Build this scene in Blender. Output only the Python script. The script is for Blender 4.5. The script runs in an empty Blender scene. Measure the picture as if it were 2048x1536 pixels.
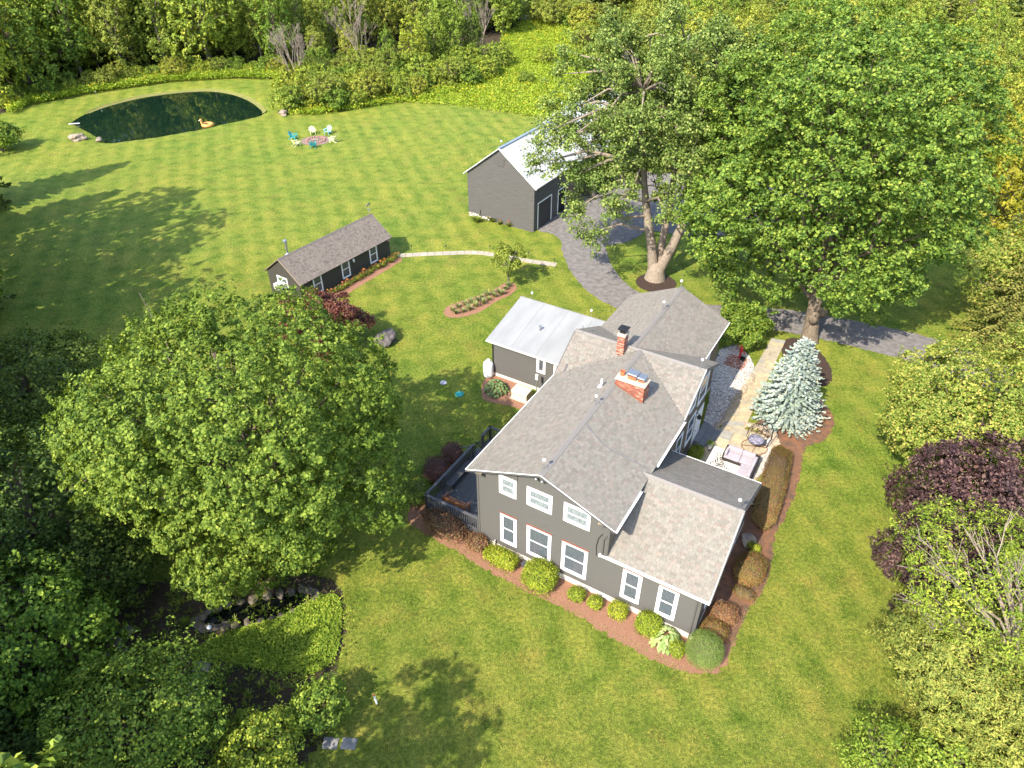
import bpy, bmesh, math, random
import numpy as np
from mathutils import Vector, Matrix
from mathutils.geometry import tessellate_polygon

S = bpy.context.scene
COL = S.collection
R = math.radians

# ------------------------------------------------------------------ camera, sky, sun, exposure
CAM_H, PITCH, FPX = 30.0, 0.647, 1419.2
cd = bpy.data.cameras.new('camera')
cam = bpy.data.objects.new('camera', cd)
COL.objects.link(cam)
cam.location = (0, 0, CAM_H)
cam.rotation_euler = (math.pi / 2 - PITCH, 0, 0)
cd.sensor_width = 36.0
cd.lens = FPX / 2048 * 36.0
cd.clip_start = 0.5
cd.clip_end = 4000
S.camera = cam

SUN_TRAVEL = Vector((0.655, 0.81, -1.0)).normalized()
w = bpy.data.worlds.new('World')
S.world = w
w.use_nodes = True
nt = w.node_tree
nt.nodes.clear()
sky = nt.nodes.new('ShaderNodeTexSky')
sky.sky_type = 'NISHITA'
sky.sun_disc = False
sky.sun_elevation = math.asin(-SUN_TRAVEL.z)
sky.sun_rotation = math.atan2(-SUN_TRAVEL.x, -SUN_TRAVEL.y)
bg = nt.nodes.new('ShaderNodeBackground')
bg.inputs[1].default_value = 0.15
wo = nt.nodes.new('ShaderNodeOutputWorld')
nt.links.new(sky.outputs[0], bg.inputs[0])
nt.links.new(bg.outputs[0], wo.inputs[0])

sl = bpy.data.lights.new('sun', 'SUN')
sl.energy = 3.1
sl.angle = R(0.53)
sl.color = (1.0, 0.93, 0.80)
so = bpy.data.objects.new('sun', sl)
COL.objects.link(so)
so.location = (-60, -70, 90)
so.rotation_euler = SUN_TRAVEL.to_track_quat('-Z', 'Y').to_euler()

S.view_settings.view_transform = 'Standard'
S.view_settings.look = 'None'
S.view_settings.gamma = 1.0
S.view_settings.use_curve_mapping = False
S.view_settings.exposure = 1.76
S.render.engine = 'CYCLES'
S.cycles.max_bounces = 6
S.cycles.diffuse_bounces = 3
S.cycles.transmission_bounces = 4
S.cycles.use_denoising = True
S.cycles.use_adaptive_sampling = True
S.cycles.adaptive_threshold = 0.02

# ------------------------------------------------------------------ measuring helpers
_ct, _st = math.cos(PITCH), math.sin(PITCH)
def spot(x, y, z=0.0):
    """a place measured on the survey photograph (2048 x 1536) -> metres on the level z"""
    a, b = (x - 1024) / FPX, -(y - 768) / FPX
    d = (a, _ct + b * _st, -_st + b * _ct)
    s = (z - CAM_H) / d[2]
    return Vector((d[0] * s, d[1] * s, z))
def spots(pts, z=0.0):
    return [spot(x, y, z) for x, y in pts]

# ------------------------------------------------------------------ object helpers
def tag(o, label=None, cat=None, group=None, kind=None):
    if label: o['label'] = label
    if cat: o['category'] = cat
    if group: o['group'] = group
    if kind: o['kind'] = kind
    return o
def link(name, data, parent=None):
    o = bpy.data.objects.new(name, data)
    COL.objects.link(o)
    if parent is not None: o.parent = parent
    return o
def thing(name, label, cat, loc=(0, 0, 0), rz=0.0, group=None):
    o = link(name, None)
    o.empty_display_size = 0.3
    o.location = loc
    o.rotation_euler = (0, 0, rz)
    return tag(o, label, cat, group)
def kids(o):
    return [c for c in ALLKIDS.get(o.name, [])]
ALLKIDS = {}
def dup(root, loc, rz=0.0, scale=1.0, label=None, group=None):
    r = root.copy(); COL.objects.link(r)
    r.location = loc; r.rotation_euler = (0, 0, rz)
    r.scale = (scale,) * 3 if not isinstance(scale, tuple) else scale
    if label: r['label'] = label
    if group: r['group'] = group
    for ch in root.children:
        c = ch.copy(); COL.objects.link(c); c.parent = r
        for gch in ch.children:
            d = gch.copy(); COL.objects.link(d); d.parent = c
    return r

class MB:
    def __init__(s): s.v = []; s.f = []; s.m = []; s.c = []
    def face(s, pts, m=0, c=None):
        i = len(s.v); s.v += [tuple(p) for p in pts]; s.f.append(tuple(range(i, i + len(pts)))); s.m.append(m); s.c.append(c)
    def poly(s, V, F, m=0, c=None):
        i = len(s.v); s.v += [tuple(p) for p in V]
        for f in F: s.f.append(tuple(i + k for k in f)); s.m.append(m); s.c.append(c)
    def box(s, x0, y0, z0, x1, y1, z1, m=0, c=None, M=None):
        V = [(x, y, z) for z in (z0, z1) for y in (y0, y1) for x in (x0, x1)]
        if M is not None: V = [M @ Vector(p) for p in V]
        s.poly(V, [(0, 2, 3, 1), (4, 5, 7, 6), (0, 1, 5, 4), (2, 6, 7, 3), (0, 4, 6, 2), (1, 3, 7, 5)], m, c)
    def prism(s, pts, vec, m=0, c=None):
        n = len(pts); vec = Vector(vec)
        V = [Vector(p) for p in pts] + [Vector(p) + vec for p in pts]
        F = [tuple(range(n))[::-1], tuple(range(n, 2 * n))] + [(i, (i + 1) % n, (i + 1) % n + n, i + n) for i in range(n)]
        s.poly(V, F, m, c)
    def bar(s, a, b, wd, th, m=0, c=None, up=(0, 0, 1)):
        a, b = Vector(a), Vector(b); d = (b - a)
        if d.length < 1e-6: return
        d.normalize(); up = Vector(up)
        if abs(d.dot(up)) > .98: up = Vector((1, 0, 0))
        x = d.cross(up).normalized(); y = x.cross(d).normalized()
        q = [x * sx * wd / 2 + y * sy * th / 2 for sx, sy in ((-1, -1), (1, -1), (1, 1), (-1, 1))]
        s.poly([a + k for k in q] + [b + k for k in q], [(3, 2, 1, 0), (4, 5, 6, 7), (0, 1, 5, 4), (1, 2, 6, 5), (2, 3, 7, 6), (3, 0, 4, 7)], m, c)
    def tube(s, pts, rad, n=6, m=0, c=None, cap=True, closed=False):
        pts = [Vector(p) for p in pts]; k = len(pts)
        if not hasattr(rad, '__len__'): rad = [rad] * k
        rings = []; ref = None
        for i, p in enumerate(pts):
            if closed: d = pts[(i + 1) % k] - pts[i - 1]
            else: d = pts[min(i + 1, k - 1)] - pts[max(i - 1, 0)]
            if d.length < 1e-9: d = Vector((0, 0, 1))
            d.normalize()
            if ref is None:
                ref = Vector((1, 0, 0)) if abs(d.x) < .9 else Vector((0, 1, 0))
            x = (ref - d * ref.dot(d)).normalized(); ref = x; y = d.cross(x)
            rings.append([p + (x * math.cos(2 * math.pi * j / n) + y * math.sin(2 * math.pi * j / n)) * rad[i] for j in range(n)])
        V = [q for r_ in rings for q in r_]; F = []
        for i in range(k if closed else k - 1):
            i2 = (i + 1) % k
            for j in range(n):
                F.append((i * n + j, i * n + (j + 1) % n, i2 * n + (j + 1) % n, i2 * n + j))
        if cap and not closed:
            F.append(tuple(range(n))[::-1]); F.append(tuple((k - 1) * n + j for j in range(n)))
        s.poly(V, F, m, c)
    def lathe(s, prof, n=12, m=0, c=None, M=None):
        V = []; F = []
        for r_, z in prof:
            for j in range(n):
                a = 2 * math.pi * j / n; V.append(Vector((r_ * math.cos(a), r_ * math.sin(a), z)))
        if M is not None: V = [M @ v for v in V]
        for i in range(len(prof) - 1):
            for j in range(n):
                F.append((i * n + j, i * n + (j + 1) % n, (i + 1) * n + (j + 1) % n, (i + 1) * n + j))
        if prof[0][0] > 1e-4: F.append(tuple(range(n))[::-1])
        if prof[-1][0] > 1e-4: F.append(tuple((len(prof) - 1) * n + j for j in range(n)))
        s.poly(V, F, m, c)
    def ball(s, cen, r_, n=10, k=6, m=0, c=None, sc=(1, 1, 1)):
        M = Matrix.Translation(cen) @ Matrix.Diagonal((sc[0], sc[1], sc[2], 1))
        s.lathe([(max(r_ * math.sin(math.pi * i / k), 1e-5), -r_ * math.cos(math.pi * i / k)) for i in range(k + 1)], n, m, c, M)
    def mesh(s, name, mats, smooth=False):
        me = bpy.data.meshes.new(name)
        me.from_pydata(s.v, [], s.f)
        if not isinstance(mats, (list, tuple)): mats = [mats]
        for mm in mats: me.materials.append(mm)
        if any(s.m): me.polygons.foreach_set('material_index', s.m)
        if any(c is not None for c in s.c):
            at = me.color_attributes.new('tint', 'FLOAT_COLOR', 'CORNER')
            arr = []
            for f, c in zip(s.f, s.c):
                c = c or (1, 1, 1); arr += [c[0], c[1], c[2], 1.0] * len(f)
            at.data.foreach_set('color', arr)
        if smooth: me.polygons.foreach_set('use_smooth', [True] * len(s.f))
        me.update()
        return me
    def build(s, name, mats, parent=None, smooth=False):
        return link(name, s.mesh(name, mats, smooth), parent)

def np_mesh(name, V, T, mats, mi=None, tint=None, smooth=False):
    """V (n,3), T (m,3) triangles"""
    me = bpy.data.meshes.new(name)
    V = np.asarray(V, np.float32); T = np.asarray(T, np.int32)
    me.vertices.add(len(V)); me.vertices.foreach_set('co', V.ravel())
    me.loops.add(T.size); me.loops.foreach_set('vertex_index', T.ravel())
    me.polygons.add(len(T)); me.polygons.foreach_set('loop_start', np.arange(0, T.size, 3, dtype=np.int32))
    if not isinstance(mats, (list, tuple)): mats = [mats]
    for mm in mats: me.materials.append(mm)
    if mi is not None: me.polygons.foreach_set('material_index', np.asarray(mi, np.int32))
    if tint is not None:
        at = me.color_attributes.new('tint', 'FLOAT_COLOR', 'POINT')
        at.data.foreach_set('color', np.concatenate([tint, np.ones((len(tint), 1))], 1).astype(np.float32).ravel())
    if smooth: me.polygons.foreach_set('use_smooth', np.ones(len(T), bool))
    me.update(calc_edges=True)
    return me

# ------------------------------------------------------------------ materials
def _n(nt, t, **kw):
    n = nt.nodes.new(t)
    for k, v in kw.items():
        if hasattr(n, k): setattr(n, k, v)
    return n
def noise(nt, vec, scale, detail=4, rough=.55, dist=0.0):
    n = nt.nodes.new('ShaderNodeTexNoise')
    n.inputs['Scale'].default_value = scale; n.inputs['Detail'].default_value = detail
    n.inputs['Roughness'].default_value = rough; n.inputs['Distortion'].default_value = dist
    if vec is not None: nt.links.new(vec, n.inputs['Vector'])
    return n.outputs[0]
def ramp(nt, fac, stops):
    n = nt.nodes.new('ShaderNodeValToRGB')
    e = n.color_ramp.elements
    while len(e) < len(stops): e.new(.5)
    for k, (p_, c_) in enumerate(stops):
        e[k].position = p_; e[k].color = (*c_, 1)
    nt.links.new(fac, n.inputs[0])
    return n.outputs[0]
def mixc(nt, fac, a, b, mode='MIX'):
    n = nt.nodes.new('ShaderNodeMix'); n.data_type = 'RGBA'; n.blend_type = mode
    for sk, v in ((n.inputs[0], fac), (n.inputs[6], a), (n.inputs[7], b)):
        if isinstance(v, (int, float)): sk.default_value = v
        elif isinstance(v, tuple): sk.default_value = (*v, 1)
        else: nt.links.new(v, sk)
    return n.outputs[2]
def math_(nt, op, a, b=None, clamp=False):
    n = nt.nodes.new('ShaderNodeMath'); n.operation = op; n.use_clamp = clamp
    for sk, v in ((n.inputs[0], a), (n.inputs[1], b)):
        if v is None: continue
        if isinstance(v, (int, float)): sk.default_value = v
        else: nt.links.new(v, sk)
    return n.outputs[0]
def newmat(name):
    m = bpy.data.materials.new(name); m.use_nodes = True
    nt = m.node_tree; nt.nodes.clear()
    out = nt.nodes.new('ShaderNodeOutputMaterial')
    b = nt.nodes.new('ShaderNodeBsdfPrincipled')
    nt.links.new(b.outputs[0], out.inputs[0])
    return m, nt, b, out
def bump(nt, b, h, strength=.3, dist=.02):
    n = nt.nodes.new('ShaderNodeBump'); n.inputs['Strength'].default_value = strength; n.inputs['Distance'].default_value = dist
    nt.links.new(h, n.inputs['Height']); nt.links.new(n.outputs[0], b.inputs['Normal'])
def pm(name, c1, c2=None, scale=3.0, rough=.7, bmp=0.0, tint=False, metal=0.0, spec=.35, stretch=None, detail=5, isl=0.0, bscale=None, bdist=.01):
    """procedural surface: two tones mixed by noise, optional per-piece tint and fine relief"""
    m, nt, b, out = newmat(name)
    tc = nt.nodes.new('ShaderNodeTexCoord'); vec = tc.outputs['Object']
    if stretch:
        mp = nt.nodes.new('ShaderNodeMapping'); mp.inputs['Scale'].default_value = stretch
        nt.links.new(vec, mp.inputs[0]); vec = mp.outputs[0]
    c2 = c2 or tuple(x * .8 for x in c1)
    f = noise(nt, vec, scale, detail)
    col = ramp(nt, f, [(.32, c2), (.68, c1)])
    if tint:
        a = nt.nodes.new('ShaderNodeAttribute'); a.attribute_name = 'tint'
        col = mixc(nt, 1.0, col, a.outputs['Color'], 'MULTIPLY')
    if isl:
        gm = nt.nodes.new('ShaderNodeNewGeometry')
        v = math_(nt, 'MULTIPLY_ADD', gm.outputs['Random Per Island'], isl * 2)
        v.node.inputs[2].default_value = 1 - isl
        cb = nt.nodes.new('ShaderNodeCombineColor')
        for k in range(3): nt.links.new(v, cb.inputs[k])
        col = mixc(nt, 1.0, col, cb.outputs[0], 'MULTIPLY')
    nt.links.new(col, b.inputs['Base Color'])
    b.inputs['Roughness'].default_value = rough; b.inputs['Metallic'].default_value = metal
    b.inputs['Specular IOR Level'].default_value = spec
    if bmp: bump(nt, b, noise(nt, vec, bscale or scale * 6, 3), bmp, bdist)
    return m
def leafmat(name, cols, trans=.28, rough=.55, spec=.3, objvar=.15, tcol=None, gain=(1.0, 1.0, 1.0)):
    """leaf: tone picked per leaf, shifted a little per plant, some light let through"""
    m, nt, b, out = newmat(name)
    gm = nt.nodes.new('ShaderNodeNewGeometry')
    rough = max(rough, .6); spec = spec * .5
    n = len(cols); cols = [tuple(c * g * (.74 + .56 * i / max(n - 1, 1)) * (1.0, 1.0, 1.05)[k] for k, (c, g) in enumerate(zip(cc, gain))) for i, cc in enumerate(cols)]
    col = ramp(nt, gm.outputs['Random Per Island'], [(i / max(n - 1, 1), c) for i, c in enumerate(cols)])
    tc = nt.nodes.new('ShaderNodeTexCoord')
    f = noise(nt, tc.outputs['Object'], .55, 3)
    big = ramp(nt, f, [(.3, (.72, .78, .7)), (.7, (1.22, 1.16, 1.1))])
    col = mixc(nt, 1.0, col, big, 'MULTIPLY')
    oi = nt.nodes.new('ShaderNodeObjectInfo')
    ov = ramp(nt, oi.outputs['Random'], [(0, (1 - objvar, 1 - objvar * .6, 1 - objvar)), (.5, (1, 1, 1)), (1, (1 + objvar * 1.5, 1 + objvar * .8, 1 - objvar * .2))])
    col = mixc(nt, 1.0, col, ov, 'MULTIPLY')
    nt.links.new(col, b.inputs['Base Color'])
    b.inputs['Roughness'].default_value = rough
    b.inputs['Specular IOR Level'].default_value = spec
    t = nt.nodes.new('ShaderNodeBsdfTranslucent')
    tcl = mixc(nt, 1.0, col, tcol or (1.5, 1.35, .5), 'MULTIPLY')
    nt.links.new(tcl, t.inputs[0])
    mx = nt.nodes.new('ShaderNodeMixShader'); mx.inputs[0].default_value = trans
    nt.links.new(b.outputs[0], mx.inputs[1]); nt.links.new(t.outputs[0], mx.inputs[2])
    nt.links.new(mx.outputs[0], out.inputs[0])
    return m

def lawn_material():
    m, nt, b, out = newmat('mown_grass')
    tc = nt.nodes.new('ShaderNodeTexCoord'); vec = tc.outputs['Object']
    big = noise(nt, vec, .11, 4, .6)
    mid = noise(nt, vec, .75, 5, .62)
    fine = noise(nt, vec, 5.5, 6, .7)
    vfine = noise(nt, vec, 22, 3, .7)
    c = ramp(nt, big, [(.3, (.145, .205, .028)), (.7, (.215, .238, .036))])
    # drier olive turf south of the house, fresher green towards the pond
    sx = nt.nodes.new('ShaderNodeSeparateXYZ'); nt.links.new(vec, sx.inputs[0])
    wob_ = noise(nt, vec, .06, 3); yy = math_(nt, 'ADD', sx.outputs[1], math_(nt, 'MULTIPLY', wob_, 26))
    dry = ramp(nt, math_(nt, 'DIVIDE', yy, 80), [(.34, (1, 1, 1)), (.56, (0, 0, 0))])
    c = mixc(nt, math_(nt, 'MULTIPLY', dry, .6), c, (.175, .190, .034))
    c2 = ramp(nt, mid, [(.3, (.50, .66, .42)), (.5, (1, 1, 1)), (.7, (1.36, 1.14, 1.3))])
    c = mixc(nt, 1.0, c, c2, 'MULTIPLY')
    # dry tan flecks
    dr = noise(nt, vec, .42, 6, .7)
    drf = ramp(nt, dr, [(.52, (0, 0, 0)), (.72, (1, 1, 1))])
    c = mixc(nt, math_(nt, 'MULTIPLY', drf, .5), c, (.24, .18, .05))
    c3 = ramp(nt, fine, [(.3, (.36, .44, .32)), (.5, (.96, 1, .92)), (.7, (1.75, 1.6, 1.5))])
    c = mixc(nt, .9, c, mixc(nt, 1.0, c, c3, 'MULTIPLY'))
    c4 = ramp(nt, vfine, [(.32, (.45, .5, .4)), (.68, (1.6, 1.5, 1.4))])
    c = mixc(nt, .7, c, mixc(nt, 1.0, c, c4, 'MULTIPLY'))
    # mower stripes, bent grass in slightly fanning lanes
    mp = nt.nodes.new('ShaderNodeMapping'); mp.inputs['Rotation'].default_value = (0, 0, R(-19.3)); nt.links.new(vec, mp.inputs[0])
    wv = nt.nodes.new('ShaderNodeTexWave'); wv.bands_direction = 'X'; wv.inputs['Scale'].default_value = .15
    wv.inputs['Distortion'].default_value = .6; wv.inputs['Detail'].default_value = 1; wv.inputs['Detail Scale'].default_value = .25
    nt.links.new(mp.outputs[0], wv.inputs['Vector'])
    sp = ramp(nt, wv.outputs[0], [(.2, (.80, .86, .78)), (.8, (1.22, 1.13, 1.2))])
    c = mixc(nt, .48, c, mixc(nt, 1.0, c, sp, 'MULTIPLY'))
    nt.links.new(c, b.inputs['Base Color'])
    b.inputs['Roughness'].default_value = .8; b.inputs['Specular IOR Level'].default_value = .15
    h = math_(nt, 'ADD', fine, math_(nt, 'MULTIPLY', vfine, .7))
    bump(nt, b, h, .9, .12)
    return m

M = {}
M['lawn'] = lawn_material()
M['siding'] = pm('grey_painted_clapboard', (.098, .092, .085), (.087, .082, .076), 6, .62, .12, stretch=(.4, .4, 3))
M['barnboard'] = pm('grey_barn_board', (.098, .091, .083), (.064, .060, .056), 4, .75, .3, stretch=(.25, .25, 5), isl=.0)
M['darkwood'] = pm('dark_stained_timber', (.05, .048, .046), (.03, .029, .029), 8, .7, .2)
M['shingle'] = pm('asphalt_shingle', (1.12, 1.1, 1.08), (.84, .84, .84), 26, .9, .5, tint=True, spec=.2, bscale=150)
M['shinglebase'] = pm('roof_underlay', (.10, .095, .088), (.08, .075, .07), 10, .9)
M['ridge'] = pm('ridge_shingle', (.20, .18, .162), (.17, .153, .138), 14, .9, .3)
M['white'] = pm('white_trim_paint', (.80, .80, .78), (.74, .74, .72), 5, .45)
M['cream'] = pm('cream_foundation_paint', (.66, .60, .50), (.50, .44, .36), 4, .8, .3)
M['rust'] = pm('red_brown_flashing', (.24, .085, .05), (.17, .06, .04), 9, .55)
M['metalroof'] = pm('pale_metal_roof', (.27, .27, .265), (.215, .217, .215), 1.1, .5, 0, spec=.3, stretch=(1, .25, 1), detail=7)
M['whiteroof'] = pm('white_metal_roof', (.50, .49, .475), (.42, .415, .40), 1.2, .55, spec=.3)
M['steel'] = pm('galvanised_steel', (.45, .46, .48), (.33, .34, .36), 9, .35, metal=.8)
M['black'] = pm('black_metal', (.022, .022, .024), (.012, .012, .013), 9, .45)
M['brick'] = pm('chimney_brick', (1.1, 1.1, 1.1), (.8, .8, .8), 18, .85, .4, tint=True)
M['mortar'] = pm('mortar', (.46, .40, .33), (.36, .31, .25), 20, .95, .3)
M['clay'] = pm('terracotta_flue', (.42, .14, .06), (.32, .10, .045), 8, .8)
M['concrete'] = pm('pale_concrete', (.52, .45, .35), (.40, .34, .26), 9, .9, .3)
M['porcelain'] = pm('white_glass_ball', (.82, .83, .84), (.78, .79, .8), 3, .15)
M['deck'] = pm('grey_deck_paint', (.085, .083, .082), (.066, .065, .066), 10, .6, .15, stretch=(6, .4, 1))
M['brownwood'] = pm('brown_bench_wood', (.27, .115, .05), (.17, .07, .03), 7, .6, .2)
M['openingshade'] = pm('painted_interior_shade', (.012, .011, .010), (.008, .008, .008), 3, .9)  # near-black colour standing in for the shade inside barn openings
M['curtain'] = pm('lace_curtain', (.50, .53, .53), (.36, .40, .42), 7, .9, stretch=(9, 9, 1.2))
def glass_mat(name, c1, c2, rough=.06):
    m = pm(name, c1, c2, 1.7, rough, spec=.6)
    return m
M['glass'] = glass_mat('window_glass', (.085, .095, .105), (.055, .062, .072))
M['glasslace'] = pm('glass_with_lace_behind', (.27, .30, .31), (.10, .12, .135), 5, .12, spec=.6, stretch=(6, 6, 1.0))
M['glasscurtain'] = pm('glass_with_curtain_behind', (.10, .115, .135), (.065, .076, .088), 5, .12, spec=.6, stretch=(6, 6, 1.0))
M['gravel'] = pm('grey_gravel', (.205, .185, .172), (.120, .108, .100), 2.2, .95, .8, spec=.15, detail=8, bscale=60, bdist=.03)
M['redmulch'] = pm('red_wood_mulch', (.36, .185, .115), (.21, .11, .07), 16, .95, 1.0, spec=.1, detail=8, bscale=40, bdist=.05)
M['darkmulch'] = pm('dark_bark_mulch', (.085, .055, .042), (.035, .024, .02), 16, .95, 1.0, spec=.1, detail=8, bscale=40, bdist=.05)
M['earth'] = pm('woodland_soil', (.075, .055, .035), (.03, .024, .015), 1.3, .95, .9, spec=.1, detail=9, bscale=12, bdist=.08)
M['dryearth'] = pm('dry_bank_soil', (.25, .185, .10), (.15, .13, .055), 2.2, .95, .7, spec=.1, detail=9, bscale=20)
M['flag'] = pm('sandstone_flag', (1.08, 1.06, 1.02), (.78, .78, .80), 3.2, .85, .35, tint=True, detail=8, bscale=30)
M['stone'] = pm('field_stone', (.34, .27, .20), (.16, .125, .10), 5, .9, .7, detail=8, bscale=14, bdist=.03)
M['palestone'] = pm('pale_river_stone', (1, 1, 1), (.75, .75, .75), 12, .8, .3, tint=True)
M['bark'] = pm('tree_bark', (.24, .185, .13), (.075, .057, .042), 3.5, .95, 1.0, stretch=(4, 4, .7), detail=9, bscale=8, bdist=.05)
M['palebark'] = pm('bleached_bark', (.29, .235, .18), (.17, .13, .10), 5, .95, .6, stretch=(3, 3, .6))
M['twig'] = pm('brown_twig', (.13, .09, .06), (.07, .05, .035), 8, .95)
# foliage tones (per-leaf)
M['maple'] = leafmat('maple_leaf', [(.050, .098, .016), (.078, .138, .022), (.105, .165, .026), (.135, .185, .034)], gain=(1.8, 1.5, 1.35))
M['bigmaple'] = leafmat('glossy_maple_leaf', [(.040, .092, .014), (.058, .122, .017), (.085, .150, .021), (.125, .175, .03)], .25, .42, .5, gain=(1.65, 1.42, 1.3))
M['silver'] = leafmat('grey_green_leaf', [(.045, .070, .018), (.070, .102, .026), (.100, .128, .035), (.150, .155, .06)], .2, .5, .45, gain=(1.7, 1.75, 1.3))
M['purple'] = leafmat('purple_leaf', [(.022, .011, .014), (.036, .016, .020), (.055, .024, .027), (.10, .055, .05)], .18, .5, .4, tcol=(1.4, .5, .5), gain=(1.5, 1.7, 1.5))
M['redpurple'] = leafmat('red_purple_leaf', [(.055, .017, .016), (.095, .026, .024), (.15, .042, .034), (.07, .045, .02)], .2, .5, .4, tcol=(1.4, .5, .5), gain=(1.15, 1.5, 1.5))
M['goldgreen'] = leafmat('orange_tipped_leaf', [(.070, .115, .022), (.105, .148, .030), (.145, .170, .040), (.195, .160, .060)], .25, .5, gain=(1.6, 1.6, 1.2))
M['locust'] = leafmat('yellow_green_leaf', [(.070, .120, .016), (.105, .160, .020), (.150, .195, .028), (.19, .215, .04)], .3, gain=(1.4, 1.4, 1.2))
M['yellow'] = leafmat('golden_leaf', [(.20, .20, .015), (.26, .245, .02), (.30, .27, .03), (.16, .19, .02)], .3)
M['wood1'] = leafmat('woodland_leaf', [(.040, .075, .016), (.060, .105, .020), (.085, .135, .024), (.12, .155, .03)], .25, objvar=.28, gain=(2.5, 2.15, 1.7))
M['wood2'] = leafmat('pale_woodland_leaf', [(.075, .110, .026), (.105, .140, .03), (.140, .165, .038), (.175, .18, .055)], .25, objvar=.25, gain=(1.85, 1.75, 1.2))
M['wood3'] = leafmat('dark_woodland_leaf', [(.022, .045, .012), (.034, .065, .016), (.05, .085, .02), (.07, .10, .022)], .2, objvar=.2, gain=(1.7, 1.55, 1.3))
M['needle'] = leafmat('conifer_needle', [(.025, .042, .014), (.04, .062, .018), (.06, .082, .022), (.085, .095, .03)], .1, .6, .3, objvar=.2, gain=(2.2, 2.0, 1.6))
M['hemlock'] = leafmat('hemlock_needle', [(.06, .078, .018), (.085, .10, .022), (.115, .12, .03), (.15, .14, .042)], .15, .6, gain=(1.6, 1.5, 1.4))
M['cedar'] = leafmat('cedar_spray', [(.062, .095, .022), (.09, .12, .028), (.12, .145, .034), (.16, .155, .045)], .15, .6, gain=(1.55, 1.55, 1.35))
M['bluespruce'] = leafmat('blue_spruce_needle', [(.20, .255, .235), (.28, .335, .31), (.36, .41, .37), (.30, .30, .20)], .08, .6, .3, tcol=(1, 1, .9), gain=(1.05, 1.08, 1.1))
M['boxwood'] = leafmat('boxwood_leaf', [(.085, .13, .012), (.12, .17, .015), (.17, .205, .018), (.21, .225, .03)], .2, .45, gain=(1.5, 1.45, 1.3))
M['globe'] = leafmat('globe_conifer_needle', [(.075, .125, .03), (.10, .155, .036), (.13, .175, .042), (.14, .17, .05)], .12, .6, gain=(1.6, 1.5, 1.4))
M['barberry'] = leafmat('barberry_leaf', [(.12, .042, .03), (.18, .065, .04), (.13, .10, .04), (.25, .10, .055)], .2, .5, tcol=(1.3, .8, .5), gain=(1.3, 1.5, 1.5))
M['spirea'] = leafmat('spirea_leaf', [(.085, .11, .03), (.20, .07, .042), (.115, .12, .03), (.24, .08, .05), (.10, .11, .028), (.15, .12, .035)], .2, .5, gain=(1.25, 1.3, 1.3))
M['darkshrub'] = leafmat('plum_shrub_leaf', [(.09, .04, .04), (.13, .055, .05), (.17, .08, .065), (.08, .06, .03)], .2, .5, tcol=(1.3, .7, .6), gain=(1.3, 1.3, 1.3))
M['hosta'] = leafmat('hosta_leaf', [(.19, .25, .09), (.24, .29, .11), (.15, .22, .06), (.28, .31, .15)], .2, .4, gain=(1.15, 1.15, 0.9))
M['hostagreen'] = leafmat('green_hosta_leaf', [(.10, .155, .06), (.14, .19, .08), (.17, .21, .075), (.11, .16, .05)], .2, .4)
M['blade'] = leafmat('iris_blade', [(.10, .145, .06), (.15, .19, .09), (.21, .235, .13), (.24, .22, .09)], .2, .5, gain=(1.25, 1.25, 1.0))
M['lily'] = leafmat('daylily_blade', [(.075, .13, .018), (.11, .165, .024), (.16, .195, .03), (.19, .19, .05)], .25, .5, gain=(1.3, 1.25, 1.1))
M['petal'] = leafmat('orange_petal', [(.45, .11, .03), (.55, .16, .06), (.50, .22, .12), (.55, .30, .05)], .3, .6, tcol=(1, 1, 1), gain=(1, 1, 0.8))
M['weed'] = leafmat('tall_weed_leaf', [(.13, .19, .018), (.165, .225, .022), (.205, .25, .028), (.235, .25, .05)], .3, gain=(1.15, 1.3, 1.0))
M['golden'] = leafmat('goldenrod_head', [(.34, .31, .02), (.40, .34, .03), (.28, .28, .035), (.36, .30, .02)], .2, tcol=(1, 1, 1), gain=(1, 1, 0.8))
M['cover'] = leafmat('ground_cover_leaf', [(.075, .14, .016), (.11, .18, .02), (.15, .21, .028), (.19, .225, .04)], .25, .45, gain=(1.6, 1.5, 1.2))
def grass_blade_material():
    m, nt, b, out = newmat('grass_blade')
    gm = nt.nodes.new('ShaderNodeNewGeometry'); tc = nt.nodes.new('ShaderNodeTexCoord'); vec = tc.outputs['Object']
    col = ramp(nt, gm.outputs['Random Per Island'], [(0, (.115, .170, .022)), (.45, (.17, .220, .028)), (.8, (.215, .245, .038)), (1, (.29, .25, .085))])
    a = ramp(nt, noise(nt, vec, .42, 5, .65), [(.32, (.62, .80, .6)), (.5, (1, 1, 1)), (.66, (1.3, 1.06, 1.1))])
    col = mixc(nt, 1.0, col, a, 'MULTIPLY')
    c = ramp(nt, noise(nt, vec, 1.7, 4, .65), [(.3, (.66, .74, .6)), (.7, (1.32, 1.2, 1.2))])
    col = mixc(nt, 1.0, col, c, 'MULTIPLY')
    t_ = ramp(nt, noise(nt, vec, .27, 6, .7), [(.55, (0, 0, 0)), (.74, (1, 1, 1))])
    col = mixc(nt, math_(nt, 'MULTIPLY', t_, .6), col, (.24, .165, .05))
    nt.links.new(col, b.inputs['Base Color']); b.inputs['Roughness'].default_value = .6; b.inputs['Specular IOR Level'].default_value = .2
    t = nt.nodes.new('ShaderNodeBsdfTranslucent'); nt.links.new(mixc(nt, 1.0, col, (1.4, 1.3, .5), 'MULTIPLY'), t.inputs[0])
    mx = nt.nodes.new('ShaderNodeMixShader'); mx.inputs[0].default_value = .3
    nt.links.new(b.outputs[0], mx.inputs[1]); nt.links.new(t.outputs[0], mx.inputs[2]); nt.links.new(mx.outputs[0], out.inputs[0])
    return m
M['grassblade'] = grass_blade_material()
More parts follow.
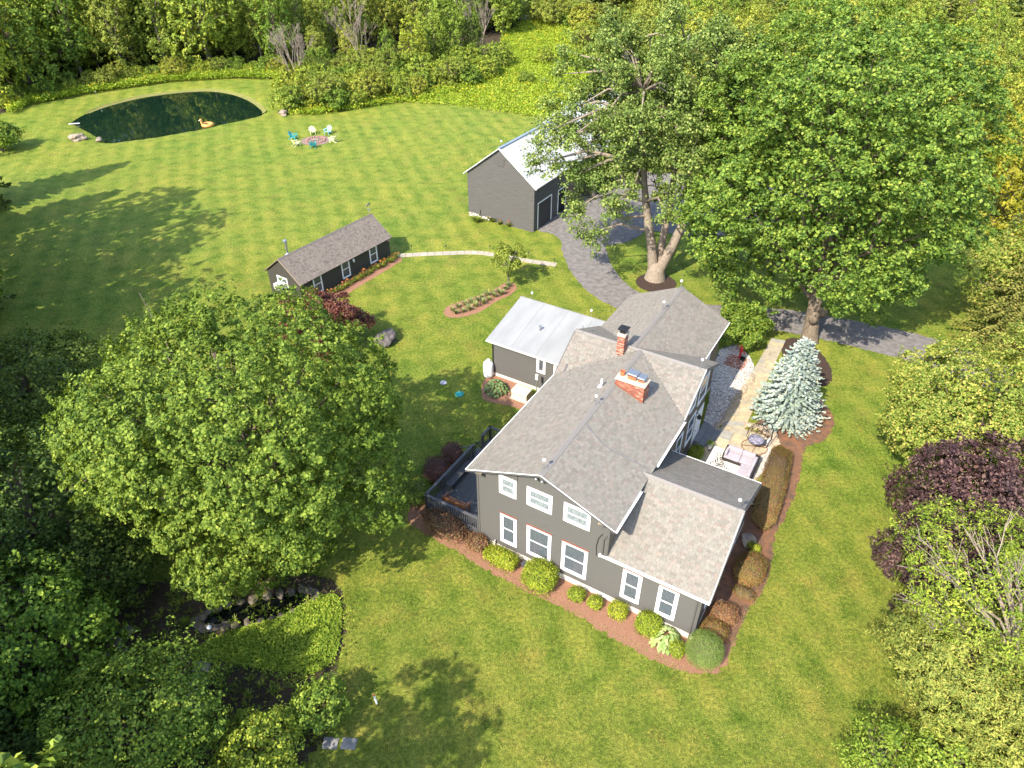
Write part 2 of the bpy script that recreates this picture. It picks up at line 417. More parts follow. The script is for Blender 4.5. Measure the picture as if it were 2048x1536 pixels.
M['darkstone'] = pm('shade_toned_stone', (.17, .135, .10), (.08, .065, .05), 5, .9, .7, detail=8, bscale=14, bdist=.03)  # field stone in a darker colour that stands in for shade round the pool
# ------------------------------------------------------------------ foliage builders
def unit(a): return a / np.maximum(np.linalg.norm(a, axis=-1, keepdims=True), 1e-9)
def leaf_geo(rng, P, N, L, asp=.75, fold=.3, T=None):
    n = len(P); N = unit(N)
    if T is None: T = rng.normal(size=(n, 3))
    T = unit(T - (T * N).sum(1)[:, None] * N); B = np.cross(N, T)
    L = np.broadcast_to(np.asarray(L, float), (n,))[:, None]; wd = L * asp / 2
    a = P - T * L * .5; b = P + T * L * .5; m = P - T * L * .08
    l = m + B * wd + N * wd * fold; r = m - B * wd + N * wd * fold
    V = np.stack([a, r, b, l], 1).reshape(-1, 3)
    i = np.arange(n)[:, None] * 4
    Tm = np.concatenate([i + [0, 1, 2], i + [0, 2, 3]], 1).reshape(-1, 3)
    return V, Tm
def fib_dirs(rng, n, zmin=-1., zmax=1., jit=.25):
    k = np.arange(n) + .5
    z = zmax - (zmax - zmin) * k / n
    ph = k * 2.399963 + rng.uniform(0, 6.28)
    z = np.clip(z + rng.normal(size=n) * jit * .3, -1, 1); ph = ph + rng.normal(size=n) * jit
    s_ = np.sqrt(1 - z * z)
    return np.stack([s_ * np.cos(ph), s_ * np.sin(ph), z], 1)
def crown(rng, R_, Zc, up, dn, nb=50, ns=20, nl=30, leaf=.2, brad=.22, spray=.5, zmin=-.75, irr=.14, dens_in=.12, asp=.75, shell=(.66, .9), flat=.55, droop=0.0, power=1.0):
    """broadleaf crown: boughs > leaf sprays > leaves; returns leaf mesh arrays and bough centres"""
    D_ = fib_dirs(rng, nb, zmin, 1.0, .3)
    k = rng.uniform(*shell, size=nb) * (1 + irr * rng.normal(size=nb))
    sc = np.stack([np.full(nb, R_), np.full(nb, R_), np.where(D_[:, 2] > 0, up, dn)], 1)
    hz = np.abs(D_[:, 2]) ** power * np.sign(D_[:, 2])
    BC = D_ * sc * k[:, None]; BC[:, 2] = hz * sc[:, 2] * k
    out = unit(D_ / sc)
    # sprays on the outer half of each bough
    br = brad * R_ * rng.uniform(.75, 1.3, nb)
    sd = unit(rng.normal(size=(nb, ns, 3)) + out[:, None, :] * .75 + np.array([0, 0, .45]))
    SP = BC[:, None, :] + sd * br[:, None, None] * rng.uniform(.45, 1.05, (nb, ns, 1)) * np.array([1, 1, .8])
    SP = SP.reshape(-1, 3); sn = unit(sd.reshape(-1, 3) * .8 + np.array([0, 0, flat]))
    m = len(SP)
    srad = spray * rng.uniform(.65, 1.3, m)
    ang = rng.uniform(0, 6.283, (m, nl)); rr = np.sqrt(rng.uniform(0, 1, (m, nl)))
    t = unit(np.cross(sn, rng.normal(size=(m, 3)))); bt = np.cross(sn, t)
    off = (t[:, None] * np.cos(ang)[..., None] + bt[:, None] * np.sin(ang)[..., None]) * (rr * srad[:, None])[..., None]
    off = off + sn[:, None] * ((-.45 * rr ** 2 + .2 * rng.normal(size=rr.shape)) * srad[:, None])[..., None]
    P = (SP[:, None] + off).reshape(-1, 3)
    N = unit(np.repeat(sn, nl, 0) + .55 * rng.normal(size=(m * nl, 3)) + off.reshape(-1, 3) / spray * .35)
    L = leaf * rng.uniform(.7, 1.3, len(P))
    if dens_in:
        ni = int(len(P) * dens_in)
        q = unit(rng.normal(size=(ni, 3))) * (rng.uniform(.1, .78, ni) ** .5)[:, None]
        q *= np.stack([np.full(ni, R_), np.full(ni, R_), np.where(q[:, 2] > 0, up, dn)], 1) * .85
        P = np.concatenate([P, q]); N = np.concatenate([N, unit(rng.normal(size=(ni, 3)) + [0, 0, .8])]); L = np.concatenate([L, np.full(ni, leaf * 1.5)])
    if droop: P[:, 2] -= droop * (P[:, 0] ** 2 + P[:, 1] ** 2) / R_ ** 2
    P[:, 2] += Zc; BC = BC.copy(); BC[:, 2] += Zc
    keep = P[:, 2] > .15
    P, N, L = P[keep], N[keep], L[keep]
    V, T = leaf_geo(rng, P, N, L, asp)
    return V, T, BC
def crown2(rng, R_, Zc, up, dn, n=1500, nl=36, leaf=.16, spray=.4, zmin=-.8, lump=.05, deep=.3, flat=.3, shoot=.2, asp=.75, dens_in=.08, power=.9, layer=0.0, nb=40, n1=40):
    """crown of many small sprays on an uneven shell, some standing out as shoots, others sunk in the gaps between"""
    D_ = fib_dirs(rng, n, zmin, 1.0, .55)
    f = np.ones(n); gap = np.zeros(n)
    for m_, A in ((n1, lump), (n1 * 7, lump * .42)):
        Lb = unit(rng.normal(size=(m_, 3)) + [0, 0, .25]); dt = D_ @ Lb.T; k_ = dt.argmax(1); th = np.arccos(np.clip(dt[np.arange(n), k_], -1, 1)) / (2.1 / math.sqrt(m_))
        off = rng.normal(size=m_)[k_] * .45
        f += A * (np.clip(1 - th ** 2, -1.3, 1) + off); gap = np.maximum(gap, np.clip((th - .85) / .5, 0, 1) * (1 if m_ == n1 else .6))
    keep0 = rng.uniform(size=n) > gap * .75
    D_, f, gap = D_[keep0], f[keep0], gap[keep0]; n = len(D_); low = gap * .05
    u = rng.uniform(size=n); dep = np.where(u < .62, rng.uniform(0, .06, n), rng.uniform(.05, deep, n)) + low
    sc = np.stack([np.full(n, R_), np.full(n, R_), np.where(D_[:, 2] > 0, up, dn)], 1)
    hz = np.abs(D_[:, 2]) ** power * np.sign(D_[:, 2]); E = np.stack([D_[:, 0], D_[:, 1], hz], 1)
    SP = E * sc * (f * (1 - dep))[:, None]
    if layer: SP[:, 2] = SP[:, 2] * (1 - .55) + .55 * (np.round(SP[:, 2] / layer + .6 * np.sin(np.arctan2(SP[:, 1], SP[:, 0]) * 3 + 1.0)) * layer)
    ax = unit(unit(D_ / sc) * (1 - flat) + np.array([0, 0, flat]) + .22 * rng.normal(size=(n, 3)))
    sr = spray * rng.uniform(.55, 1.3, n); sh = np.where(rng.uniform(size=n) < shoot, rng.uniform(1.0, 2.4, n), .35)
    t = unit(np.cross(ax, rng.normal(size=(n, 3)))); b = np.cross(ax, t)
    an = rng.uniform(0, 6.283, (n, nl)); rr = np.sqrt(rng.uniform(0, 1, (n, nl))); h = rng.uniform(0, 1, (n, nl))
    rad = rr * sr[:, None] * np.where(sh[:, None] > .5, 1 - .75 * h, 1.0)
    off = (t[:, None] * np.cos(an)[..., None] + b[:, None] * np.sin(an)[..., None]) * rad[..., None]
    off += ax[:, None] * ((h * sh[:, None] - .35 * rr ** 2) * sr[:, None])[..., None]
    P = (SP[:, None] + off).reshape(-1, 3)
    N = unit(np.repeat(ax, nl, 0) + .5 * rng.normal(size=(n * nl, 3)) + off.reshape(-1, 3) / spray * .4)
    L = leaf * rng.uniform(.6, 1.35, len(P))
    ni = int(len(P) * dens_in)
    if ni:
        q = unit(rng.normal(size=(ni, 3))) * (rng.uniform(.15, .62, ni) ** .5)[:, None]
        q *= np.stack([np.full(ni, R_), np.full(ni, R_), np.where(q[:, 2] > 0, up, dn)], 1)
        P = np.concatenate([P, q]); N = np.concatenate([N, unit(rng.normal(size=(ni, 3)) + [0, 0, .8])]); L = np.concatenate([L, np.full(ni, leaf * 1.8)])
    P[:, 2] += Zc; keep = P[:, 2] > .12
    V, T = leaf_geo(rng, P[keep], N[keep], L[keep], asp)
    BC = SP[rng.permutation(n)[:nb]] * .86; BC[:, 2] += Zc
    return V, T, BC
def limbs(rng, mb, base, fork, tops, r0, nlim=18, n=6, wig=.06, rmin=.02, taper=1.0):
    """trunk from base to fork, then curved limbs to the tops"""
    base, fork = Vector(base), Vector(fork)
    mb.tube([base - Vector((0, 0, .15)), base + Vector((0, 0, .12)), base.lerp(fork, .25), base.lerp(fork, .6), fork], [r0 * 1.55, r0 * 1.25, r0 * 1.02, r0 * .9, r0 * .8], max(n, 8))
    idx = rng.permutation(len(tops))[:nlim]
    for i in idx:
        t = Vector(tops[i]); L = (t - fork).length
        st = base.lerp(fork, rng.uniform(.7, 1.0))
        mid = st.lerp(t, .45) + Vector((0, 0, .12 * L)) + Vector(rng.normal(size=3)) * wig * L
        q = [st, st.lerp(mid, .5) + Vector((0, 0, .03 * L)), mid, mid.lerp(t, .55) + Vector(rng.normal(size=3)) * wig * L * .6, t]
        ra = max(r0 * .42 * rng.uniform(.6, 1.1), rmin * 2)
        mb.tube(q, [ra, ra * .85, ra * .62, ra * .4, rmin], n, cap=False)
        for _ in range(2):
            s_ = q[2].lerp(q[3], rng.uniform(0, 1)); e_ = s_ + (t - st).normalized() * L * .22 + Vector(rng.normal(size=3)) * L * .1
            mb.tube([s_, s_.lerp(e_, .5) + Vector((0, 0, .03 * L)), e_], [ra * .4, ra * .28, rmin * .7], 5, cap=False)
def tree_thing(name, label, cat, loc, V, T, lm, mb=None, barkm=None, group=None, rz=0.0, scale=1.0):
    r = thing(name, label, cat, loc, rz, group)
    r.scale = (scale,) * 3
    link('crown', np_mesh('crown', V, T, lm), r)
    if mb is not None: mb.build('trunk', barkm or M['bark'], r, True)
    return r
def conifer(rng, h, r0, z0=.4, dz=.35, nb=11, twig=.4, droop=.25, rise=.1, needle=.1, irr=.15, prof=1.0, sub=.16, curl=.0):
    """whorled conifer: every branch carries side twigs, each twig two crossed needle strips"""
    P0 = []; P1 = []; W = []
    z = z0
    while z < h - .15:
        f = (h - z) / (h - z0); Lr = r0 * (f ** prof)
        n = max(4, int(nb * (.45 + .55 * f)))
        for k in range(n):
            a = 2 * math.pi * (k + rng.uniform(-.35, .35)) / n + z * 7.3
            L = max(.12, Lr * (1 + irr * rng.normal()))
            zz = z + rng.uniform(-.5, .5) * dz
            d = np.array([math.cos(a), math.sin(a), 0]); s_ = np.array([-d[1], d[0], 0])
            m = max(2, int(L / sub))
            for i in range(m + 1):
                t = (i + .6) / (m + .6)
                if t * L < .12 * L and L > 1: continue
                c = d * L * t + np.array([0, 0, zz + rise * L * t - droop * L * t * t])
                if i == m:
                    P0.append(c); P1.append(c + d * twig * .6 + [0, 0, curl * twig]); W.append(needle)
                tl = twig * (1.15 - .75 * t) * min(1, L / 1.0 + .25) * rng.uniform(.75, 1.2)
                for sg in (-1, 1):
                    e = c + (s_ * sg * .82 + d * .6) * tl + np.array([0, 0, (curl - .18) * tl + rng.normal() * .05])
                    P0.append(c); P1.append(e); W.append(needle)
        z += dz * (.75 + .5 * f)
    P0 = np.array(P0); P1 = np.array(P1); W = np.array(W) * rng.uniform(.8, 1.2, len(P0))
    D_ = unit(P1 - P0)
    up = np.tile([0, 0, 1.], (len(P0), 1)); side = unit(np.cross(D_, up) + 1e-6); nn = np.cross(side, D_)
    Vs = []; Ts = []; o = 0
    for ax in (side, nn * .8 + side * .35):
        a = P0 - ax * W[:, None] * .45; b = P0 + ax * W[:, None] * .45; mid = P0 * .35 + P1 * .65
        c = mid + ax * W[:, None] * .6; c2 = mid - ax * W[:, None] * .6
        V = np.stack([a, b, c, P1, c2], 1).reshape(-1, 3); i = np.arange(len(P0))[:, None] * 5 + o
        Ts.append(np.concatenate([i + [0, 1, 2], i + [0, 2, 4], i + [4, 2, 3]], 1).reshape(-1, 3)); Vs.append(V); o += len(V)
    return np.concatenate(Vs), np.concatenate(Ts)
def shrub_geo(rng, shape, n, leaf, out=.55, asp=.6, jitter=.05, hollow=True):
    """clipped or loose shrub: leaves over a rounded solid.  shape(d) -> surface point for directions d"""
    d = unit(rng.normal(size=(n, 3))); d[:, 2] = np.abs(d[:, 2]) * np.where(rng.uniform(size=n) < .8, 1, -1)
    P = shape(d); dep = rng.uniform(0, 1, n) ** 2 * .22
    N = unit(d + .75 * rng.normal(size=(n, 3)) * (1 - out) * 1.4 + [0, 0, .25])
    P = P * (1 - dep)[:, None] + d * jitter * rng.normal(size=(n, 1))
    return leaf_geo(rng, P, N, leaf * rng.uniform(.7, 1.35, n), asp)
def superbox(ax, ay, az, e=.35, lump=0.0, ph=0.0):
    def f(d):
        s_ = np.sign(d) * np.abs(d) ** e
        s_ = s_ / np.maximum(np.abs(s_).max(1, keepdims=True), 1e-6) * (1 - .12 * (1 - e))
        q = d / np.maximum(np.abs(d).max(1, keepdims=True), 1e-6)
        blend = (q * (1 - e) + unit(d) * e)
        P = blend * np.array([ax, ay, az])
        if lump: P *= (1 + lump * np.sin(d[:, 0] * 5 + ph) * np.sin(d[:, 1] * 6 + ph * 2) + lump * .6 * np.sin(d[:, 2] * 9 + d[:, 0] * 4 + ph))[:, None]
        return P
    return f
def shrub(name, label, cat, loc, size, mat_, n, leaf, e=.8, lump=.06, group=None, rz=0.0, seed=1, lift=.0, core=True, asp=.6, cz=.46, jitter=.05, rough=.55):
    rng = np.random.default_rng(seed)
    ax, ay, h = size
    sh = superbox(ax, ay, h * .54, e, lump, seed)
    V, T = shrub_geo(rng, sh, n, leaf, rough, asp, jitter)
    V[:, 2] += h * cz + lift
    V[:, 2] = np.maximum(V[:, 2], .02)
    mats = [mat_, M['twig']]; mi = np.zeros(len(T), int)
    if core:
        dd = fib_dirs(rng, 90, -1, 1, 0.05)
        bm = bmesh.new()
        for p_ in sh(dd) * .8 + [0, 0, h * cz + lift]: bm.verts.new(p_)
        res = bmesh.ops.convex_hull(bm, input=bm.verts)
        bm.verts.ensure_lookup_table(); bm.verts.index_update()
        cv = np.array([v.co[:] for v in bm.verts]); ct = np.array([[v.index for v in f.verts] for f in bm.faces if len(f.verts) == 3])
        bm.free()
        cv[:, 2] = np.maximum(cv[:, 2], 0.01)
        T = np.concatenate([T, ct + len(V)]); V = np.concatenate([V, cv]); mi = np.concatenate([mi, np.ones(len(ct), int)])
    o = link(name, np_mesh(name, V, T, mats, mi))
    o.location = loc; o.rotation_euler = (0, 0, rz)
    return tag(o, label, cat, group)
def blades_geo(rng, n, h, spread, width, bend=.5, r=.1):
    """a clump of strap leaves, three segments each"""
    a = rng.uniform(0, 6.283, n); hh = h * rng.uniform(.6, 1.1, n); sp = spread * rng.uniform(.2, 1.1, n)
    d = np.stack([np.cos(a), np.sin(a), np.zeros(n)], 1); s_ = np.stack([-d[:, 1], d[:, 0], np.zeros(n)], 1)
    b = d * (r * rng.uniform(0, 1, n))[:, None]
    def pt(t): return b + d * (sp * t ** 1.6)[:, None] + np.array([0, 0, 1.]) * (hh * (t - bend * t * t))[:, None]
    t0, t1, t2 = pt(np.zeros(n)), pt(np.full(n, .55)), pt(np.ones(n)); w_ = s_ * width / 2
    V = np.stack([t0 - w_, t0 + w_, t1 + w_, t1 - w_, t2], 1).reshape(-1, 3); i = np.arange(n)[:, None] * 5
    T = np.concatenate([i + [0, 1, 2], i + [0, 2, 3], i + [3, 2, 4]], 1).reshape(-1, 3)
    return V, T
def inside(poly, P):
    x, y = P[:, 0], P[:, 1]; r = np.zeros(len(P), bool); n = len(poly)
    for i in range(n):
        x0, y0 = poly[i][:2]; x1, y1 = poly[i - 1][:2]
        c = ((y0 > y) != (y1 > y)) & (x < (x1 - x0) * (y - y0) / (y1 - y0 + 1e-12) + x0)
        r ^= c
    return r
def scatter(rng, poly, n):
    A = np.array([p_[:2] for p_ in poly], float); lo, hi = A.min(0), A.max(0); out = []
    while sum(map(len, out)) < n:
        q = rng.uniform(lo, hi, (n * 2, 2)); out.append(q[inside(A, q)])
    return np.concatenate(out)[:n]
def pline_dist(poly, P):
    A = np.array([p_[:2] for p_ in poly], float); B_ = np.roll(A, -1, 0); best = np.full(len(P), 1e9)
    for a, b in zip(A, B_):
        ab = b - a; t = np.clip(((P - a) @ ab) / (ab @ ab + 1e-12), 0, 1)
        best = np.minimum(best, np.linalg.norm(P - (a + t[:, None] * ab), axis=1))
    return best
def smooth_poly(pts, k=5, closed=True):
    P = [Vector((p_[0], p_[1])) for p_ in pts]; n = len(P); out = []
    for i in range(n if closed else n - 1):
        if closed: p0, p1, p2, p3 = P[i - 1], P[i], P[(i + 1) % n], P[(i + 2) % n]
        else: p0, p1, p2, p3 = P[max(i - 1, 0)], P[i], P[i + 1], P[min(i + 2, n - 1)]
        for j in range(k):
            t = j / k
            out.append(.5 * ((2 * p1) + (p2 - p0) * t + (2 * p0 - 5 * p1 + 4 * p2 - p3) * t * t + (-p0 + 3 * p1 - 3 * p2 + p3) * t ** 3))
    if not closed: out.append(P[-1])
    return out
def wobble(poly, amp, seed, sub=3):
    rng = random.Random(seed); out = []; n = len(poly)
    for i in range(n):
        a, b = Vector(poly[i][:2]), Vector(poly[(i + 1) % n][:2])
        for j in range(sub):
            q = a.lerp(b, j / sub); out.append(q + Vector((rng.uniform(-1, 1), rng.uniform(-1, 1))) * amp)
    return out
def sheet(name, poly, z, mat_, label=None, cat=None, kind='structure', smooth=4, wob=.06, seed=1, sub=3):
    P = smooth_poly(poly, smooth) if smooth else [Vector(p_[:2]) for p_ in poly]
    if wob: P = wobble(P, wob, seed, sub)
    V = [Vector((p_.x, p_.y, 0)) for p_ in P]
    T = tessellate_polygon([V])
    T = [t if (V[t[1]] - V[t[0]]).cross(V[t[2]] - V[t[0]]).z > 0 else t[::-1] for t in T]
    me = bpy.data.meshes.new(name); me.from_pydata([(v.x, v.y, z) for v in V], [], T); me.materials.append(mat_); me.update()
    o = link(name, me)
    return tag(o, label, cat, None, kind), P
def fringe(name, P, h, n, mat_, seed, label, cat, width=.02, parent=None):
    """grass blades leaning over the edge of a bed, so the edge is not a clean cut"""
    rng = np.random.default_rng(seed)
    A = np.array([p_[:2] for p_ in P]); B_ = np.roll(A, -1, 0); L = np.linalg.norm(B_ - A, axis=1); cum = np.cumsum(L) / L.sum()
    k = np.searchsorted(cum, rng.uniform(0, 1, n)); q = A[k] + (B_ - A)[k] * rng.uniform(0, 1, (n, 1)) + rng.normal(size=(n, 2)) * .05
    a = rng.uniform(0, 6.283, n); d = np.stack([np.cos(a), np.sin(a)], 1)
    b = np.column_stack([q, np.zeros(n)]); s_ = np.column_stack([-d[:, 1], d[:, 0], np.zeros(n)]) * width
    tip = b + np.column_stack([d * h * .7, np.full(n, h)]) * rng.uniform(.5, 1.2, (n, 1))
    V = np.stack([b - s_, b + s_, tip], 1).reshape(-1, 3)
    o = link(name, np_mesh(name, V, np.arange(3 * n).reshape(-1, 3), mat_), parent)
    return tag(o, label, cat, None, 'stuff')

# ------------------------------------------------------------------ building helpers
def interval(poly, h, ax=1):
    """span of a convex 2D polygon along axis 0 at height h"""
    xs = []
    n = len(poly)
    for i in range(n):
        a, b = poly[i], poly[(i + 1) % n]
        if (a[1] - h) * (b[1] - h) <= 0 and abs(a[1] - b[1]) > 1e-9:
            xs.append(a[0] + (b[0] - a[0]) * (h - a[1]) / (b[1] - a[1]))
    return (min(xs), max(xs)) if len(xs) >= 2 else None
class Wall:
    """plane with origin o, horizontal unit a, outward unit n (all in the parent's own frame)"""
    def __init__(s, o, a, n): s.o = Vector(o); s.a = Vector(a).normalized(); s.n = Vector(n).normalized()
    def P(s, a, z, n=0.0): return s.o + s.a * a + Vector((0, 0, z)) + s.n * n
def siding(parent, wall, poly, e, mat_, t=.018, thick=.12, name='wall', board='clapboard', wallmat=None, rows=True, jig=0.0, seed=0, label=None):
    mb = MB(); mb.prism([wall.P(a, z, 0) for a, z in poly], -wall.n * thick)
    wo_ = mb.build(name, wallmat or mat_, parent)
    if label: wo_['label'] = label
    if not rows: return wo_
    rng = random.Random(seed)
    z0 = min(p_[1] for p_ in poly); z1 = max(p_[1] for p_ in poly)
    k = 0; z = z0
    while z < z1 - .01:
        zt = min(z + e, z1)
        lo, hi = interval(poly, z + 1e-4), interval(poly, zt - 1e-4)
        z = zt
        if not lo or not hi or max(lo[1] - lo[0], hi[1] - hi[0]) < .05: continue
        b = MB(); za, zb_ = zt - e if zt - e >= z0 else z0, zt
        tt = t + rng.uniform(-jig, jig)
        A, B_, C_, D_ = wall.P(lo[0], za, tt), wall.P(lo[1], za, tt), wall.P(hi[1], zb_, .004), wall.P(hi[0], zb_, .004)
        A0, B0 = wall.P(lo[0], za, .001), wall.P(lo[1], za, .001); C0, D0 = wall.P(hi[1], zb_, .001), wall.P(hi[0], zb_, .001)
        b.poly([A, B_, C_, D_, A0, B0, C0, D0], [(0, 1, 2, 3), (4, 5, 1, 0), (0, 3, 7, 4), (1, 5, 6, 2), (3, 2, 6, 7)])
        b.build(board, mat_, wo_)
    return wo_
def window(parent, wall, a0, a1, z0, z1, trim=.13, glass=None, mats=None, proud=.05, split=True, cap=False, muntin=None, name='window', sill=.0, wm=None):
    wm = wm or M['white']
    mb = MB()
    def bx(x0, x1, y0, y1, n0, n1):
        pts = [wall.P(x0, y0, n0), wall.P(x1, y0, n0), wall.P(x1, y1, n0), wall.P(x0, y1, n0)]
        return pts, wall.n * (n1 - n0)
    def add(m_, *q): m_.prism(*bx(*q))
    top = trim; bot = trim * 1.15
    add(mb, a0, a0 + trim, z0, z1, .0, proud); add(mb, a1 - trim, a1, z0, z1, 0, proud)
    add(mb, a0 + trim, a1 - trim, z1 - top, z1, 0, proud); add(mb, a0 + trim, a1 - trim, z0, z0 + bot, 0, proud + .012)
    w_ = mb.build(name, wm, parent)
    sb = MB(); i0, i1, j0, j1 = a0 + trim, a1 - trim, z0 + bot, z1 - top; s_ = .055; zm = (j0 + j1) / 2
    for q in ((i0, i0 + s_, j0, j1), (i1 - s_, i1, j0, j1), (i0 + s_, i1 - s_, j1 - s_, j1), (i0 + s_, i1 - s_, j0, j0 + s_)): add(sb, *q, 0.0, .036)
    if split: add(sb, i0 + s_, i1 - s_, zm - .03, zm + .03, 0.0, .042)
    if muntin:
        for (f0, f1, g0, g1) in muntin:
            add(sb, i0 + (i1 - i0) * f0, i0 + (i1 - i0) * f1, j0 + (j1 - j0) * g0, j0 + (j1 - j0) * g1, 0, .03)
    sb.build('sash', wm, w_)
    gm_ = glass or M['glass']
    for (y0, y1) in (((j0 + s_, zm - .03), (zm + .03, j1 - s_)) if split else ((j0 + s_, j1 - s_),)):
        g_ = MB(); add(g_, i0 + s_, i1 - s_, y0, y1, .019, .024); g_.build('pane', gm_, w_)
    if cap:
        c_ = MB(); add(c_, a0 - .02, a1 + .02, z1, z1 + .05, 0, proud + .03); c_.build('drip_cap', M['rust'], w_)
    return w_
PAL = [((0.1992, 0.1787, 0.1513), 5), ((0.1891, 0.1748, 0.1466), 4), ((0.193, 0.1802, 0.1513), 3), ((0.2069, 0.1709, 0.1428), 1.8), ((0.2007, 0.174, 0.1482), 2.5), ((0.2069, 0.1864, 0.1598), 2), ((0.179, 0.1616, 0.1389), 2)]
SHED_PAL = [((.185, .155, .13), 6), ((.172, .145, .123), 3), ((.198, .166, .14), 3), ((.14, .118, .10), 1.2)]
def roof_plane(parent, pts, thick=.09, course=.145, wd=(.15, .28), pal=PAL, seed=0, name='roof', single=None, mat_=None, drop=.0):
    """pts: first two are the eave (left, right seen from outside), rest upslope.  returns roof object"""
    P = [Vector(p_) for p_ in pts]
    nrm = Vector((0, 0, 0))
    for i in range(1, len(P) - 1): nrm += (P[i] - P[0]).cross(P[i + 1] - P[0])
    nrm.normalize()
    if nrm.z < 0: nrm = -nrm
    a = nrm.cross(Vector((0, 0, 1))).normalized(); s_ = nrm.cross(a)
    if s_.z < 0: a, s_ = -a, -s_
    mb = MB(); mb.prism(P, -nrm * thick); ro = mb.build(name, mat_ or M['shinglebase'], parent)
    q = [((p_ - P[0]).dot(a), (p_ - P[0]).dot(s_)) for p_ in P]
    rng = random.Random(seed); tot = sum(w_ for _, w_ in pal)
    def pick():
        x = rng.uniform(0, tot)
        for c, w_ in pal:
            x -= w_
            if x <= 0: break
        f = rng.uniform(.86, 1.12); return tuple(k * f for k in c)
    st = MB(); singles = []
    y = min(v for _, v in q); ymax = max(v for _, v in q); k = 0
    while y < ymax - .02:
        h = min(course, ymax - y); iv = interval(q, y + min(h * .5, course * .5))
        if iv:
            x = iv[0]; first = True
            while x < iv[1] - .01:
                wv = rng.uniform(*wd) * (.5 if first and k % 2 else 1); first = False
                x1 = min(x + wv, iv[1]); g = .006; tk = .014 + rng.uniform(-.003, .004)
                p0 = P[0] + a * (x + g) + s_ * y; p1 = P[0] + a * (x1 - g) + s_ * y
                u_ = s_ * (h * 1.08)
                V = [p0 + nrm * tk, p1 + nrm * tk, p1 + u_ + nrm * .004, p0 + u_ + nrm * .004, p0 + nrm * .001, p1 + nrm * .001]
                c = pick()
                F = [(0, 1, 2, 3), (4, 5, 1, 0), (0, 3, 4), (1, 5, 2)]
                if single and single(x, y): singles.append((V, F, c))
                else: st.poly(V, F, 0, c)
                x = x1
        y += course; k += 1
    if singles:
        for V, F, c in singles:
            b = MB(); b.poly(V, F, 0, c); b.build('shingle', M['shingle'], ro)
    if st.v:
        so_ = st.build('shingles', M['shingle'], ro); so_['kind'] = 'stuff'
    return ro
def ridge_cap(parent, a, b, n1, n2, wd=.17, seg=.3, seed=0, mat_=None):
    """overlapping cap shingles along a ridge; n1, n2: downslope unit vectors of both sides"""
    a, b = Vector(a), Vector(b); L = (b - a).length; d = (b - a).normalized(); n1 = Vector(n1).normalized() * wd; n2 = Vector(n2).normalized() * wd
    mb = MB(); k = int(L / seg); rng = random.Random(seed)
    for i in range(k):
        p_ = a + d * (L * i / k); q = a + d * (L * (i + 1) / k + .03); u = Vector((0, 0, .045)); u2 = Vector((0, 0, .03)); f = rng.uniform(.92, 1.06)
        V = [p_ + n1 + u, p_ + u, p_ + n2 + u, q + n1 + u2, q + u2, q + n2 + u2, p_ + n1 + Vector((0, 0, .0)), p_ + n2]
        mb.poly(V, [(0, 1, 4, 3), (1, 2, 5, 4), (6, 0, 3), (7, 5, 2), (6, 7, 2, 1, 0)])
    return mb.build('ridge_cap', mat_ or M['ridge'], parent)
def gutter(parent, a, b, out, wd=.12, ht=.10, mat_=None, hang=1.0, name='gutter'):
    a, b, out = Vector(a), Vector(b), Vector(out).normalized(); mb = MB(); z = Vector((0, 0, 1)); d = (b - a).normalized()
    prof = [(0, 0), (0, -ht), (wd * .75, -ht), (wd, 0), (wd - .012, 0), (wd * .75 - .01, -ht + .012), (.012, -ht + .012), (.012, 0)]
    V = [a + out * x + z * y for x, y in prof] + [b + out * x + z * y for x, y in prof]; n = len(prof)
    mb.poly(V, [(i, (i + 1) % n, (i + 1) % n + n, i + n) for i in range(n)] + [tuple(range(n))[::-1], tuple(range(n, 2 * n))])
    L = (b - a).length
    for i in range(int(L / hang)):
        p_ = a + d * (hang * (i + .5)); mb.bar(p_ + z * .004, p_ + out * wd + z * .004, .03, .008)
    return mb.build(name, mat_ or M['white'], parent)
def light_rod(parent, p_, h=.75, ball=.085, tripod=True):
    mb = MB(); p_ = Vector(p_)
    mb.tube([p_, p_ + Vector((0, 0, h))], [.012, .006], 5)
    if tripod:
        for k in range(3):
            a = 2.1 * k + .5; mb.tube([p_ + Vector((.2 * math.cos(a), .2 * math.sin(a), -.05)), p_ + Vector((0, 0, .3))], .008, 4)
    r = mb.build('lightning_rod', M['steel'], parent)
    b = MB(); b.ball(p_ + Vector((0, 0, h * .62)), ball, 12, 8); b.build('glass_ball', M['porcelain'], r, True)
    return r
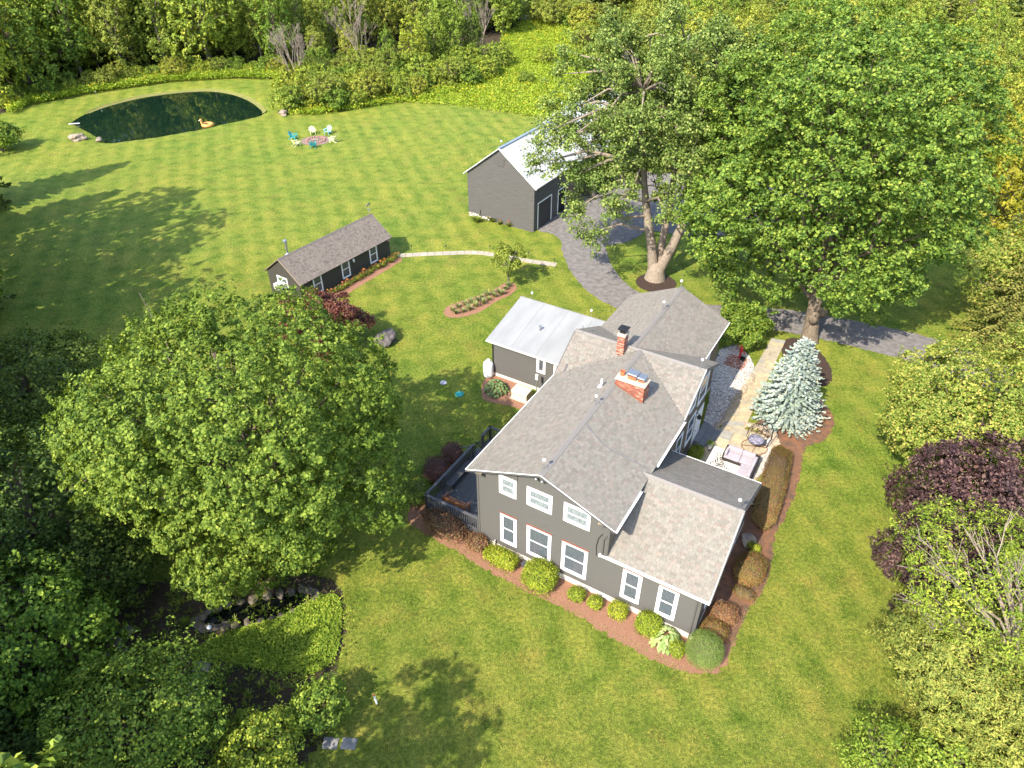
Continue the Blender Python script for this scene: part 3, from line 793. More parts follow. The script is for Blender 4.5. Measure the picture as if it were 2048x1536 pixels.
def bricks(parent, x0, x1, y0, y1, z0, z1, roofz=None, seed=0, name='chimney', pale=0):
    """chimney: mortar core plus single bricks; roofz(x, y) gives the roof level so hidden bricks are left out"""
    mb = MB(); g = .014; mb.box(x0 + g, y0 + g, z0 - .8, x1 - g, y1 - g, z1)
    ch = mb.build(name, M['mortar'], parent)
    rng = random.Random(seed); L, H_, dp = .205, .062, .05
    tints = [(.30, .095, .055), (.24, .075, .05), (.36, .13, .075), (.20, .07, .05), (.40, .24, .17)]
    cache = {}
    def piece(lx, ly, ti):
        key = (round(lx, 3), round(ly, 3), ti)
        if key not in cache:
            b = MB(); b.box(0, 0, 0, lx, ly, H_, 0, tints[ti]); cache[key] = b.mesh('brick', M['brick'])
        return cache[key]
    z = z0; row = 0
    while z + H_ <= z1 + .001:
        off = (row % 2) * .5
        for side in range(4):
            ln = (x1 - x0) if side in (0, 2) else (y1 - y0)
            if side in (1, 3): st_, en = dp, ln - dp
            else: st_, en = 0.0, ln
            n = max(1, int(round((en - st_) / (L + .012)))); step = (en - st_) / n; cuts = [st_]
            if off: cuts += [st_ + step * (i + .5) for i in range(n)]
            else: cuts += [st_ + step * (i + 1) for i in range(n - 1)]
            cuts += [en]
            for a, b in zip(cuts[:-1], cuts[1:]):
                l = b - a - .012
                if l < .03: continue
                if side == 0: p_ = (x0 + a + .006, y0 - 0.0); sz = (l, dp)
                elif side == 2: p_ = (x0 + a + .006, y1 - dp); sz = (l, dp)
                elif side == 1: p_ = (x1 - dp, y0 + a + .006); sz = (dp, l)
                else: p_ = (x0, y0 + a + .006); sz = (dp, l)
                if roofz and z + H_ < roofz(p_[0] + sz[0] / 2, p_[1] + sz[1] / 2): continue
                if side in (2, 3) and not (side == 3 and pale): 
                    pass
                o = link('brick', piece(sz[0], sz[1], rng.choice([0, 0, 1, 2, 2, 3, 4] if not pale else [0, 1, 2, 3, 4, 4])), ch)
                o.location = (p_[0], p_[1], z)
        z += H_ + .013; row += 1
    return ch
# ------------------------------------------------------------------ ground, pond basin, sheets
HO = Vector((-1.727, 25.707, 0)); HYAW = -.539
HM = Matrix.Translation(HO) @ Matrix.Rotation(HYAW, 4, 'Z'); HMI = HM.inverted()
def hl(x, y, z=0.0): return HMI @ spot(x, y, z)
def hw(u, v, z=0.0): return HM @ Vector((u, v, z))

pz = lambda x, y: (120 + x / 4.267, 170 + y / 4.267)
POND = smooth_poly(spots([pz(*q) for q in [(100, 330), (200, 262), (400, 182), (700, 108), (1000, 66), (1250, 52), (1450, 75), (1600, 125), (1700, 190), (1735, 245), (1600, 292), (1400, 332), (1200, 378), (900, 432), (650, 470), (450, 490), (380, 480), (300, 430), (150, 350)]], -.25), 4)
def build_ground():
    pa = np.array([p_[:] for p_ in POND]); lo, hi = pa.min(0) - 4, pa.max(0) + 4
    xs = np.unique(np.round(np.concatenate([np.linspace(-1600, -200, 15), np.arange(-200, 200, 4.), np.linspace(200, 1600, 15), np.arange(lo[0], hi[0], .7)]), 3))
    ys = np.unique(np.round(np.concatenate([np.linspace(-900, -40, 12), np.arange(-40, 320, 4.), np.linspace(320, 2200, 18), np.arange(lo[1], hi[1], .7)]), 3))
    X, Y = np.meshgrid(xs, ys); P = np.column_stack([X.ravel(), Y.ravel()])
    z = np.zeros(len(P)); near = ((P > lo) & (P < hi)).all(1)
    d = pline_dist(POND, P[near]); ins = inside(pa, P[near]); d = np.where(ins, -d, d)
    t = np.clip((d + 1.6) / 3.2, 0, 1); zz = -.75 + .75 * (t * t * (3 - 2 * t))
    zz = np.where(ins, zz, np.maximum(zz, -.25 * np.clip(1.6 - d, 0, 1.6) / 1.6))
    z[near] = zz
    nx, ny = len(xs), len(ys)
    i = (np.arange(ny - 1)[:, None] * nx + np.arange(nx - 1)).ravel()
    T = np.concatenate([np.column_stack([i, i + 1, i + nx + 1]), np.column_stack([i, i + nx + 1, i + nx])])
    o = link('lawn', np_mesh('lawn', np.column_stack([P, z]), T, M['lawn'], smooth=True))
    tag(o, 'mown green lawn with faint mower stripes and dry patches around the farmhouse', 'lawn', None, 'structure')
build_ground()
wm_, nt_, b_, out_ = newmat('pond_water')
b_.inputs['Base Color'].default_value = (.004, .014, .008, 1); b_.inputs['Roughness'].default_value = .04; b_.inputs['IOR'].default_value = 1.33
b_.inputs['Specular IOR Level'].default_value = .6
tc_ = nt_.nodes.new('ShaderNodeTexCoord'); bump(nt_, b_, noise(nt_, tc_.outputs['Object'], 1.6, 3), .05, .02)
M['water'] = wm_
cx_ = sum((Vector(p_) for p_ in POND), Vector((0, 0))) / len(POND)
sheet('pond_water', [cx_ + (Vector(p_) - cx_) * 1.012 for p_ in POND], -.25, M['water'], 'dark green swimming pond ringed by mown grass in front of the woods', 'pond', smooth=0, wob=0)
# bare earthy rim on the far bank
rim_ = [p_ for p_ in POND]
M['bankgrass'] = pm('thin_bank_grass', (.19, .165, .06), (.13, .15, .035), 1.5, .95, .7, spec=.1, detail=9, bscale=20)
def bank_strip():
    pts = [Vector(p_) for p_ in POND]; n = len(pts); rng = random.Random(4); V = []; F = []
    idx = [i for i in range(n) if pts[i].y > cx_.y + 1.2]
    for k, i in enumerate(idx):
        o_ = (pts[i] - cx_).normalized(); w0 = .2; w1 = .3 + .3 * rng.random()
        V += [(*(pts[i] - o_ * w0), -.24), (*(pts[i] + o_ * w1 * .5), -.13), (*(pts[i] + o_ * w1), -.04 + .02)]
    for k in range(len(idx) - 1):
        if idx[k + 1] != idx[k] + 1: continue
        for j in range(2): F.append((3 * k + j, 3 * k + j + 1, 3 * k + 4 + j, 3 * k + 3 + j))
    me = bpy.data.meshes.new('pond_bank'); me.from_pydata(V, [], F); me.materials.append(M['bankgrass'])
    tag(link('pond_bank', me), 'bare brown earth rim along the far bank of the pond', 'bank', None, 'structure')
bank_strip()

# woodland floor and meadow
FOREST_L = spots([(-520, 300), (0, 228), (60, 205), (200, 178), (340, 158), (470, 152), (560, 160), (585, 222), (640, 226), (760, 205), (860, 190), (940, 170), (1000, 140), (1030, 110), (1010, 80), (1015, 55), (1050, 40)]) + [Vector((0, 260, 0)), Vector((-320, 260, 0)), Vector((-320, 90, 0))]
MEADOW = spots([(585, 226), (680, 215), (800, 205), (900, 212), (1000, 225), (1090, 238), (1200, 244), (1290, 230), (1240, 120), (1190, 70), (1080, 40), (1015, 50), (1000, 90), (1010, 130), (930, 180), (800, 200), (650, 220)])
FOREST_R = spots([(1235, 90), (1260, 140), (1330, 190), (1480, 260), (1700, 330), (1900, 480), (1975, 600), (2080, 700), (2300, 900), (2600, 900)]) + [Vector((240, 60, 0)), Vector((240, 260, 0)), Vector((10, 260, 0)), spot(1080, 40)]
sheet('woodland_floor', FOREST_L, .004, M['earth'], 'shady woodland floor under the trees behind the pond', 'forest floor', smooth=0, wob=.8, sub=4)
M['meadowsoil'] = pm('meadow_grass', (.17, .23, .03), (.24, .225, .05), .35, .9, .8, detail=9, bscale=9, bdist=.1, spec=.1)
sheet('meadow', MEADOW, .008, M['meadowsoil'], 'unmown yellow green meadow running back between the woods', 'meadow', smooth=3, wob=.5)
sheet('scrub_ground', FOREST_R, .012, M['meadowsoil'], 'rough grassy ground under the trees behind the big maple', 'rough ground', smooth=0, wob=.8, sub=4)

# gravel drive: a lane sweeping past the house and a yard by the barn
def lane(name, pts, hw_, z, label):
    c = smooth_poly([(*p_[:2],) for p_ in pts], 6, False); L = []; Rr = []
    for i, p_ in enumerate(c):
        d = (c[min(i + 1, len(c) - 1)] - c[max(i - 1, 0)]).normalized(); s_ = Vector((-d.y, d.x)); h = hw_(i / (len(c) - 1))
        L.append(p_ + s_ * h); Rr.append(p_ - s_ * h)
    return sheet(name, L + Rr[::-1], z, M['gravel'], label, 'driveway', smooth=0, wob=.10, sub=3)
lane('driveway', spots([(2120, 800), (2000, 757), (1912, 721), (1828, 695), (1753, 677), (1650, 655), (1560, 640), (1480, 632), (1390, 628), (1300, 614), (1232, 588), (1188, 545), (1168, 500), (1170, 462), (1200, 430), (1260, 405)]), lambda t: 1.85 + .25 * math.sin(t * 9), .016, 'grey gravel driveway curving from the barn past the house to the lower road')
sheet('gravel_yard', spots([(1074, 458), (1110, 470), (1150, 500), (1200, 494), (1260, 482), (1300, 462), (1360, 470), (1440, 476), (1520, 462), (1600, 430), (1620, 390), (1500, 360), (1330, 345), (1230, 350), (1140, 400), (1100, 425)]), .022, M['gravel'], 'grey gravel yard in front of the barn doors under the trees', 'yard', wob=.12)

# planting beds
BED_FRONT = spots([(815, 1040), (850, 1068), (905, 1100), (960, 1133), (1010, 1160), (1060, 1186), (1100, 1203), (1140, 1224), (1180, 1248), (1230, 1280), (1290, 1311), (1350, 1338), (1400, 1349), (1445, 1338), (1462, 1300), (1470, 1270), (1395, 1270), (1240, 1195), (1080, 1115), (960, 1055), (880, 1010), (830, 1000)])
o_, P_ = sheet('mulch_bed', BED_FRONT, .012, M['redmulch'], 'red mulch bed with clipped shrubs along the gable wall', 'mulch bed', wob=.10, seed=3)
fringe('grass_edge', P_[:140], .07, 1500, M['lily'], 5, 'ragged grass blades along the edge of the red mulch bed', 'grass')
BED_SIDE = spots([(1462, 1290), (1480, 1255), (1500, 1215), (1528, 1180), (1545, 1120), (1550, 1075), (1572, 1030), (1590, 985), (1603, 930), (1612, 895), (1650, 880), (1668, 845), (1640, 800), (1560, 780), (1520, 840), (1508, 850), (1530, 880), (1545, 925), (1530, 965), (1500, 1000), (1480, 1060), (1440, 1160), (1400, 1260)])
M['mixmulch'] = pm('weathered_mulch', (.25, .115, .06), (.11, .075, .055), 2.2, .95, 1.0, spec=.1, detail=10, bscale=40, bdist=.05)
o_, P_ = sheet('mulch_bed', BED_SIDE, .016, M['mixmulch'], 'brown weathered mulch bed curving along the patio and hedge', 'mulch bed', wob=.08, seed=4)
fringe('grass_edge', P_[:130], .07, 1100, M['lily'], 6, 'ragged grass blades along the edge of the brown mulch bed', 'grass')
def ring_bed(px, py, rx, ry, z, mat_, label, seed, n=16, dx=0, dy=0):
    c = spot(px, py); pts = [c + Vector((rx * math.cos(a), ry * math.sin(a), 0)) for a in [2 * math.pi * k / n for k in range(n)]]
    return sheet('mulch_ring', pts, z, mat_, label, 'mulch ring', wob=.06, seed=seed)
ring_bed(1312, 566, 1.75, 1.7, .027, M['darkmulch'], 'dark mulch ring round the foot of the forked tree', 7)
ring_bed(1612, 722, 1.55, 3.1, .008, M['darkmulch'], 'dark mulch patch behind the blue spruce', 8)
BED_IRIS = spots([(888, 627), (893, 615), (915, 605), (955, 592), (990, 578), (1010, 566), (1030, 568), (1033, 578), (1020, 590), (990, 605), (960, 624), (925, 634), (900, 635)])
sheet('mulch_bed', BED_IRIS, .008, M['redmulch'], 'kidney shaped red mulch bed of irises in the back lawn', 'mulch bed', wob=.06, seed=9)
BED_LILY = spots([(640, 610), (690, 590), (740, 560), (790, 530), (804, 520), (796, 512), (760, 528), (700, 560), (640, 590)])
sheet('mulch_bed', BED_LILY, .008, M['redmulch'], 'narrow mulch strip of daylilies along the long cottage', 'mulch bed', wob=.06, seed=10)
sheet('mulch_bed', spots([(963, 790), (975, 802), (1020, 812), (1045, 818), (1062, 800), (1040, 770), (1000, 750), (968, 760)]), .008, M['redmulch'], 'small mulch strip under the hostas beside the annex', 'mulch bed', wob=.05, seed=11)
BED_POND = spots([(-60, 1200), (100, 1180), (250, 1170), (420, 1150), (600, 1150), (670, 1165), (684, 1205), (690, 1250), (684, 1300), (668, 1345), (680, 1385), (662, 1430), (650, 1475), (610, 1520), (600, 1580), (300, 1600), (-120, 1560)])
sheet('garden_bed', BED_POND, .010, M['earth'], 'shady soil of the garden corner round the small pool', 'garden bed', wob=.15, seed=12)

# pebble bed beside the house
PEB = [hl(x, y) for x, y in [(1403, 868), (1418, 800), (1425, 740), (1440, 700), (1475, 690), (1500, 715), (1508, 735), (1495, 765), (1475, 800), (1455, 830), (1425, 862)]]
PEBW = [HM @ p_ for p_ in PEB]
sheet('pebble_bed', PEBW, .012, M['gravel'], 'bed of pale river pebbles between the house and the flagstone walk', 'pebble bed', wob=.05, seed=13)
def stones_mesh(name, pts, size, mats_, seed, pal, flat=.6, lo=.02):
    rng = np.random.default_rng(seed); n = len(pts)
    base = np.array([[1, 0, 0], [-1, 0, 0], [0, 1, 0], [0, -1, 0], [0, 0, 1], [.6, .6, .55], [-.6, .6, .5], [.6, -.6, .5], [-.6, -.6, .55]], float)
    F = np.array([[0, 2, 5], [2, 1, 6], [1, 3, 8], [3, 0, 7], [0, 5, 7], [2, 6, 5], [1, 8, 6], [3, 7, 8], [4, 7, 5], [4, 5, 6], [4, 6, 8], [4, 8, 7]])
    a = rng.uniform(0, 6.283, n); sc = size * rng.uniform(.5, 1.25, (n, 1)) * np.column_stack([rng.uniform(.7, 1.3, n), rng.uniform(.6, 1, n), flat * rng.uniform(.7, 1.2, n)])
    Vb = base[None] * sc[:, None] * rng.uniform(.85, 1.15, (n, 9, 1)); c, s_ = np.cos(a)[:, None], np.sin(a)[:, None]
    V = np.stack([Vb[..., 0] * c - Vb[..., 1] * s_, Vb[..., 0] * s_ + Vb[..., 1] * c, Vb[..., 2]], -1)
    z = pts[:, 2] if pts.shape[1] > 2 else np.full(n, lo)
    V = V + np.column_stack([pts[:, :2], z])[:, None]
    T = (F[None] + (np.arange(n) * 9)[:, None, None]).reshape(-1, 3)
    tint = np.repeat(np.array(pal)[rng.integers(0, len(pal), n)] * rng.uniform(.8, 1.15, (n, 1)), 9, 0)
    return np_mesh(name, V.reshape(-1, 3), T, mats_, tint=tint)
rg = np.random.default_rng(21)
PEBPAL = [(.62, .56, .50), (.50, .46, .42), (.70, .66, .60), (.42, .36, .31), (.58, .47, .38), (.36, .36, .37)]
pe = link('pebbles', stones_mesh('pebbles', scatter(rg, PEBW, 5200), .075, M['palestone'], 22, PEBPAL))
tag(pe, 'rounded pale pebbles heaped along the shaded side of the house', 'pebbles', None, 'stuff')
pe = link('pebbles', stones_mesh('pebbles', scatter(rg, [hw(u, v) for u, v in [(11.0, 11.5), (11.5, 12.2), (11.9, 13.4), (11.95, 15.2), (11.5, 16.6), (11.1, 16.2), (11.4, 15.0), (11.3, 13.5), (10.6, 11.4)]], 1100), .07, M['palestone'], 23, PEBPAL))
tag(pe, 'pale pebbles between the sofa and the curved patio wall', 'pebbles', None, 'stuff')

# ------------------------------------------------------------------ farmhouse
house = thing('farmhouse', 'large charcoal clapboard farmhouse with grey and pink shingle roofs and two brick chimneys', 'house', HO, HYAW)
RZ, RU = 7.05, 3.77
EL, ER = 5.36, 5.49
def roofz(u, v):
    return (EL + .404 * (u + .41)) if u < RU else (RZ - (u - RU) * .402)
VC = 11.5
roofA = roof_plane(house, [(-.41, 8.92, EL), (-.41, -.40, EL), (RU, -.40, RZ), (RU, VC, RZ)], seed=1)
roofB = roof_plane(house, [(7.65, -.40, ER), (7.65, 8.66, ER), (RU, VC, RZ), (RU, -.40, RZ)], seed=2)
roof_plane(house, [(-.41, 8.92, EL), (RU, VC, RZ), (-.41, VC, RZ)], seed=3)
roof_plane(house, [(7.65, 8.66, ER), (7.60, VC, RZ), (RU, VC, RZ)], seed=4)
VF = 19.7
roof_plane(house, [(7.60, 14.6, 5.6), (6.3, 14.6, 5.6), (3.25, VC, RZ), (7.60, VC, RZ)], seed=5)
roof_plane(house, [(-.25, 14.95, 5.42), (-.41, 14.95, 5.42), (-.41, VC, RZ), (3.25, VC, RZ)], seed=6)
roof_plane(house, [(6.70, 14.65, 5.41), (6.70, VF, 5.41), (3.25, VF, RZ), (3.25, VC, RZ)], seed=7)
roof_plane(house, [(-.25, VF, 5.41), (-.25, 14.95, 5.42), (3.25, VC, RZ), (3.25, VF, RZ)], seed=8)
# front wing (nearest the camera): its lowest courses are single shingles
roof_plane(house, [(6.98, .0, 3.13), (12.28, .0, 3.13), (12.26, 3.68, 5.61), (7.3, 3.68, 5.61)], seed=9, single=lambda x, y: y < 1.73)
roof_plane(house, [(12.24, 8.62, 3.12), (7.24, 8.62, 3.12), (7.24, 3.68, 5.61), (12.26, 3.68, 5.61)], seed=10)
SL = Vector((-1, 0, -.404)); SR = Vector((1, 0, -.402))
ridge_cap(house, (RU, -.42, RZ), (RU, VC - .1, RZ), SL, SR, seed=1)
ridge_cap(house, (-.42, VC, RZ), (7.6, VC, RZ), (0, -1, -.6), (0, 1, -.468), seed=2)
ridge_cap(house, (3.25, VC + .15, RZ), (3.25, VF + .02, RZ), (-1, 0, -.47), (1, 0, -.475), seed=3)
ridge_cap(house, (7.3, 3.68, 5.61), (12.3, 3.68, 5.61), (0, -1, -.674), (0, 1, -.505), seed=4)
# walls
Wf = Wall((0, 0, 0), (1, 0, 0), (0, -1, 0)); Wr = Wall((7.25, 0, 0), (0, 1, 0), (1, 0, 0)); Wl = Wall((0, 14.5, 0), (0, -1, 0), (-1, 0, 0))
Wwr = Wall((11.95, 0, 0), (0, 1, 0), (1, 0, 0)); Wwb = Wall((11.95, 8.3, 0), (-1, 0, 0), (0, 1, 0))
Wfr = Wall((6.35, 14.4, 0), (0, 1, 0), (1, 0, 0)); Wfb = Wall((6.35, 19.4, 0), (-1, 0, 0), (0, 1, 0)); Wfl = Wall((.1, 19.4, 0), (0, -1, 0), (-1, 0, 0))
CB = .118
siding(house, Wf, [(0, .37), (7.25, .37), (7.25, 5.54), (3.77, 6.93), (0, 5.41)], CB, M['siding'])
siding(house, Wf, [(7.25, .37), (11.95, .37), (11.95, 3.02), (7.25, 3.02)], CB, M['siding'])
siding(house, Wwr, [(0, .37), (8.3, .37), (8.3, 3.15), (3.68, 5.46), (0, 3.02)], CB * 2, M['siding'])
siding(house, Wwb, [(0, .3), (4.7, .3), (4.7, 3.15), (0, 3.15)], CB * 2, M['siding'])
M['tansiding'] = pm('tan_siding', (.135, .105, .072), (.11, .085, .06), 6, .65, .12, stretch=(.4, .4, 3))  # tan clapboard tone, lighter and warmer than the grey siding
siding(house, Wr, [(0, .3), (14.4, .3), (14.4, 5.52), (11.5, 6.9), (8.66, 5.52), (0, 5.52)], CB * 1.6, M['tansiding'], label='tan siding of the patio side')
siding(house, Wl, [(0, .3), (14.5, .3), (14.5, 5.42), (5.6, 5.42), (3.0, 6.9), (0, 5.5)], CB * 2, M['siding'])
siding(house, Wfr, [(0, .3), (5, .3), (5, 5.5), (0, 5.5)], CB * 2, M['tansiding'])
siding(house, Wfb, [(0, .3), (6.25, .3), (6.25, 5.4), (3.1, 6.9), (0, 5.4)], CB * 2, M['siding'])
siding(house, Wfl, [(0, .3), (5, .3), (5, 5.4), (0, 5.4)], CB * 2, M['siding'], rows=False)
# foundation, corner boards, fascia, rakes
mb = MB()
mb.box(-.03, -.035, -.2, 11.98, .2, .37); mb.box(11.75, .2, -.2, 11.985, 8.32, .37); mb.box(7.0, 8.3, -.2, 7.28, 14.4, .3); mb.box(-.03, .2, -.2, .2, 14.5, .3); mb.box(6.1, 14.4, -.2, 6.38, 19.4, .3)
mb.build('foundation', M['cream'], house)
mb = MB()
for u, v in ((0, 0), (11.95, 0)): mb.box(u - .05, v - .045, .37, u + .05, v + .06, 5.36 if u == 0 else 3.0)
mb.box(7.2, -.045, 3.2, 7.3, .06, 5.5)
mb.build('corner_board', M['siding'], house)
mb = MB()
mb.bar((-.41, -.41, EL - .07), (RU, -.41, RZ - .07), .03, .13, up=(0, 1, 0)); mb.bar((RU, -.41, RZ - .07), (7.65, -.41, ER - .07), .03, .13, up=(0, 1, 0))
mb.bar((12.29, .0, 3.06), (12.28, 3.68, 5.54), .03, .13, up=(1, 0, 0)); mb.bar((12.28, 3.68, 5.54), (12.25, 8.62, 3.05), .03, .13, up=(1, 0, 0))
mb.bar((7.62, 8.62, ER - .07), (7.62, VC, RZ - .07), .04, .14, up=(1, 0, 0)); mb.bar((7.62, VC, RZ - .07), (7.62, 14.6, 5.53), .04, .14, up=(1, 0, 0))
mb.bar((3.25, VF + .02, RZ - .07), (6.7, VF + .02, 5.34), .03, .13, up=(0, 1, 0)); mb.bar((-.43, 8.92, EL - .07), (-.43, VC, RZ - .07), .03, .13, up=(1, 0, 0))
mb.build('rake_board', M['siding'], house)
mb = MB()   # thin pale drip edges
mb.bar((-.43, -.43, EL + .01), (RU, -.43, RZ + .01), .03, .025, up=(0, 1, 0)); mb.bar((RU, -.43, RZ + .01), (7.65, -.43, ER + .01), .03, .025, up=(0, 1, 0))
mb.bar((12.30, -.02, 3.14), (12.28, 3.68, 5.62), .025, .025, up=(1, 0, 0)); mb.bar((7.25, 8.64, 3.12), (12.25, 8.64, 3.12), .04, .05); mb.bar((-.43, -.41, EL), (-.43, 8.9, EL), .04, .05)
mb.bar((6.72, 14.65, 5.41), (6.72, VF, 5.41), .04, .05); mb.bar((7.63, 8.66, ER + .02), (7.63, VC, RZ + .02), .03, .03, up=(1, 0, 0))
mb.build('drip_edge', M['white'], house)
gutter(house, (6.9, -.0, 3.12), (12.32, -.0, 3.12), (0, -1, 0), .13, .11, hang=.75)
gutter(house, (7.65, -.38, ER), (7.65, 2.6, ER), (1, 0, 0), .12, .10)
gutter(house, (7.65, 4.6, ER), (7.65, 8.6, ER), (1, 0, 0), .12, .10)
mb = MB()   # white return at the gutter corner and downspouts
mb.box(6.88, -.13, 3.01, 6.98, .5, 3.14); mb.build('gutter_return', M['white'], house)
mb = MB(); mb.tube([(7.05, -.07, 3.2), (7.05, -.07, 4.3), (7.2, -.07, 4.55)], .035, 6); mb.tube([(11.8, -.06, .1), (11.8, -.06, 2.95)], .035, 6); mb.build('downspout', M['siding'], house)
# cornice returns at the gable corners
M['tanwood'] = pm('tan_weathered_wood', (.38, .29, .19), (.27, .2, .13), 7, .8)
for (u0, u1, z) in ((.05, .45, 5.22), (6.75, 7.05, 5.30)):
    mb = MB(); mb.prism([(u0, -.02, z), (u1, -.02, z), (u1, -.02, z + .2), (u0, -.02, z + .1)], (0, -.3, 0)); c_ = mb.build('cornice_return', M['siding'], house)
    mb = MB(); mb.prism([(u0, -.33, z + .1), (u1, -.33, z + .2), (u1, -.02, z + .21), (u0, -.02, z + .11)], (0, 0, .02)); mb.build('cornice_cap', M['tanwood'], c_)
# windows of the gable wall
for a0, a1, k in ((1.29, 2.28, 0), (2.87, 4.27, 1), (4.88, 6.28, 2)):
    window(house, Wf, a0, a1, 4.35, 5.58, .13, M['glasslace'], cap=False)
for a0, a1 in ((1.33, 2.31), (2.91, 4.31), (4.91, 6.32)): window(house, Wf, a0, a1, .75, 2.92, .13, M['glasscurtain'], cap=True)
for a0, a1 in ((8.17, 9.15), (9.97, 10.95)): window(house, Wf, a0, a1, .77, 2.90, .13, M['glasscurtain'], cap=True)
# patio side windows and door
for a0, a1, z0, z1 in ((12.55, 14.1, 3.55, 5.35), (10.9, 12.0, 4.1, 5.45), (11.3, 12.6, 1.3, 3.3), (9.35, 10.4, 1.3, 3.3)):
    window(house, Wr, a0, a1, z0, z1, .1, M['glass'], wm=M['white'])
window(house, Wfr, 2.0, 3.0, 3.4, 5.0, .1, M['glass']); window(house, Wfr, 1.2, 2.3, .9, 2.7, .1, M['glass'])
window(house, Wwr, 1.2, 2.2, 1.0, 2.7, .1, M['glass']); window(house, Wwr, 5.2, 6.2, .9, 2.3, .1, M['glass'])
mb = MB(); mb.box(7.25, 12.9, .35, 7.31, 14.25, 2.75); d_ = mb.build('door', M['white'], house)
mb = MB()
for (y0, y1, z0, z1) in ((13.05, 13.5, .55, 1.35), (13.62, 14.08, .55, 1.35), (13.05, 13.5, 1.5, 2.55), (13.62, 14.08, 1.5, 2.55)): mb.box(7.31, y0, z0, 7.325, y1, z1)
mb.build('door_panel', M['white'], d_)
mb = MB(); mb.ball((7.35, 13.06, 1.35), .035, 8, 5); mb.build('handle', M['black'], d_)
mb = MB(); mb.lathe([(.0, 0), (.13, .02), (.15, .12), (.11, .2), (.03, .3), (0, .34)], 10, M=Matrix.Translation((7.5, 12.75, 2.6))); mb.bar((7.25, 12.75, 2.95), (7.5, 12.75, 2.95), .03, .03); mb.build('porch_lantern', M['black'], house)
# porch brackets, flood light, wires, vents
mb = MB(); mb.tube([(3.62, -.03, 6.62), (3.62, -.16, 6.58)], .045, 8)
for s_ in (-1, 1): mb.lathe([(.035, 0), (.075, .05), (.085, .14), (.06, .15)], 10, M=Matrix.Translation((3.62 + s_ * .13, -.16, 6.55)) @ Matrix.Rotation(R(115), 4, 'X') @ Matrix.Rotation(R(20 * s_), 4, 'Y'))
mb.build('floodlight', M['steel'], house, True)
mb = MB(); mb.tube([(3.18, 7.42, 6.7), (3.18, 7.42, 7.32)], .055, 10); mb.box(3.0, 7.27, 6.80, 3.36, 7.57, 6.815, M=None); mb.build('vent_pipe', M['white'], house)
mb = MB(); mb.tube([(6.75, -.03, 2.9), (6.7, -.06, 3.6), (6.78, -.05, 4.2), (6.95, -.06, 4.55)], .015, 4, cap=False); mb.tube([(2.35, -.03, 5.6), (2.35, -.03, 6.15)], .012, 4); mb.build('cable', M['black'], house)
mb = MB(); mb.box(7.3, -.06, .12, 7.75, -.03, .34); mb.build('vent_grille', M['white'], house)
mb = MB(); mb.tube([(1.05, -.08, .2), (1.05, -.08, .62), (1.05, -.16, .7)], .025, 6); mb.build('spigot', M['steel'], house)
for p_ in ((3.7, .05, 7.09), (3.7, 5.6, 7.09), (7.3, 11.5, 7.09), (.05, 11.5, 7.09), (3.22, 16.3, 7.09), (3.22, 19.4, 7.09), (11.98, 3.72, 5.62)): light_rod(house, p_, .85)
mb = MB(); mb.tube([(3.9, 4.0, 7.03), (4.9, 3.6, 6.64), (5.6, 3.5, 6.36), (6.6, 3.9, 5.95), (7.3, 3.9, 5.72)], .012, 4, cap=False); mb.build('ground_wire', M['steel'], house)
# chimneys
ch = bricks(house, 3.83, 5.47, 7.74, 8.52, 6.25, 7.40, lambda u, v: roofz(u, v) - .05, seed=5)
mb = MB(); mb.box(3.79, 7.70, 7.40, 5.51, 8.56, 7.46); mb.prism([(3.85, 7.76, 7.46), (5.45, 7.76, 7.46), (5.45, 8.5, 7.46), (3.85, 8.5, 7.46)], (0, 0, .05)); mb.build('chimney_crown', M['concrete'], ch)
mb = MB(); mb.lathe([(.14, 0), (.14, .26), (.11, .26), (.11, .02)], 12, M=Matrix.Translation((4.05, 8.12, 7.5))); mb.build('flue', M['clay'], ch)
for (u0, u1, v0, v1, zf) in ((4.42, 4.88, 7.92, 8.36, .2), (5.0, 5.32, 7.94, 8.34, .12)):
    mb = MB(); mb.box(u0, v0, 7.5, u1, v1, 7.5 + zf); f_ = mb.build('flue', M['clay'], ch)
    mb = MB(); e = .07
    for (a, b) in ((u0, v0), (u1, v0), (u0, v1), (u1, v1)): mb.box(a - .015, b - .015, 7.5 + zf, a + .015, b + .015, 7.5 + zf + .12)
    mb.build('cap_post', M['steel'], ch)
    mb = MB(); mb.box(u0 - e, v0 - e, 7.5 + zf + .12, u1 + e, v1 + e, 7.5 + zf + .16); mb.prism([(u0 - .02, v0 - .02, 7.5 + zf + .16), (u1 + .02, v0 - .02, 7.5 + zf + .16), (u1 + .02, v1 + .02, 7.5 + zf + .16), (u0 - .02, v1 + .02, 7.5 + zf + .16)], (0, 0, .02)); mb.build('chimney_cap', M['steel'], ch)
ch2 = bricks(house, 2.50, 2.94, 10.86, 11.42, 6.45, 7.95, lambda u, v: roofz(u, v) - .05, seed=6, pale=1)
mb = MB(); mb.box(2.47, 10.83, 7.95, 2.97, 11.45, 8.08); mb.build('chimney_crown', M['concrete'], ch2)
mb = MB(); mb.box(2.58, 10.98, 8.08, 2.86, 11.3, 8.2); mb.build('flue', M['black'], ch2)
mb = MB()
for a in (2.56, 2.88):
    for b in (10.96, 11.32): mb.box(a - .012, b - .012, 8.08, a + .012, b + .012, 8.34)
mb.prism([(2.44, 10.84, 8.34), (3.0, 10.84, 8.34), (3.0, 11.44, 8.34), (2.44, 11.44, 8.34)], (0, 0, .03)); mb.build('chimney_cap', M['black'], ch2)
mb = MB()
mb.prism([(3.80, 7.725, 7.06), (5.50, 7.725, 6.42), (5.50, 7.725, 6.55), (3.80, 7.725, 7.19)], (0, -.02, 0)); mb.build('flashing', M['rust'], ch)

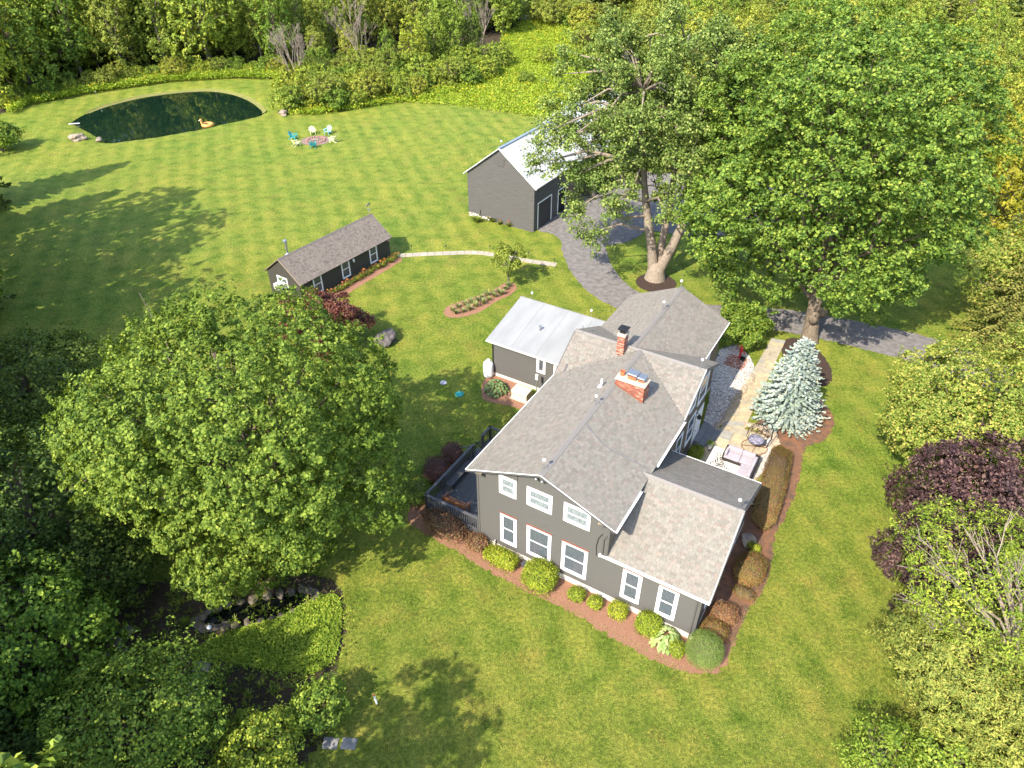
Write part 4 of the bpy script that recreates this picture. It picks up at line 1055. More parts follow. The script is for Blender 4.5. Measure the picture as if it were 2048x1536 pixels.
# ------------------------------------------------------------------ annex with the pale metal roof
annex = thing('annex', 'low charcoal annex with a nearly flat pale metal roof joined to the farmhouse', 'annex', HO, HYAW)
def metal_roof(parent, pts, mat_, thick=.07, seams=0.0, name='roof'):
    P = [Vector(p_) for p_ in pts]; n = (P[1] - P[0]).cross(P[3] - P[0]).normalized()
    if n.z < 0: n = -n
    mb = MB(); mb.prism(P, -n * thick); r = mb.build(name, mat_, parent)
    if seams:
        L = (P[1] - P[0]).length; k = int(L / seams); sm = MB()
        for i in range(1, k):
            t = i / k; a = P[0].lerp(P[1], t); b = P[3].lerp(P[2], t); sm.bar(a + n * .008, b + n * .008, .035, .018, up=n)
        sm.build('seam', mat_, r)
    return r
metal_roof(annex, [(-7.8, 12.95, 3.02), (-.05, 12.95, 3.02), (-.05, 17.7, 4.06), (-7.8, 17.7, 4.06)], M['metalroof'], seams=1.9)
mb = MB(); mb.bar((-7.82, 17.66, 4.06), (-.05, 17.66, 4.06), .1, .03); mb.build('ridge_flashing', M['metalroof'], annex)
gutter(annex, (-7.8, 12.94, 3.0), (-.2, 12.94, 3.0), (0, -1, 0), .12, .10, hang=.55)
Wa = Wall((-7.4, 13.2, 0), (1, 0, 0), (0, -1, 0)); Wal = Wall((-7.4, 17.5, 0), (0, -1, 0), (-1, 0, 0)); Wab = Wall((-.1, 17.5, 0), (-1, 0, 0), (0, 1, 0))
siding(annex, Wa, [(0, .25), (7.3, .25), (7.3, 2.98), (0, 2.98)], .15, M['siding'])
siding(annex, Wal, [(0, .25), (4.3, .25), (4.3, 3.0), (0, 3.94)], .15, M['siding'])
siding(annex, Wab, [(0, .25), (7.3, .25), (7.3, 3.92), (0, 3.92)], .15, M['siding'], rows=False)
mb = MB(); mb.box(-7.42, 13.17, -.1, -.1, 13.4, .25); mb.build('foundation', M['cream'], annex)
mb = MB(); mb.box(-7.46, 13.15, .25, -7.36, 13.25, 2.98); mb.build('corner_board', M['black'], annex)
window(annex, Wa, 3.47, 4.15, 1.58, 2.78, .13, M['glass'], split=False); window(annex, Wa, 4.78, 5.5, 1.58, 2.78, .13, M['glass'], split=False)
q = hl(1080, 660, 3.55)
mb = MB(); mb.tube([(q.x, q.y, 3.4), (q.x, q.y, 3.85)], .05, 8); mb.lathe([(.10, 0), (.10, .05), (.0, .1)], 10, M=Matrix.Translation((q.x, q.y, 3.85))); mb.build('roof_vent', M['steel'], annex)
for p_ in ((-6.9, 17.7, 4.07), (-2.2, 17.7, 4.07)): light_rod(annex, p_, .85, tripod=False)

# ------------------------------------------------------------------ deck
deck = thing('wooden_deck', 'dark grey painted wooden deck with baluster railing beside the gable wall', 'deck', HO, HYAW)
DZ = .58
k = 0; u = -3.55
while u < -.1:
    mb = MB(); mb.box(u, .0, DZ - .035, min(u + .138, -.03), 6.7, DZ + .002 * ((k * 7) % 3)); mb.build('plank', M['deck'], deck); u += .145; k += 1
mb = MB(); mb.box(-3.6, -.03, DZ - .25, 0, 0, DZ - .04); mb.box(-3.6, 0, DZ - .25, -3.56, 6.7, DZ - .04); mb.box(-3.6, 6.7, DZ - .25, 0, 6.73, DZ - .04); mb.build('rim_joist', M['deck'], deck)
def railing(a, b, n_posts):
    a, b = Vector(a), Vector(b); L = (b - a).length; d = (b - a) / L
    for i in range(n_posts):
        p_ = a + d * (L * i / (n_posts - 1)); mb = MB(); mb.box(p_.x - .045, p_.y - .045, DZ - .5, p_.x + .045, p_.y + .045, DZ + .96); mb.build('post', M['deck'], deck)
    mb = MB(); mb.bar(a + Vector((0, 0, DZ + .98)) - d * .06, b + Vector((0, 0, DZ + .98)) + d * .06, .15, .04); mb.build('cap_rail', M['deck'], deck)
    mb = MB(); mb.bar(a + Vector((0, 0, DZ + .12)), b + Vector((0, 0, DZ + .12)), .04, .08); mb.build('bottom_rail', M['deck'], deck)
    n = int(L / .14); mb = MB(); mb.box(-.018, -.018, DZ + .1, .018, .018, DZ + .96); me = mb.mesh('baluster', M['deck'])
    for i in range(1, n):
        o = link('baluster', me, deck); p_ = a + d * (L * i / n); o.location = (p_.x, p_.y, 0)
railing((-3.55, .02, 0), (-.12, .02, 0), 4); railing((-3.55, .02, 0), (-3.55, 4.75, 0), 4); railing((-3.55, 5.75, 0), (-3.55, 6.68, 0), 2); railing((-3.55, 6.68, 0), (-.2, 6.68, 0), 3)
for i in range(3):
    mb = MB(); mb.box(-3.62 - .3 * (i + 1), 4.8, DZ - .17 * (i + 1) - .04, -3.62 - .3 * i, 5.7, DZ - .17 * (i + 1)); mb.box(-3.62 - .3 * (i + 1), 4.8, 0, -3.62 - .3 * (i + 1) + .03, 5.7, DZ - .17 * (i + 1) - .04); mb.build('step', M['deck'], deck)
mb = MB(); mb.bar((-3.6, 4.72, DZ + .9), (-4.5, 4.72, DZ + .35), .09, .04); mb.bar((-4.48, 4.72, 0), (-4.48, 4.72, DZ + .36), .08, .08); mb.build('stair_rail', M['deck'], deck)
mb = MB(); mb.box(-3.45, 1.7, DZ + .38, -3.02, 3.95, DZ + .43); mb.box(-3.42, 1.8, DZ, -3.1, 1.9, DZ + .38); mb.box(-3.42, 3.75, DZ, -3.1, 3.85, DZ + .38)
mb.build('bench_seat', M['deck'], deck)
mb = MB(); mb.box(-3.5, 1.7, DZ + .2, -3.455, 3.95, DZ + .95); mb.build('bench_back', M['deck'], deck)
# brown bench standing on the deck
bq = hl(908, 1012, DZ + .4); bb = thing('wooden_bench', 'brown slatted wooden bench standing on the dark deck', 'bench', HM @ Vector((bq.x, .75, DZ)), HYAW)
for k in range(4):
    mb = MB(); mb.box(-.75, -.15 + k * .11, .42, .75, -.06 + k * .11, .45); mb.build('seat_slat', M['brownwood'], bb)
for k in range(3):
    mb = MB(); mb.box(-.75, -.24 - .02 * k, .52 + k * .13, .75, -.21 - .02 * k, .62 + k * .13); mb.build('back_slat', M['brownwood'], bb)
for s_ in (-1, 1):
    mb = MB(); mb.box(s_ * .72 - .03, -.27, 0, s_ * .72 + .03, -.2, .92); mb.build('leg', M['brownwood'], bb)
    mb = MB(); mb.box(s_ * .72 - .03, .22, 0, s_ * .72 + .03, .29, .62); mb.build('leg', M['brownwood'], bb)
    mb = MB(); mb.box(s_ * .72 - .04, -.25, .62, s_ * .72 + .04, .31, .66); mb.build('armrest', M['brownwood'], bb)

# ------------------------------------------------------------------ long cottage
CO = Vector((-17.145, 50.462, 0)); CYAW = .967; CL, CW, CE, CRZ = 10.548, 3.808, 1.986, 3.694
cot = thing('garden_cottage', 'long low dark cottage with a brown shingle roof and stove pipe', 'cottage', CO, CYAW)
csl = (CRZ - CE) / (CW / 2 + .33)
roof_plane(cot, [(-.12, -.33, CE), (CL + .12, -.33, CE), (CL + .12, CW / 2, CRZ), (-.12, CW / 2, CRZ)], seed=31, pal=SHED_PAL, course=.15, wd=(.15, .19), thick=.08)
roof_plane(cot, [(CL + .12, CW + .33, CE), (-.12, CW + .33, CE), (-.12, CW / 2, CRZ), (CL + .12, CW / 2, CRZ)], seed=32, pal=SHED_PAL, course=.15, wd=(.15, .19), thick=.08)
M['brownridge'] = pm('brown_ridge_shingle', (.17, .14, .12), (.13, .11, .095), 14, .9, .3)
ridge_cap(cot, (-.13, CW / 2, CRZ), (CL + .13, CW / 2, CRZ), (0, -1, -csl), (0, 1, -csl), .15, mat_=M['brownridge'])
Wc = Wall((0, 0, 0), (1, 0, 0), (0, -1, 0)); Wcl = Wall((0, CW, 0), (0, -1, 0), (-1, 0, 0)); Wcr = Wall((CL, 0, 0), (0, 1, 0), (1, 0, 0)); Wcb = Wall((CL, CW, 0), (-1, 0, 0), (0, 1, 0))
M['darksiding'] = pm('dark_olive_clapboard', (.052, .048, .040), (.042, .039, .033), 6, .65, .12, stretch=(.4, .4, 3))
cz = CE + csl * .33 - .1
siding(cot, Wc, [(0, .05), (CL, .05), (CL, cz), (0, cz)], .14, M['darksiding'])
for W_ in (Wcl, Wcr): siding(cot, W_, [(0, .05), (CW, .05), (CW, cz), (CW / 2, CRZ - .12), (0, cz)], .14, M['darksiding'])
siding(cot, Wcb, [(0, .05), (CL, .05), (CL, cz), (0, cz)], .14, M['darksiding'], rows=False)
mb = MB()
mb.bar((-.13, -.33, CE - .05), (-.13, CW / 2, CRZ - .05), .025, .1, up=(1, 0, 0)); mb.bar((-.13, CW / 2, CRZ - .05), (-.13, CW + .33, CE - .05), .025, .1, up=(1, 0, 0)); mb.build('rake_board', M['tanwood'], cot)
mb = MB(); mb.box(-.02, -.03, -.1, CL + .02, .1, .05); mb.build('foundation', M['stone'], cot)
for a0 in (1.35, 4.55, 7.95): window(cot, Wc, a0, a0 + .95, .35, 1.98, .07, M['glass'])
window(cot, Wcl, 1.15, 1.75, .95, 2.0, .06, M['glass']); window(cot, Wcl, 1.78, 2.4, .95, 2.0, .06, M['glass'])
mb = MB(); mb.tube([(1.05, CW / 2 + .2, CRZ - .3), (1.05, CW / 2 + .2, CRZ + 1.0)], .085, 10); mb.lathe([(.16, 0), (.16, .03), (.11, .03), (.11, .12), (.17, .12), (.05, .19), (0, .19)], 12, M=Matrix.Translation((1.05, CW / 2 + .2, CRZ + 1.0))); mb.build('stove_pipe', M['steel'], cot)
mb = MB(); mb.lathe([(.25, 0), (.1, .16), (.09, .2)], 12, M=Matrix.Translation((1.05, CW / 2 + .2, CRZ - .14))); mb.build('pipe_flashing', M['steel'], cot)
mb = MB(); mb.tube([(CL - .15, CW / 2, CRZ), (CL - .15, CW / 2, CRZ + .95)], .018, 5); mb.tube([(CL - .4, CW / 2, CRZ + .55), (CL + .1, CW / 2, CRZ + .55)], .014, 5); mb.tube([(CL - .15, CW / 2 - .25, CRZ + .55), (CL - .15, CW / 2 + .25, CRZ + .55)], .014, 5)
mb.prism([(CL - .5, CW / 2, CRZ + .9), (CL - .1, CW / 2, CRZ + .84), (CL + .2, CW / 2, CRZ + .95), (CL - .1, CW / 2, CRZ + 1.1)], (0, .02, 0)); mb.ball((CL - .15, CW / 2, CRZ + .32), .07, 10, 6); mb.build('weathervane', M['steel'], cot)
mb = MB(); mb.lathe([(0, .0), (.16, .03), (.09, .14), (.03, .2)], 10, M=Matrix.Translation((CL - .25, -.18, 1.72))); mb.tube([(CL - .25, 0, 1.95), (CL - .25, -.18, 1.9)], .015, 5); mb.build('wall_lamp', pm('copper_shade', (.5, .28, .2), (.4, .2, .14), 6, .4), cot)
mb = MB(); mb.prism([(5.95, -.03, 1.45), (6.1, -.03, 1.3), (6.14, -.03, 1.62), (6.02, -.03, 1.72), (5.9, -.03, 1.65)], (0, -.03, 0)); mb.build('wall_ornament', M['white'], cot)
ac = thing('air_conditioner', 'white window air conditioner sticking out of the cottage gable', 'air conditioner', CO + Matrix.Rotation(CYAW, 3, 'Z') @ Vector((-.28, CW - 1.45, .98)), CYAW)
mb = MB(); mb.box(-.26, -.3, 0, .26, .3, .42); mb.build('casing', M['white'], ac)
for k in range(6):
    mb = MB(); mb.box(-.272, -.26, .06 + k * .055, -.258, .26, .085 + k * .055); mb.build('grille_slat', M['steel'], ac)

# ------------------------------------------------------------------ barn
BO = Vector((-4.399, 68.368, 0)); BYAW = -.553; BW_, BL_, BE, BRZ = 7.655, 10.6, 4.435, 7.596
barn = thing('barn', 'big grey board barn with white metal roofs standing on a stone footing', 'barn', BO, BYAW)
bsl = (BRZ - BE) / (BW_ / 2 + .306); bz = BE + bsl * .306 - .12
metal_roof(barn, [(BW_ + .306, -.19, BE), (BW_ + .306, BL_, BE), (BW_ / 2, BL_, BRZ), (BW_ / 2, -.19, BRZ)], M['whiteroof'], .1, .9)
metal_roof(barn, [(-.306, BL_, BE), (-.306, -.19, BE), (BW_ / 2, -.19, BRZ), (BW_ / 2, BL_, BRZ)], M['whiteroof'], .1, .9)
mb = MB(); mb.bar((BW_ / 2, -.2, BRZ + .02), (BW_ / 2, BL_, BRZ + .02), .3, .02); mb.build('ridge_flashing', M['steel'], barn)
# taller second part behind
B2u0, B2u1, B2r, B2z, B2e, B2l = -.6, 9.2, 4.3, 8.55, 4.5, 27.0
b2 = (B2z - B2e) / (B2r - B2u0)
metal_roof(barn, [(B2u1, BL_ + .05, B2z - (B2u1 - B2r) * b2), (B2u1, B2l, B2z - (B2u1 - B2r) * b2), (B2r, B2l, B2z), (B2r, BL_ + .05, B2z)], M['whiteroof'], .1, .9)
metal_roof(barn, [(B2u0, B2l, B2e), (B2u0, BL_ + .05, B2e), (B2r, BL_ + .05, B2z), (B2r, B2l, B2z)], M['whiteroof'], .1, .9)
Wb = Wall((0, 0, 0), (1, 0, 0), (0, -1, 0)); Wbr = Wall((BW_, 0, 0), (0, 1, 0), (1, 0, 0)); Wbl = Wall((0, BL_, 0), (0, -1, 0), (-1, 0, 0))
siding(barn, Wb, [(0, .42), (BW_, .42), (BW_, bz), (BW_ / 2, BRZ - .14), (0, bz)], .235, M['barnboard'], .03, board='board', jig=.008)
siding(barn, Wb, [(.9, .0), (BW_, .0), (BW_, .42), (.9, .42)], .21, M['barnboard'], .032, board='board', jig=.006)
siding(barn, Wbr, [(0, .05), (BL_, .05), (BL_, bz), (0, bz)], .3, M['barnboard'], .02, board='board')
siding(barn, Wbl, [(0, .05), (BL_, .05), (BL_, bz), (0, bz)], .3, M['barnboard'], rows=False)
W2f = Wall((B2u0 + .3, BL_ + .3, 0), (1, 0, 0), (0, -1, 0)); W2r = Wall((B2u1 - .3, BL_ + .3, 0), (0, 1, 0), (1, 0, 0)); W2l = Wall((B2u0 + .3, B2l - .3, 0), (0, -1, 0), (-1, 0, 0))
siding(barn, W2f, [(0, .05), (9.2, .05), (9.2, 4.4), (4.6, 8.35), (0, 4.6)], .3, M['barnboard'], rows=False); siding(barn, W2r, [(0, .05), (16, .05), (16, 4.4), (0, 4.4)], .4, M['barnboard'], .02, board='board'); siding(barn, W2l, [(0, .05), (16, .05), (16, 4.6), (0, 4.6)], .4, M['barnboard'], rows=False)
# stone footing: single stones
rngb = random.Random(5)
for k in range(26):
    u = .05 + k * .105 + rngb.uniform(-.02, .02); zz = rngb.choice([.02, .14, .26]); r_ = rngb.uniform(.08, .13)
    mb = MB(); mb.ball((0, 0, 0), r_, 6, 4, sc=(1.25, .7, .85)); o = mb.build('stone', M['cream'] if k % 3 else M['stone'], barn); o.location = (u, -.03, zz + r_ * .6); o.rotation_euler = (rngb.uniform(-.3, .3), rngb.uniform(-.4, .4), 0)
mb = MB(); mb.box(0, .0, -.1, BW_, .3, .42); mb.build('footing', M['mortar'], barn)
def barn_door(a0, a1, z0, z1, wall, open_=False):
    mb = MB()
    for (x0, x1, y0, y1) in ((a0, a0 + .1, z0, z1), (a1 - .1, a1, z0, z1), (a0 + .1, a1 - .1, z1 - .1, z1)): mb.prism([wall.P(x0, y0, .01), wall.P(x1, y0, .01), wall.P(x1, y1, .01), wall.P(x0, y1, .01)], wall.n * .06)
    fr = mb.build('door_frame', M['white'], barn)
    n = 9; w_ = (a1 - a0 - .22) / n
    for k in range(n):
        mb = MB(); x0 = a0 + .11 + k * w_; mb.prism([wall.P(x0 + .006, z0, .012), wall.P(x0 + w_ - .006, z0, .012), wall.P(x0 + w_ - .006, z1 - .1, .012), wall.P(x0 + .006, z1 - .1, .012)], wall.n * .022)
        mb.build('door_board', M['openingshade'] if open_ else M['darkwood'], fr)  # open doorway: boards coloured near-black in place of the shade inside
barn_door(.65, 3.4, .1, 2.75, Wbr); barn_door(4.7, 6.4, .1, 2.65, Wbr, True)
mb = MB(); mb.prism([Wbr.P(6.6, .2, .03), Wbr.P(8.5, .2, .03), Wbr.P(8.5, 2.5, .03), Wbr.P(6.6, 2.5, .03)], Wbr.n * .05); mb.build('sliding_door', M['tansiding'], barn)
mb = MB(); mb.prism([Wb.P(3.5, 5.85, .03), Wb.P(4.3, 5.85, .03), Wb.P(4.3, 6.65, .03), Wb.P(3.5, 6.65, .03)], Wb.n * .03); h_ = mb.build('hatch', M['barnboard'], barn)
mb = MB(); mb.prism([W2r.P(.5, .2, .02), W2r.P(4.0, .2, .02), W2r.P(4.0, 2.9, .02), W2r.P(.5, 2.9, .02)], W2r.n * .05); mb.build('bay_shade_panel', M['openingshade'], barn)  # solid panel on the wall, its dark colour stands in for the bay's shade
mb = MB(); mb.bar((-.33, -.21, BE - .03), (BW_ / 2, -.21, BRZ - .03), .05, .16, up=(0, 1, 0)); mb.bar((BW_ / 2, -.21, BRZ - .03), (BW_ + .33, -.21, BE - .03), .05, .1, up=(0, 1, 0)); mb.build('rake_board', M['white'], barn)
for p_ in ((BW_ / 2, .3, BRZ), (BW_ / 2, 7.6, BRZ), (B2r, BL_ + .6, B2z)): light_rod(barn, p_, .85, tripod=False)
# ------------------------------------------------------------------ walks, patio, stones
FLAGPAL = [(.40, .32, .20), (.42, .345, .22), (.37, .305, .20), (.34, .295, .215), (.41, .335, .21), (.29, .275, .235), (.44, .36, .24)]
rngf = random.Random(8)
def slab(parent, quad, z0, z1, c, name='flagstone', mat_=None):
    mb = MB(); mb.prism([Vector((p_[0], p_[1], z0)) for p_ in quad], (0, 0, z1 - z0), 0, c); return mb.build(name, mat_ or M['flag'], parent)
walk = thing('flagstone_walk', 'straight walk of big sandstone flags between pebble bed and blue spruce', 'walkway', (0, 0, 0)); walk['kind'] = 'structure'
pL, pR = [spot(1543, 677), spot(1440, 859)], [spot(1571, 682), spot(1487, 862)]
t = 0.0; k = 0
while t < .985:
    dt = rngf.uniform(.036, .062); t1 = min(t + dt, 1.0); e = .0016
    a, b = pL[0].lerp(pL[1], t + e), pR[0].lerp(pR[1], t + e); c, d = pR[0].lerp(pR[1], t1 - e), pL[0].lerp(pL[1], t1 - e)
    zz = .045 + rngf.uniform(-.008, .008)
    if rngf.random() < .35 and t > .1:
        f = rngf.uniform(.35, .6); m0, m1 = a.lerp(b, f), d.lerp(c, f); g = (b - a).normalized() * .012
        slab(walk, [a, m0 - g, m1 - g, d], -.03, zz, rngf.choice(FLAGPAL)); slab(walk, [m0 + g, b, c, m1 + g], -.03, zz + rngf.uniform(-.008, .008), rngf.choice(FLAGPAL))
    else: slab(walk, [a, b, c, d], -.03, zz, rngf.choice(FLAGPAL))
    t = t1; k += 1
sheet('walk_bedding', [pL[0], pR[0], pR[1], pL[1]], .020, M['dryearth'], 'sandy bedding showing in the joints of the flagstone walk', 'bedding', smooth=0, wob=.03)
patio = thing('patio', 'irregular sandstone patio with rug and garden sofa beside the house', 'patio', HO, HYAW); patio['kind'] = 'structure'
PU0, PU1, PV0, PV1 = 8.15, 11.35, 9.3, 16.0
PAT_OUT = [(8.15, 9.3), (11.2, 9.3), (11.4, 11.0), (11.75, 12.5), (11.8, 14.2), (11.4, 15.9), (10.6, 16.7), (9.55, 16.4), (8.3, 15.7)]
v = PV0
while v < 16.2:
    dv = rngf.uniform(.6, .95); u = PU0
    while u < 11.5:
        du = rngf.uniform(.7, 1.25); u1 = min(u + du, 11.6); c = np.array([[(u + u1) / 2, v + dv / 2]])
        if inside(PAT_OUT, c)[0]:
            slab(patio, [(u + .012, v + .012), (u1 - .012, v + .012), (u1 - .012, v + dv - .012), (u + .012, v + dv - .012)], -.03, .05 + rngf.uniform(-.007, .007), rngf.choice(FLAGPAL))
        u = u1
    v += dv
sheet('patio_bedding', [hw(*p_) for p_ in PAT_OUT], .024, M['dryearth'], 'sandy bedding between the patio flags', 'bedding', smooth=3, wob=.05)
def rock(name, loc, size, seed, mat_, label=None, cat=None, parent=None, group=None, flat=.7, n=2):
    rng = np.random.default_rng(seed); bm = bmesh.new(); bmesh.ops.create_icosphere(bm, subdivisions=n, radius=1.0)
    ph = rng.uniform(0, 6, 6)
    for v_ in bm.verts:
        p_ = v_.co; f = 1 + .18 * math.sin(3 * p_.x + ph[0]) * math.sin(2.6 * p_.y + ph[1]) + .12 * math.sin(5 * p_.z + ph[2] + 3 * p_.x) + rng.normal() * .05
        v_.co = Vector((p_.x * f * size[0], p_.y * f * size[1], p_.z * f * size[2]))
    me = bpy.data.meshes.new(name); bm.to_mesh(me); bm.free(); me.materials.append(mat_)
    o = link(name, me, parent); o.location = loc; o.rotation_euler = (0, 0, rng.uniform(0, 6))
    return tag(o, label, cat, group)
M['sandrock'] = pm('sandy_rock', (.46, .36, .24), (.24, .19, .14), 4, .9, .7, detail=8, bscale=14, bdist=.03)
edge = thing('stone_edging', 'low rough dry stone edging between pebble bed and flagstone walk', 'stone edging', (0, 0, 0))
for k in range(46):
    t = k / 45; p_ = spot(1508, 752).lerp(spot(1424, 866), t) + Vector((rngf.uniform(-.16, .16), rngf.uniform(-.1, .1), rngf.uniform(.03, .12)))
    rock('stone', p_, (rngf.uniform(.16, .3), rngf.uniform(.12, .2), rngf.uniform(.07, .12)), k, M['sandrock'], parent=edge, n=1)
pw = thing('patio_wall', 'curved low wall of stacked sandstone round the patio edge', 'stone wall', (0, 0, 0))
WPTS = smooth_poly([hw(*q)[:2] for q in [(9.75, 16.75), (10.7, 17.0), (11.5, 16.5), (12.05, 15.2), (12.2, 13.8), (12.15, 12.4), (11.95, 11.2), (11.75, 10.0)]], 7, False)
for k, p_ in enumerate(WPTS):
    for j in range(2): rock('stone', (p_[0] + rngf.uniform(-.12, .12), p_[1] + rngf.uniform(-.12, .12), .08 + j * .13), (rngf.uniform(.2, .32), rngf.uniform(.16, .25), rngf.uniform(.07, .11)), 100 + k * 2 + j, M['sandrock'], parent=pw, n=1)
ks = thing('stone_kerb', 'short kerb of two sandstone blocks beside the boxwood under the patio windows', 'kerb', HO, HYAW)
for k in range(3): slab(ks, [(8.1, 11.2 + k * .72), (8.36, 11.2 + k * .72), (8.34, 11.88 + k * .72), (8.08, 11.88 + k * .72)], 0, .22, (.40, .31, .19), 'stone')
# bluestone steps at the door
st_ = thing('stone_steps', 'dark bluestone landing with steps below the patio door', 'steps', HO, HYAW)
for (u0, u1, z) in ((7.3, 7.72, .46), (7.72, 8.1, .30), (8.1, 8.45, .15)):
    slab(st_, [(u0, 13.2), (u1, 13.2), (u1, 15.3), (u0, 15.3)], 0, z, (.17, .175, .18), 'step')
# brick pad and stone in front of the pump
pad = thing('brick_pad', 'small square pad of old red bricks beside the red pump', 'brick paving', HO, HYAW); pad['kind'] = 'structure'
me = None; q = [hl(x, y) for x, y in [(1449, 726), (1458, 705), (1497, 726), (1487, 742)]]
c0 = (q[0] + q[1] + q[2] + q[3]) / 4
for i in range(16):
    for j in range(7):
        mb = MB(); f = rngf.uniform(.7, 1.15); mb.box(-.095, -.045, 0, .095, .045, .06 + rngf.uniform(-.006, .006), 0, (.30 * f, .11 * f, .07 * f)); o = mb.build('brick', M['brick'], pad)
        o.location = (c0.x - .7 + j * .205 + (i % 2) * .1, c0.y - .78 + i * .1, .0)
sl_ = tag(slab(None, [spot(1497, 742), spot(1510, 744), spot(1506, 757), spot(1493, 754)], 0, .06, (.33, .32, .29), 'stepping_stone'), 'single grey stepping stone between the brick pad and the walk', 'stepping stone')

# flagstone path to the cottage
path = thing('stone_path', 'narrow curving path of pale stone slabs across the lawn to the cottage', 'path', (0, 0, 0)); path['kind'] = 'structure'
PP = smooth_poly([spot(x, y)[:2] for x, y in [(790, 512), (840, 509), (900, 506.5), (955, 505.5), (1000, 512), (1050, 521), (1113, 530)]], 8, False)
L_ = 0
for k in range(0, len(PP) - 2, 2):
    a, b = PP[k], PP[min(k + 2, len(PP) - 1)]; d = (b - a).normalized(); s2 = Vector((-d.y, d.x)) * .36; g = d * .02
    slab(path, [a - s2 + g, b - s2 - g, b + s2 - g, a + s2 + g], -.02, .03 + rngf.uniform(-.006, .006), rngf.choice([(.36, .305, .235), (.33, .29, .235), (.39, .33, .265)]))
lampmb = None
for i, (x, y) in enumerate([(823, 500), (892, 500), (980, 500), (1057, 513), (1108, 527), (1075, 545)]):
    o = thing('path_light', 'small black stake light along the pale stone path', 'path light', spot(x, y), 0, 'stake lights along the pale stone path')
    mb = MB(); mb.tube([(0, 0, 0), (0, 0, .42)], .018, 5); mb.build('stake', M['black'], o)
    mb = MB(); mb.lathe([(.05, .36), (.05, .42), (.10, .43), (.02, .5), (0, .5)], 8); mb.build('lamp_head', M['black'], o)

# small pool and stepping stones in the garden corner
POOL = spots([(392, 1248), (420, 1225), (480, 1205), (560, 1190), (618, 1180), (628, 1205), (585, 1228), (520, 1245), (450, 1256), (410, 1258)])
M['blackwater'] = pm('black_pool_water', (.004, .005, .005), (.003, .004, .004), 2, .05, spec=.4)
sheet('garden_pool', POOL, .03, M['blackwater'], 'small black garden pool under the skirt of the big round maple', 'pool', wob=.03)
pe_ = thing('pool_edging', 'ring of field stones round the small black pool', 'stone edging', (0, 0, 0))
for k, p_ in enumerate(wobble(smooth_poly(POOL, 3), .05, 3, 1)): rock('stone', (p_.x, p_.y, .06), (rngf.uniform(.2, .42), rngf.uniform(.18, .3), rngf.uniform(.09, .16)), 300 + k, M['darkstone'], parent=pe_, n=1)
gp = thing('stepping_path', 'large flat stepping stones through the shady garden bed left of the pool', 'stepping stones', (0, 0, 0)); gp['kind'] = 'structure'
for k, (x, y, w2) in enumerate([(255, 1262, .5), (232, 1285, .55), (205, 1312, .5), (180, 1340, .6), (240, 1305, .4), (405, 1335, .55), (398, 1362, .55), (388, 1390, .6), (402, 1418, .5)]):
    p_ = spot(x, y); a = rngf.uniform(0, 1); q = [p_ + Vector((math.cos(a + j * 1.571) * w2 * rngf.uniform(.75, 1.1), math.sin(a + j * 1.571) * w2 * .75 * rngf.uniform(.8, 1.1), 0)) for j in range(4)]
    slab(gp, q, 0, .07, (.20, .175, .145))
for k, (x, y) in enumerate([(660, 1487), (697, 1488)]):
    p_ = spot(x, y); q = [p_ + Vector(v_) for v_ in ((-.3, -.22, 0), (.32, -.25, 0), (.36, .2, 0), (-.28, .26, 0))]
    tag(slab(None, q, 0, .06, (.21, .195, .185), 'stepping_stone'), ['pale stepping stone half hidden by leaves at the lawn edge', 'pale stepping stone lying clear on the lawn edge'][k], 'stepping stone')
gb = thing('gazing_ball', 'small glass gazing ball on a stake beside the black pool', 'garden ornament', spot(424, 1268))
mb = MB(); mb.tube([(0, 0, 0), (0, 0, .5)], .015, 5); mb.build('stake', M['steel'], gb)
mb = MB(); mb.ball((0, 0, .55), .11, 12, 8); mb.build('ball', M['porcelain'], gb, True)
pp = thing('white_pipe', 'slim white standpipe rising from the shaded lawn', 'standpipe', spot(754, 1407))
mb = MB(); mb.tube([(0, 0, -.05), (-.06, .02, .62)], .045, 8); mb.build('pipe', M['white'], pp)
mb = MB(); mb.tube([(-.06, .02, .62), (-.07, .02, .70)], .05, 8); mb.build('pipe_cap', M['rust'], pp)
cr = thing('plant_hook', 'thin curled metal shepherd hook at the edge of the garden bed', 'garden hook', spot(672, 1372))
mb = MB(); mb.tube([(0, 0, 0), (.02, 0, .9)] + [(.12 - .12 * math.cos(a), 0, .9 + .12 * math.sin(a)) for a in [.4, .9, 1.5, 2.1, 2.8, 3.6]], .012, 5); mb.build('hook', M['steel'], cr)

# ------------------------------------------------------------------ lawn objects
def lid(px, py, r_, mat_, label):
    o = thing('access_lid', label, 'lid', spot(px, py)); mb = MB(); mb.lathe([(r_, .0), (r_, .05), (r_ * .92, .075), (0, .08)], 20); mb.build('disc', mat_, o)
    mb = MB()
    for k in range(6): a = k * 1.047; mb.bar((r_ * .25 * math.cos(a), r_ * .25 * math.sin(a), .082), (r_ * .85 * math.cos(a), r_ * .85 * math.sin(a), .08), .02, .012)
    mb.build('rib', mat_, o)
lid(919, 789, .30, pm('teal_plastic', (.02, .28, .24), (.02, .24, .21), 6, .5), 'round teal septic lid in the shaded lawn')
lid(887, 766, .24, pm('grey_plastic', (.36, .37, .40), (.30, .31, .34), 6, .6), 'round grey lid in the lawn beyond the teal one')
rock('boulder', spot(772, 677, .35), (.85, .75, .62), 41, pm('dark_boulder', (.14, .12, .115), (.05, .043, .042), 3, .95, 1.0, detail=9, bscale=9, bdist=.06), 'dark rounded boulder alone on the lawn beside the purple shrub', 'boulder', n=3)
rock('boulder', spot(154, 275, .3), (1.05, .7, .55), 42, M['stone'], 'brown boulder on the grass left of the pond', 'boulder', n=3)
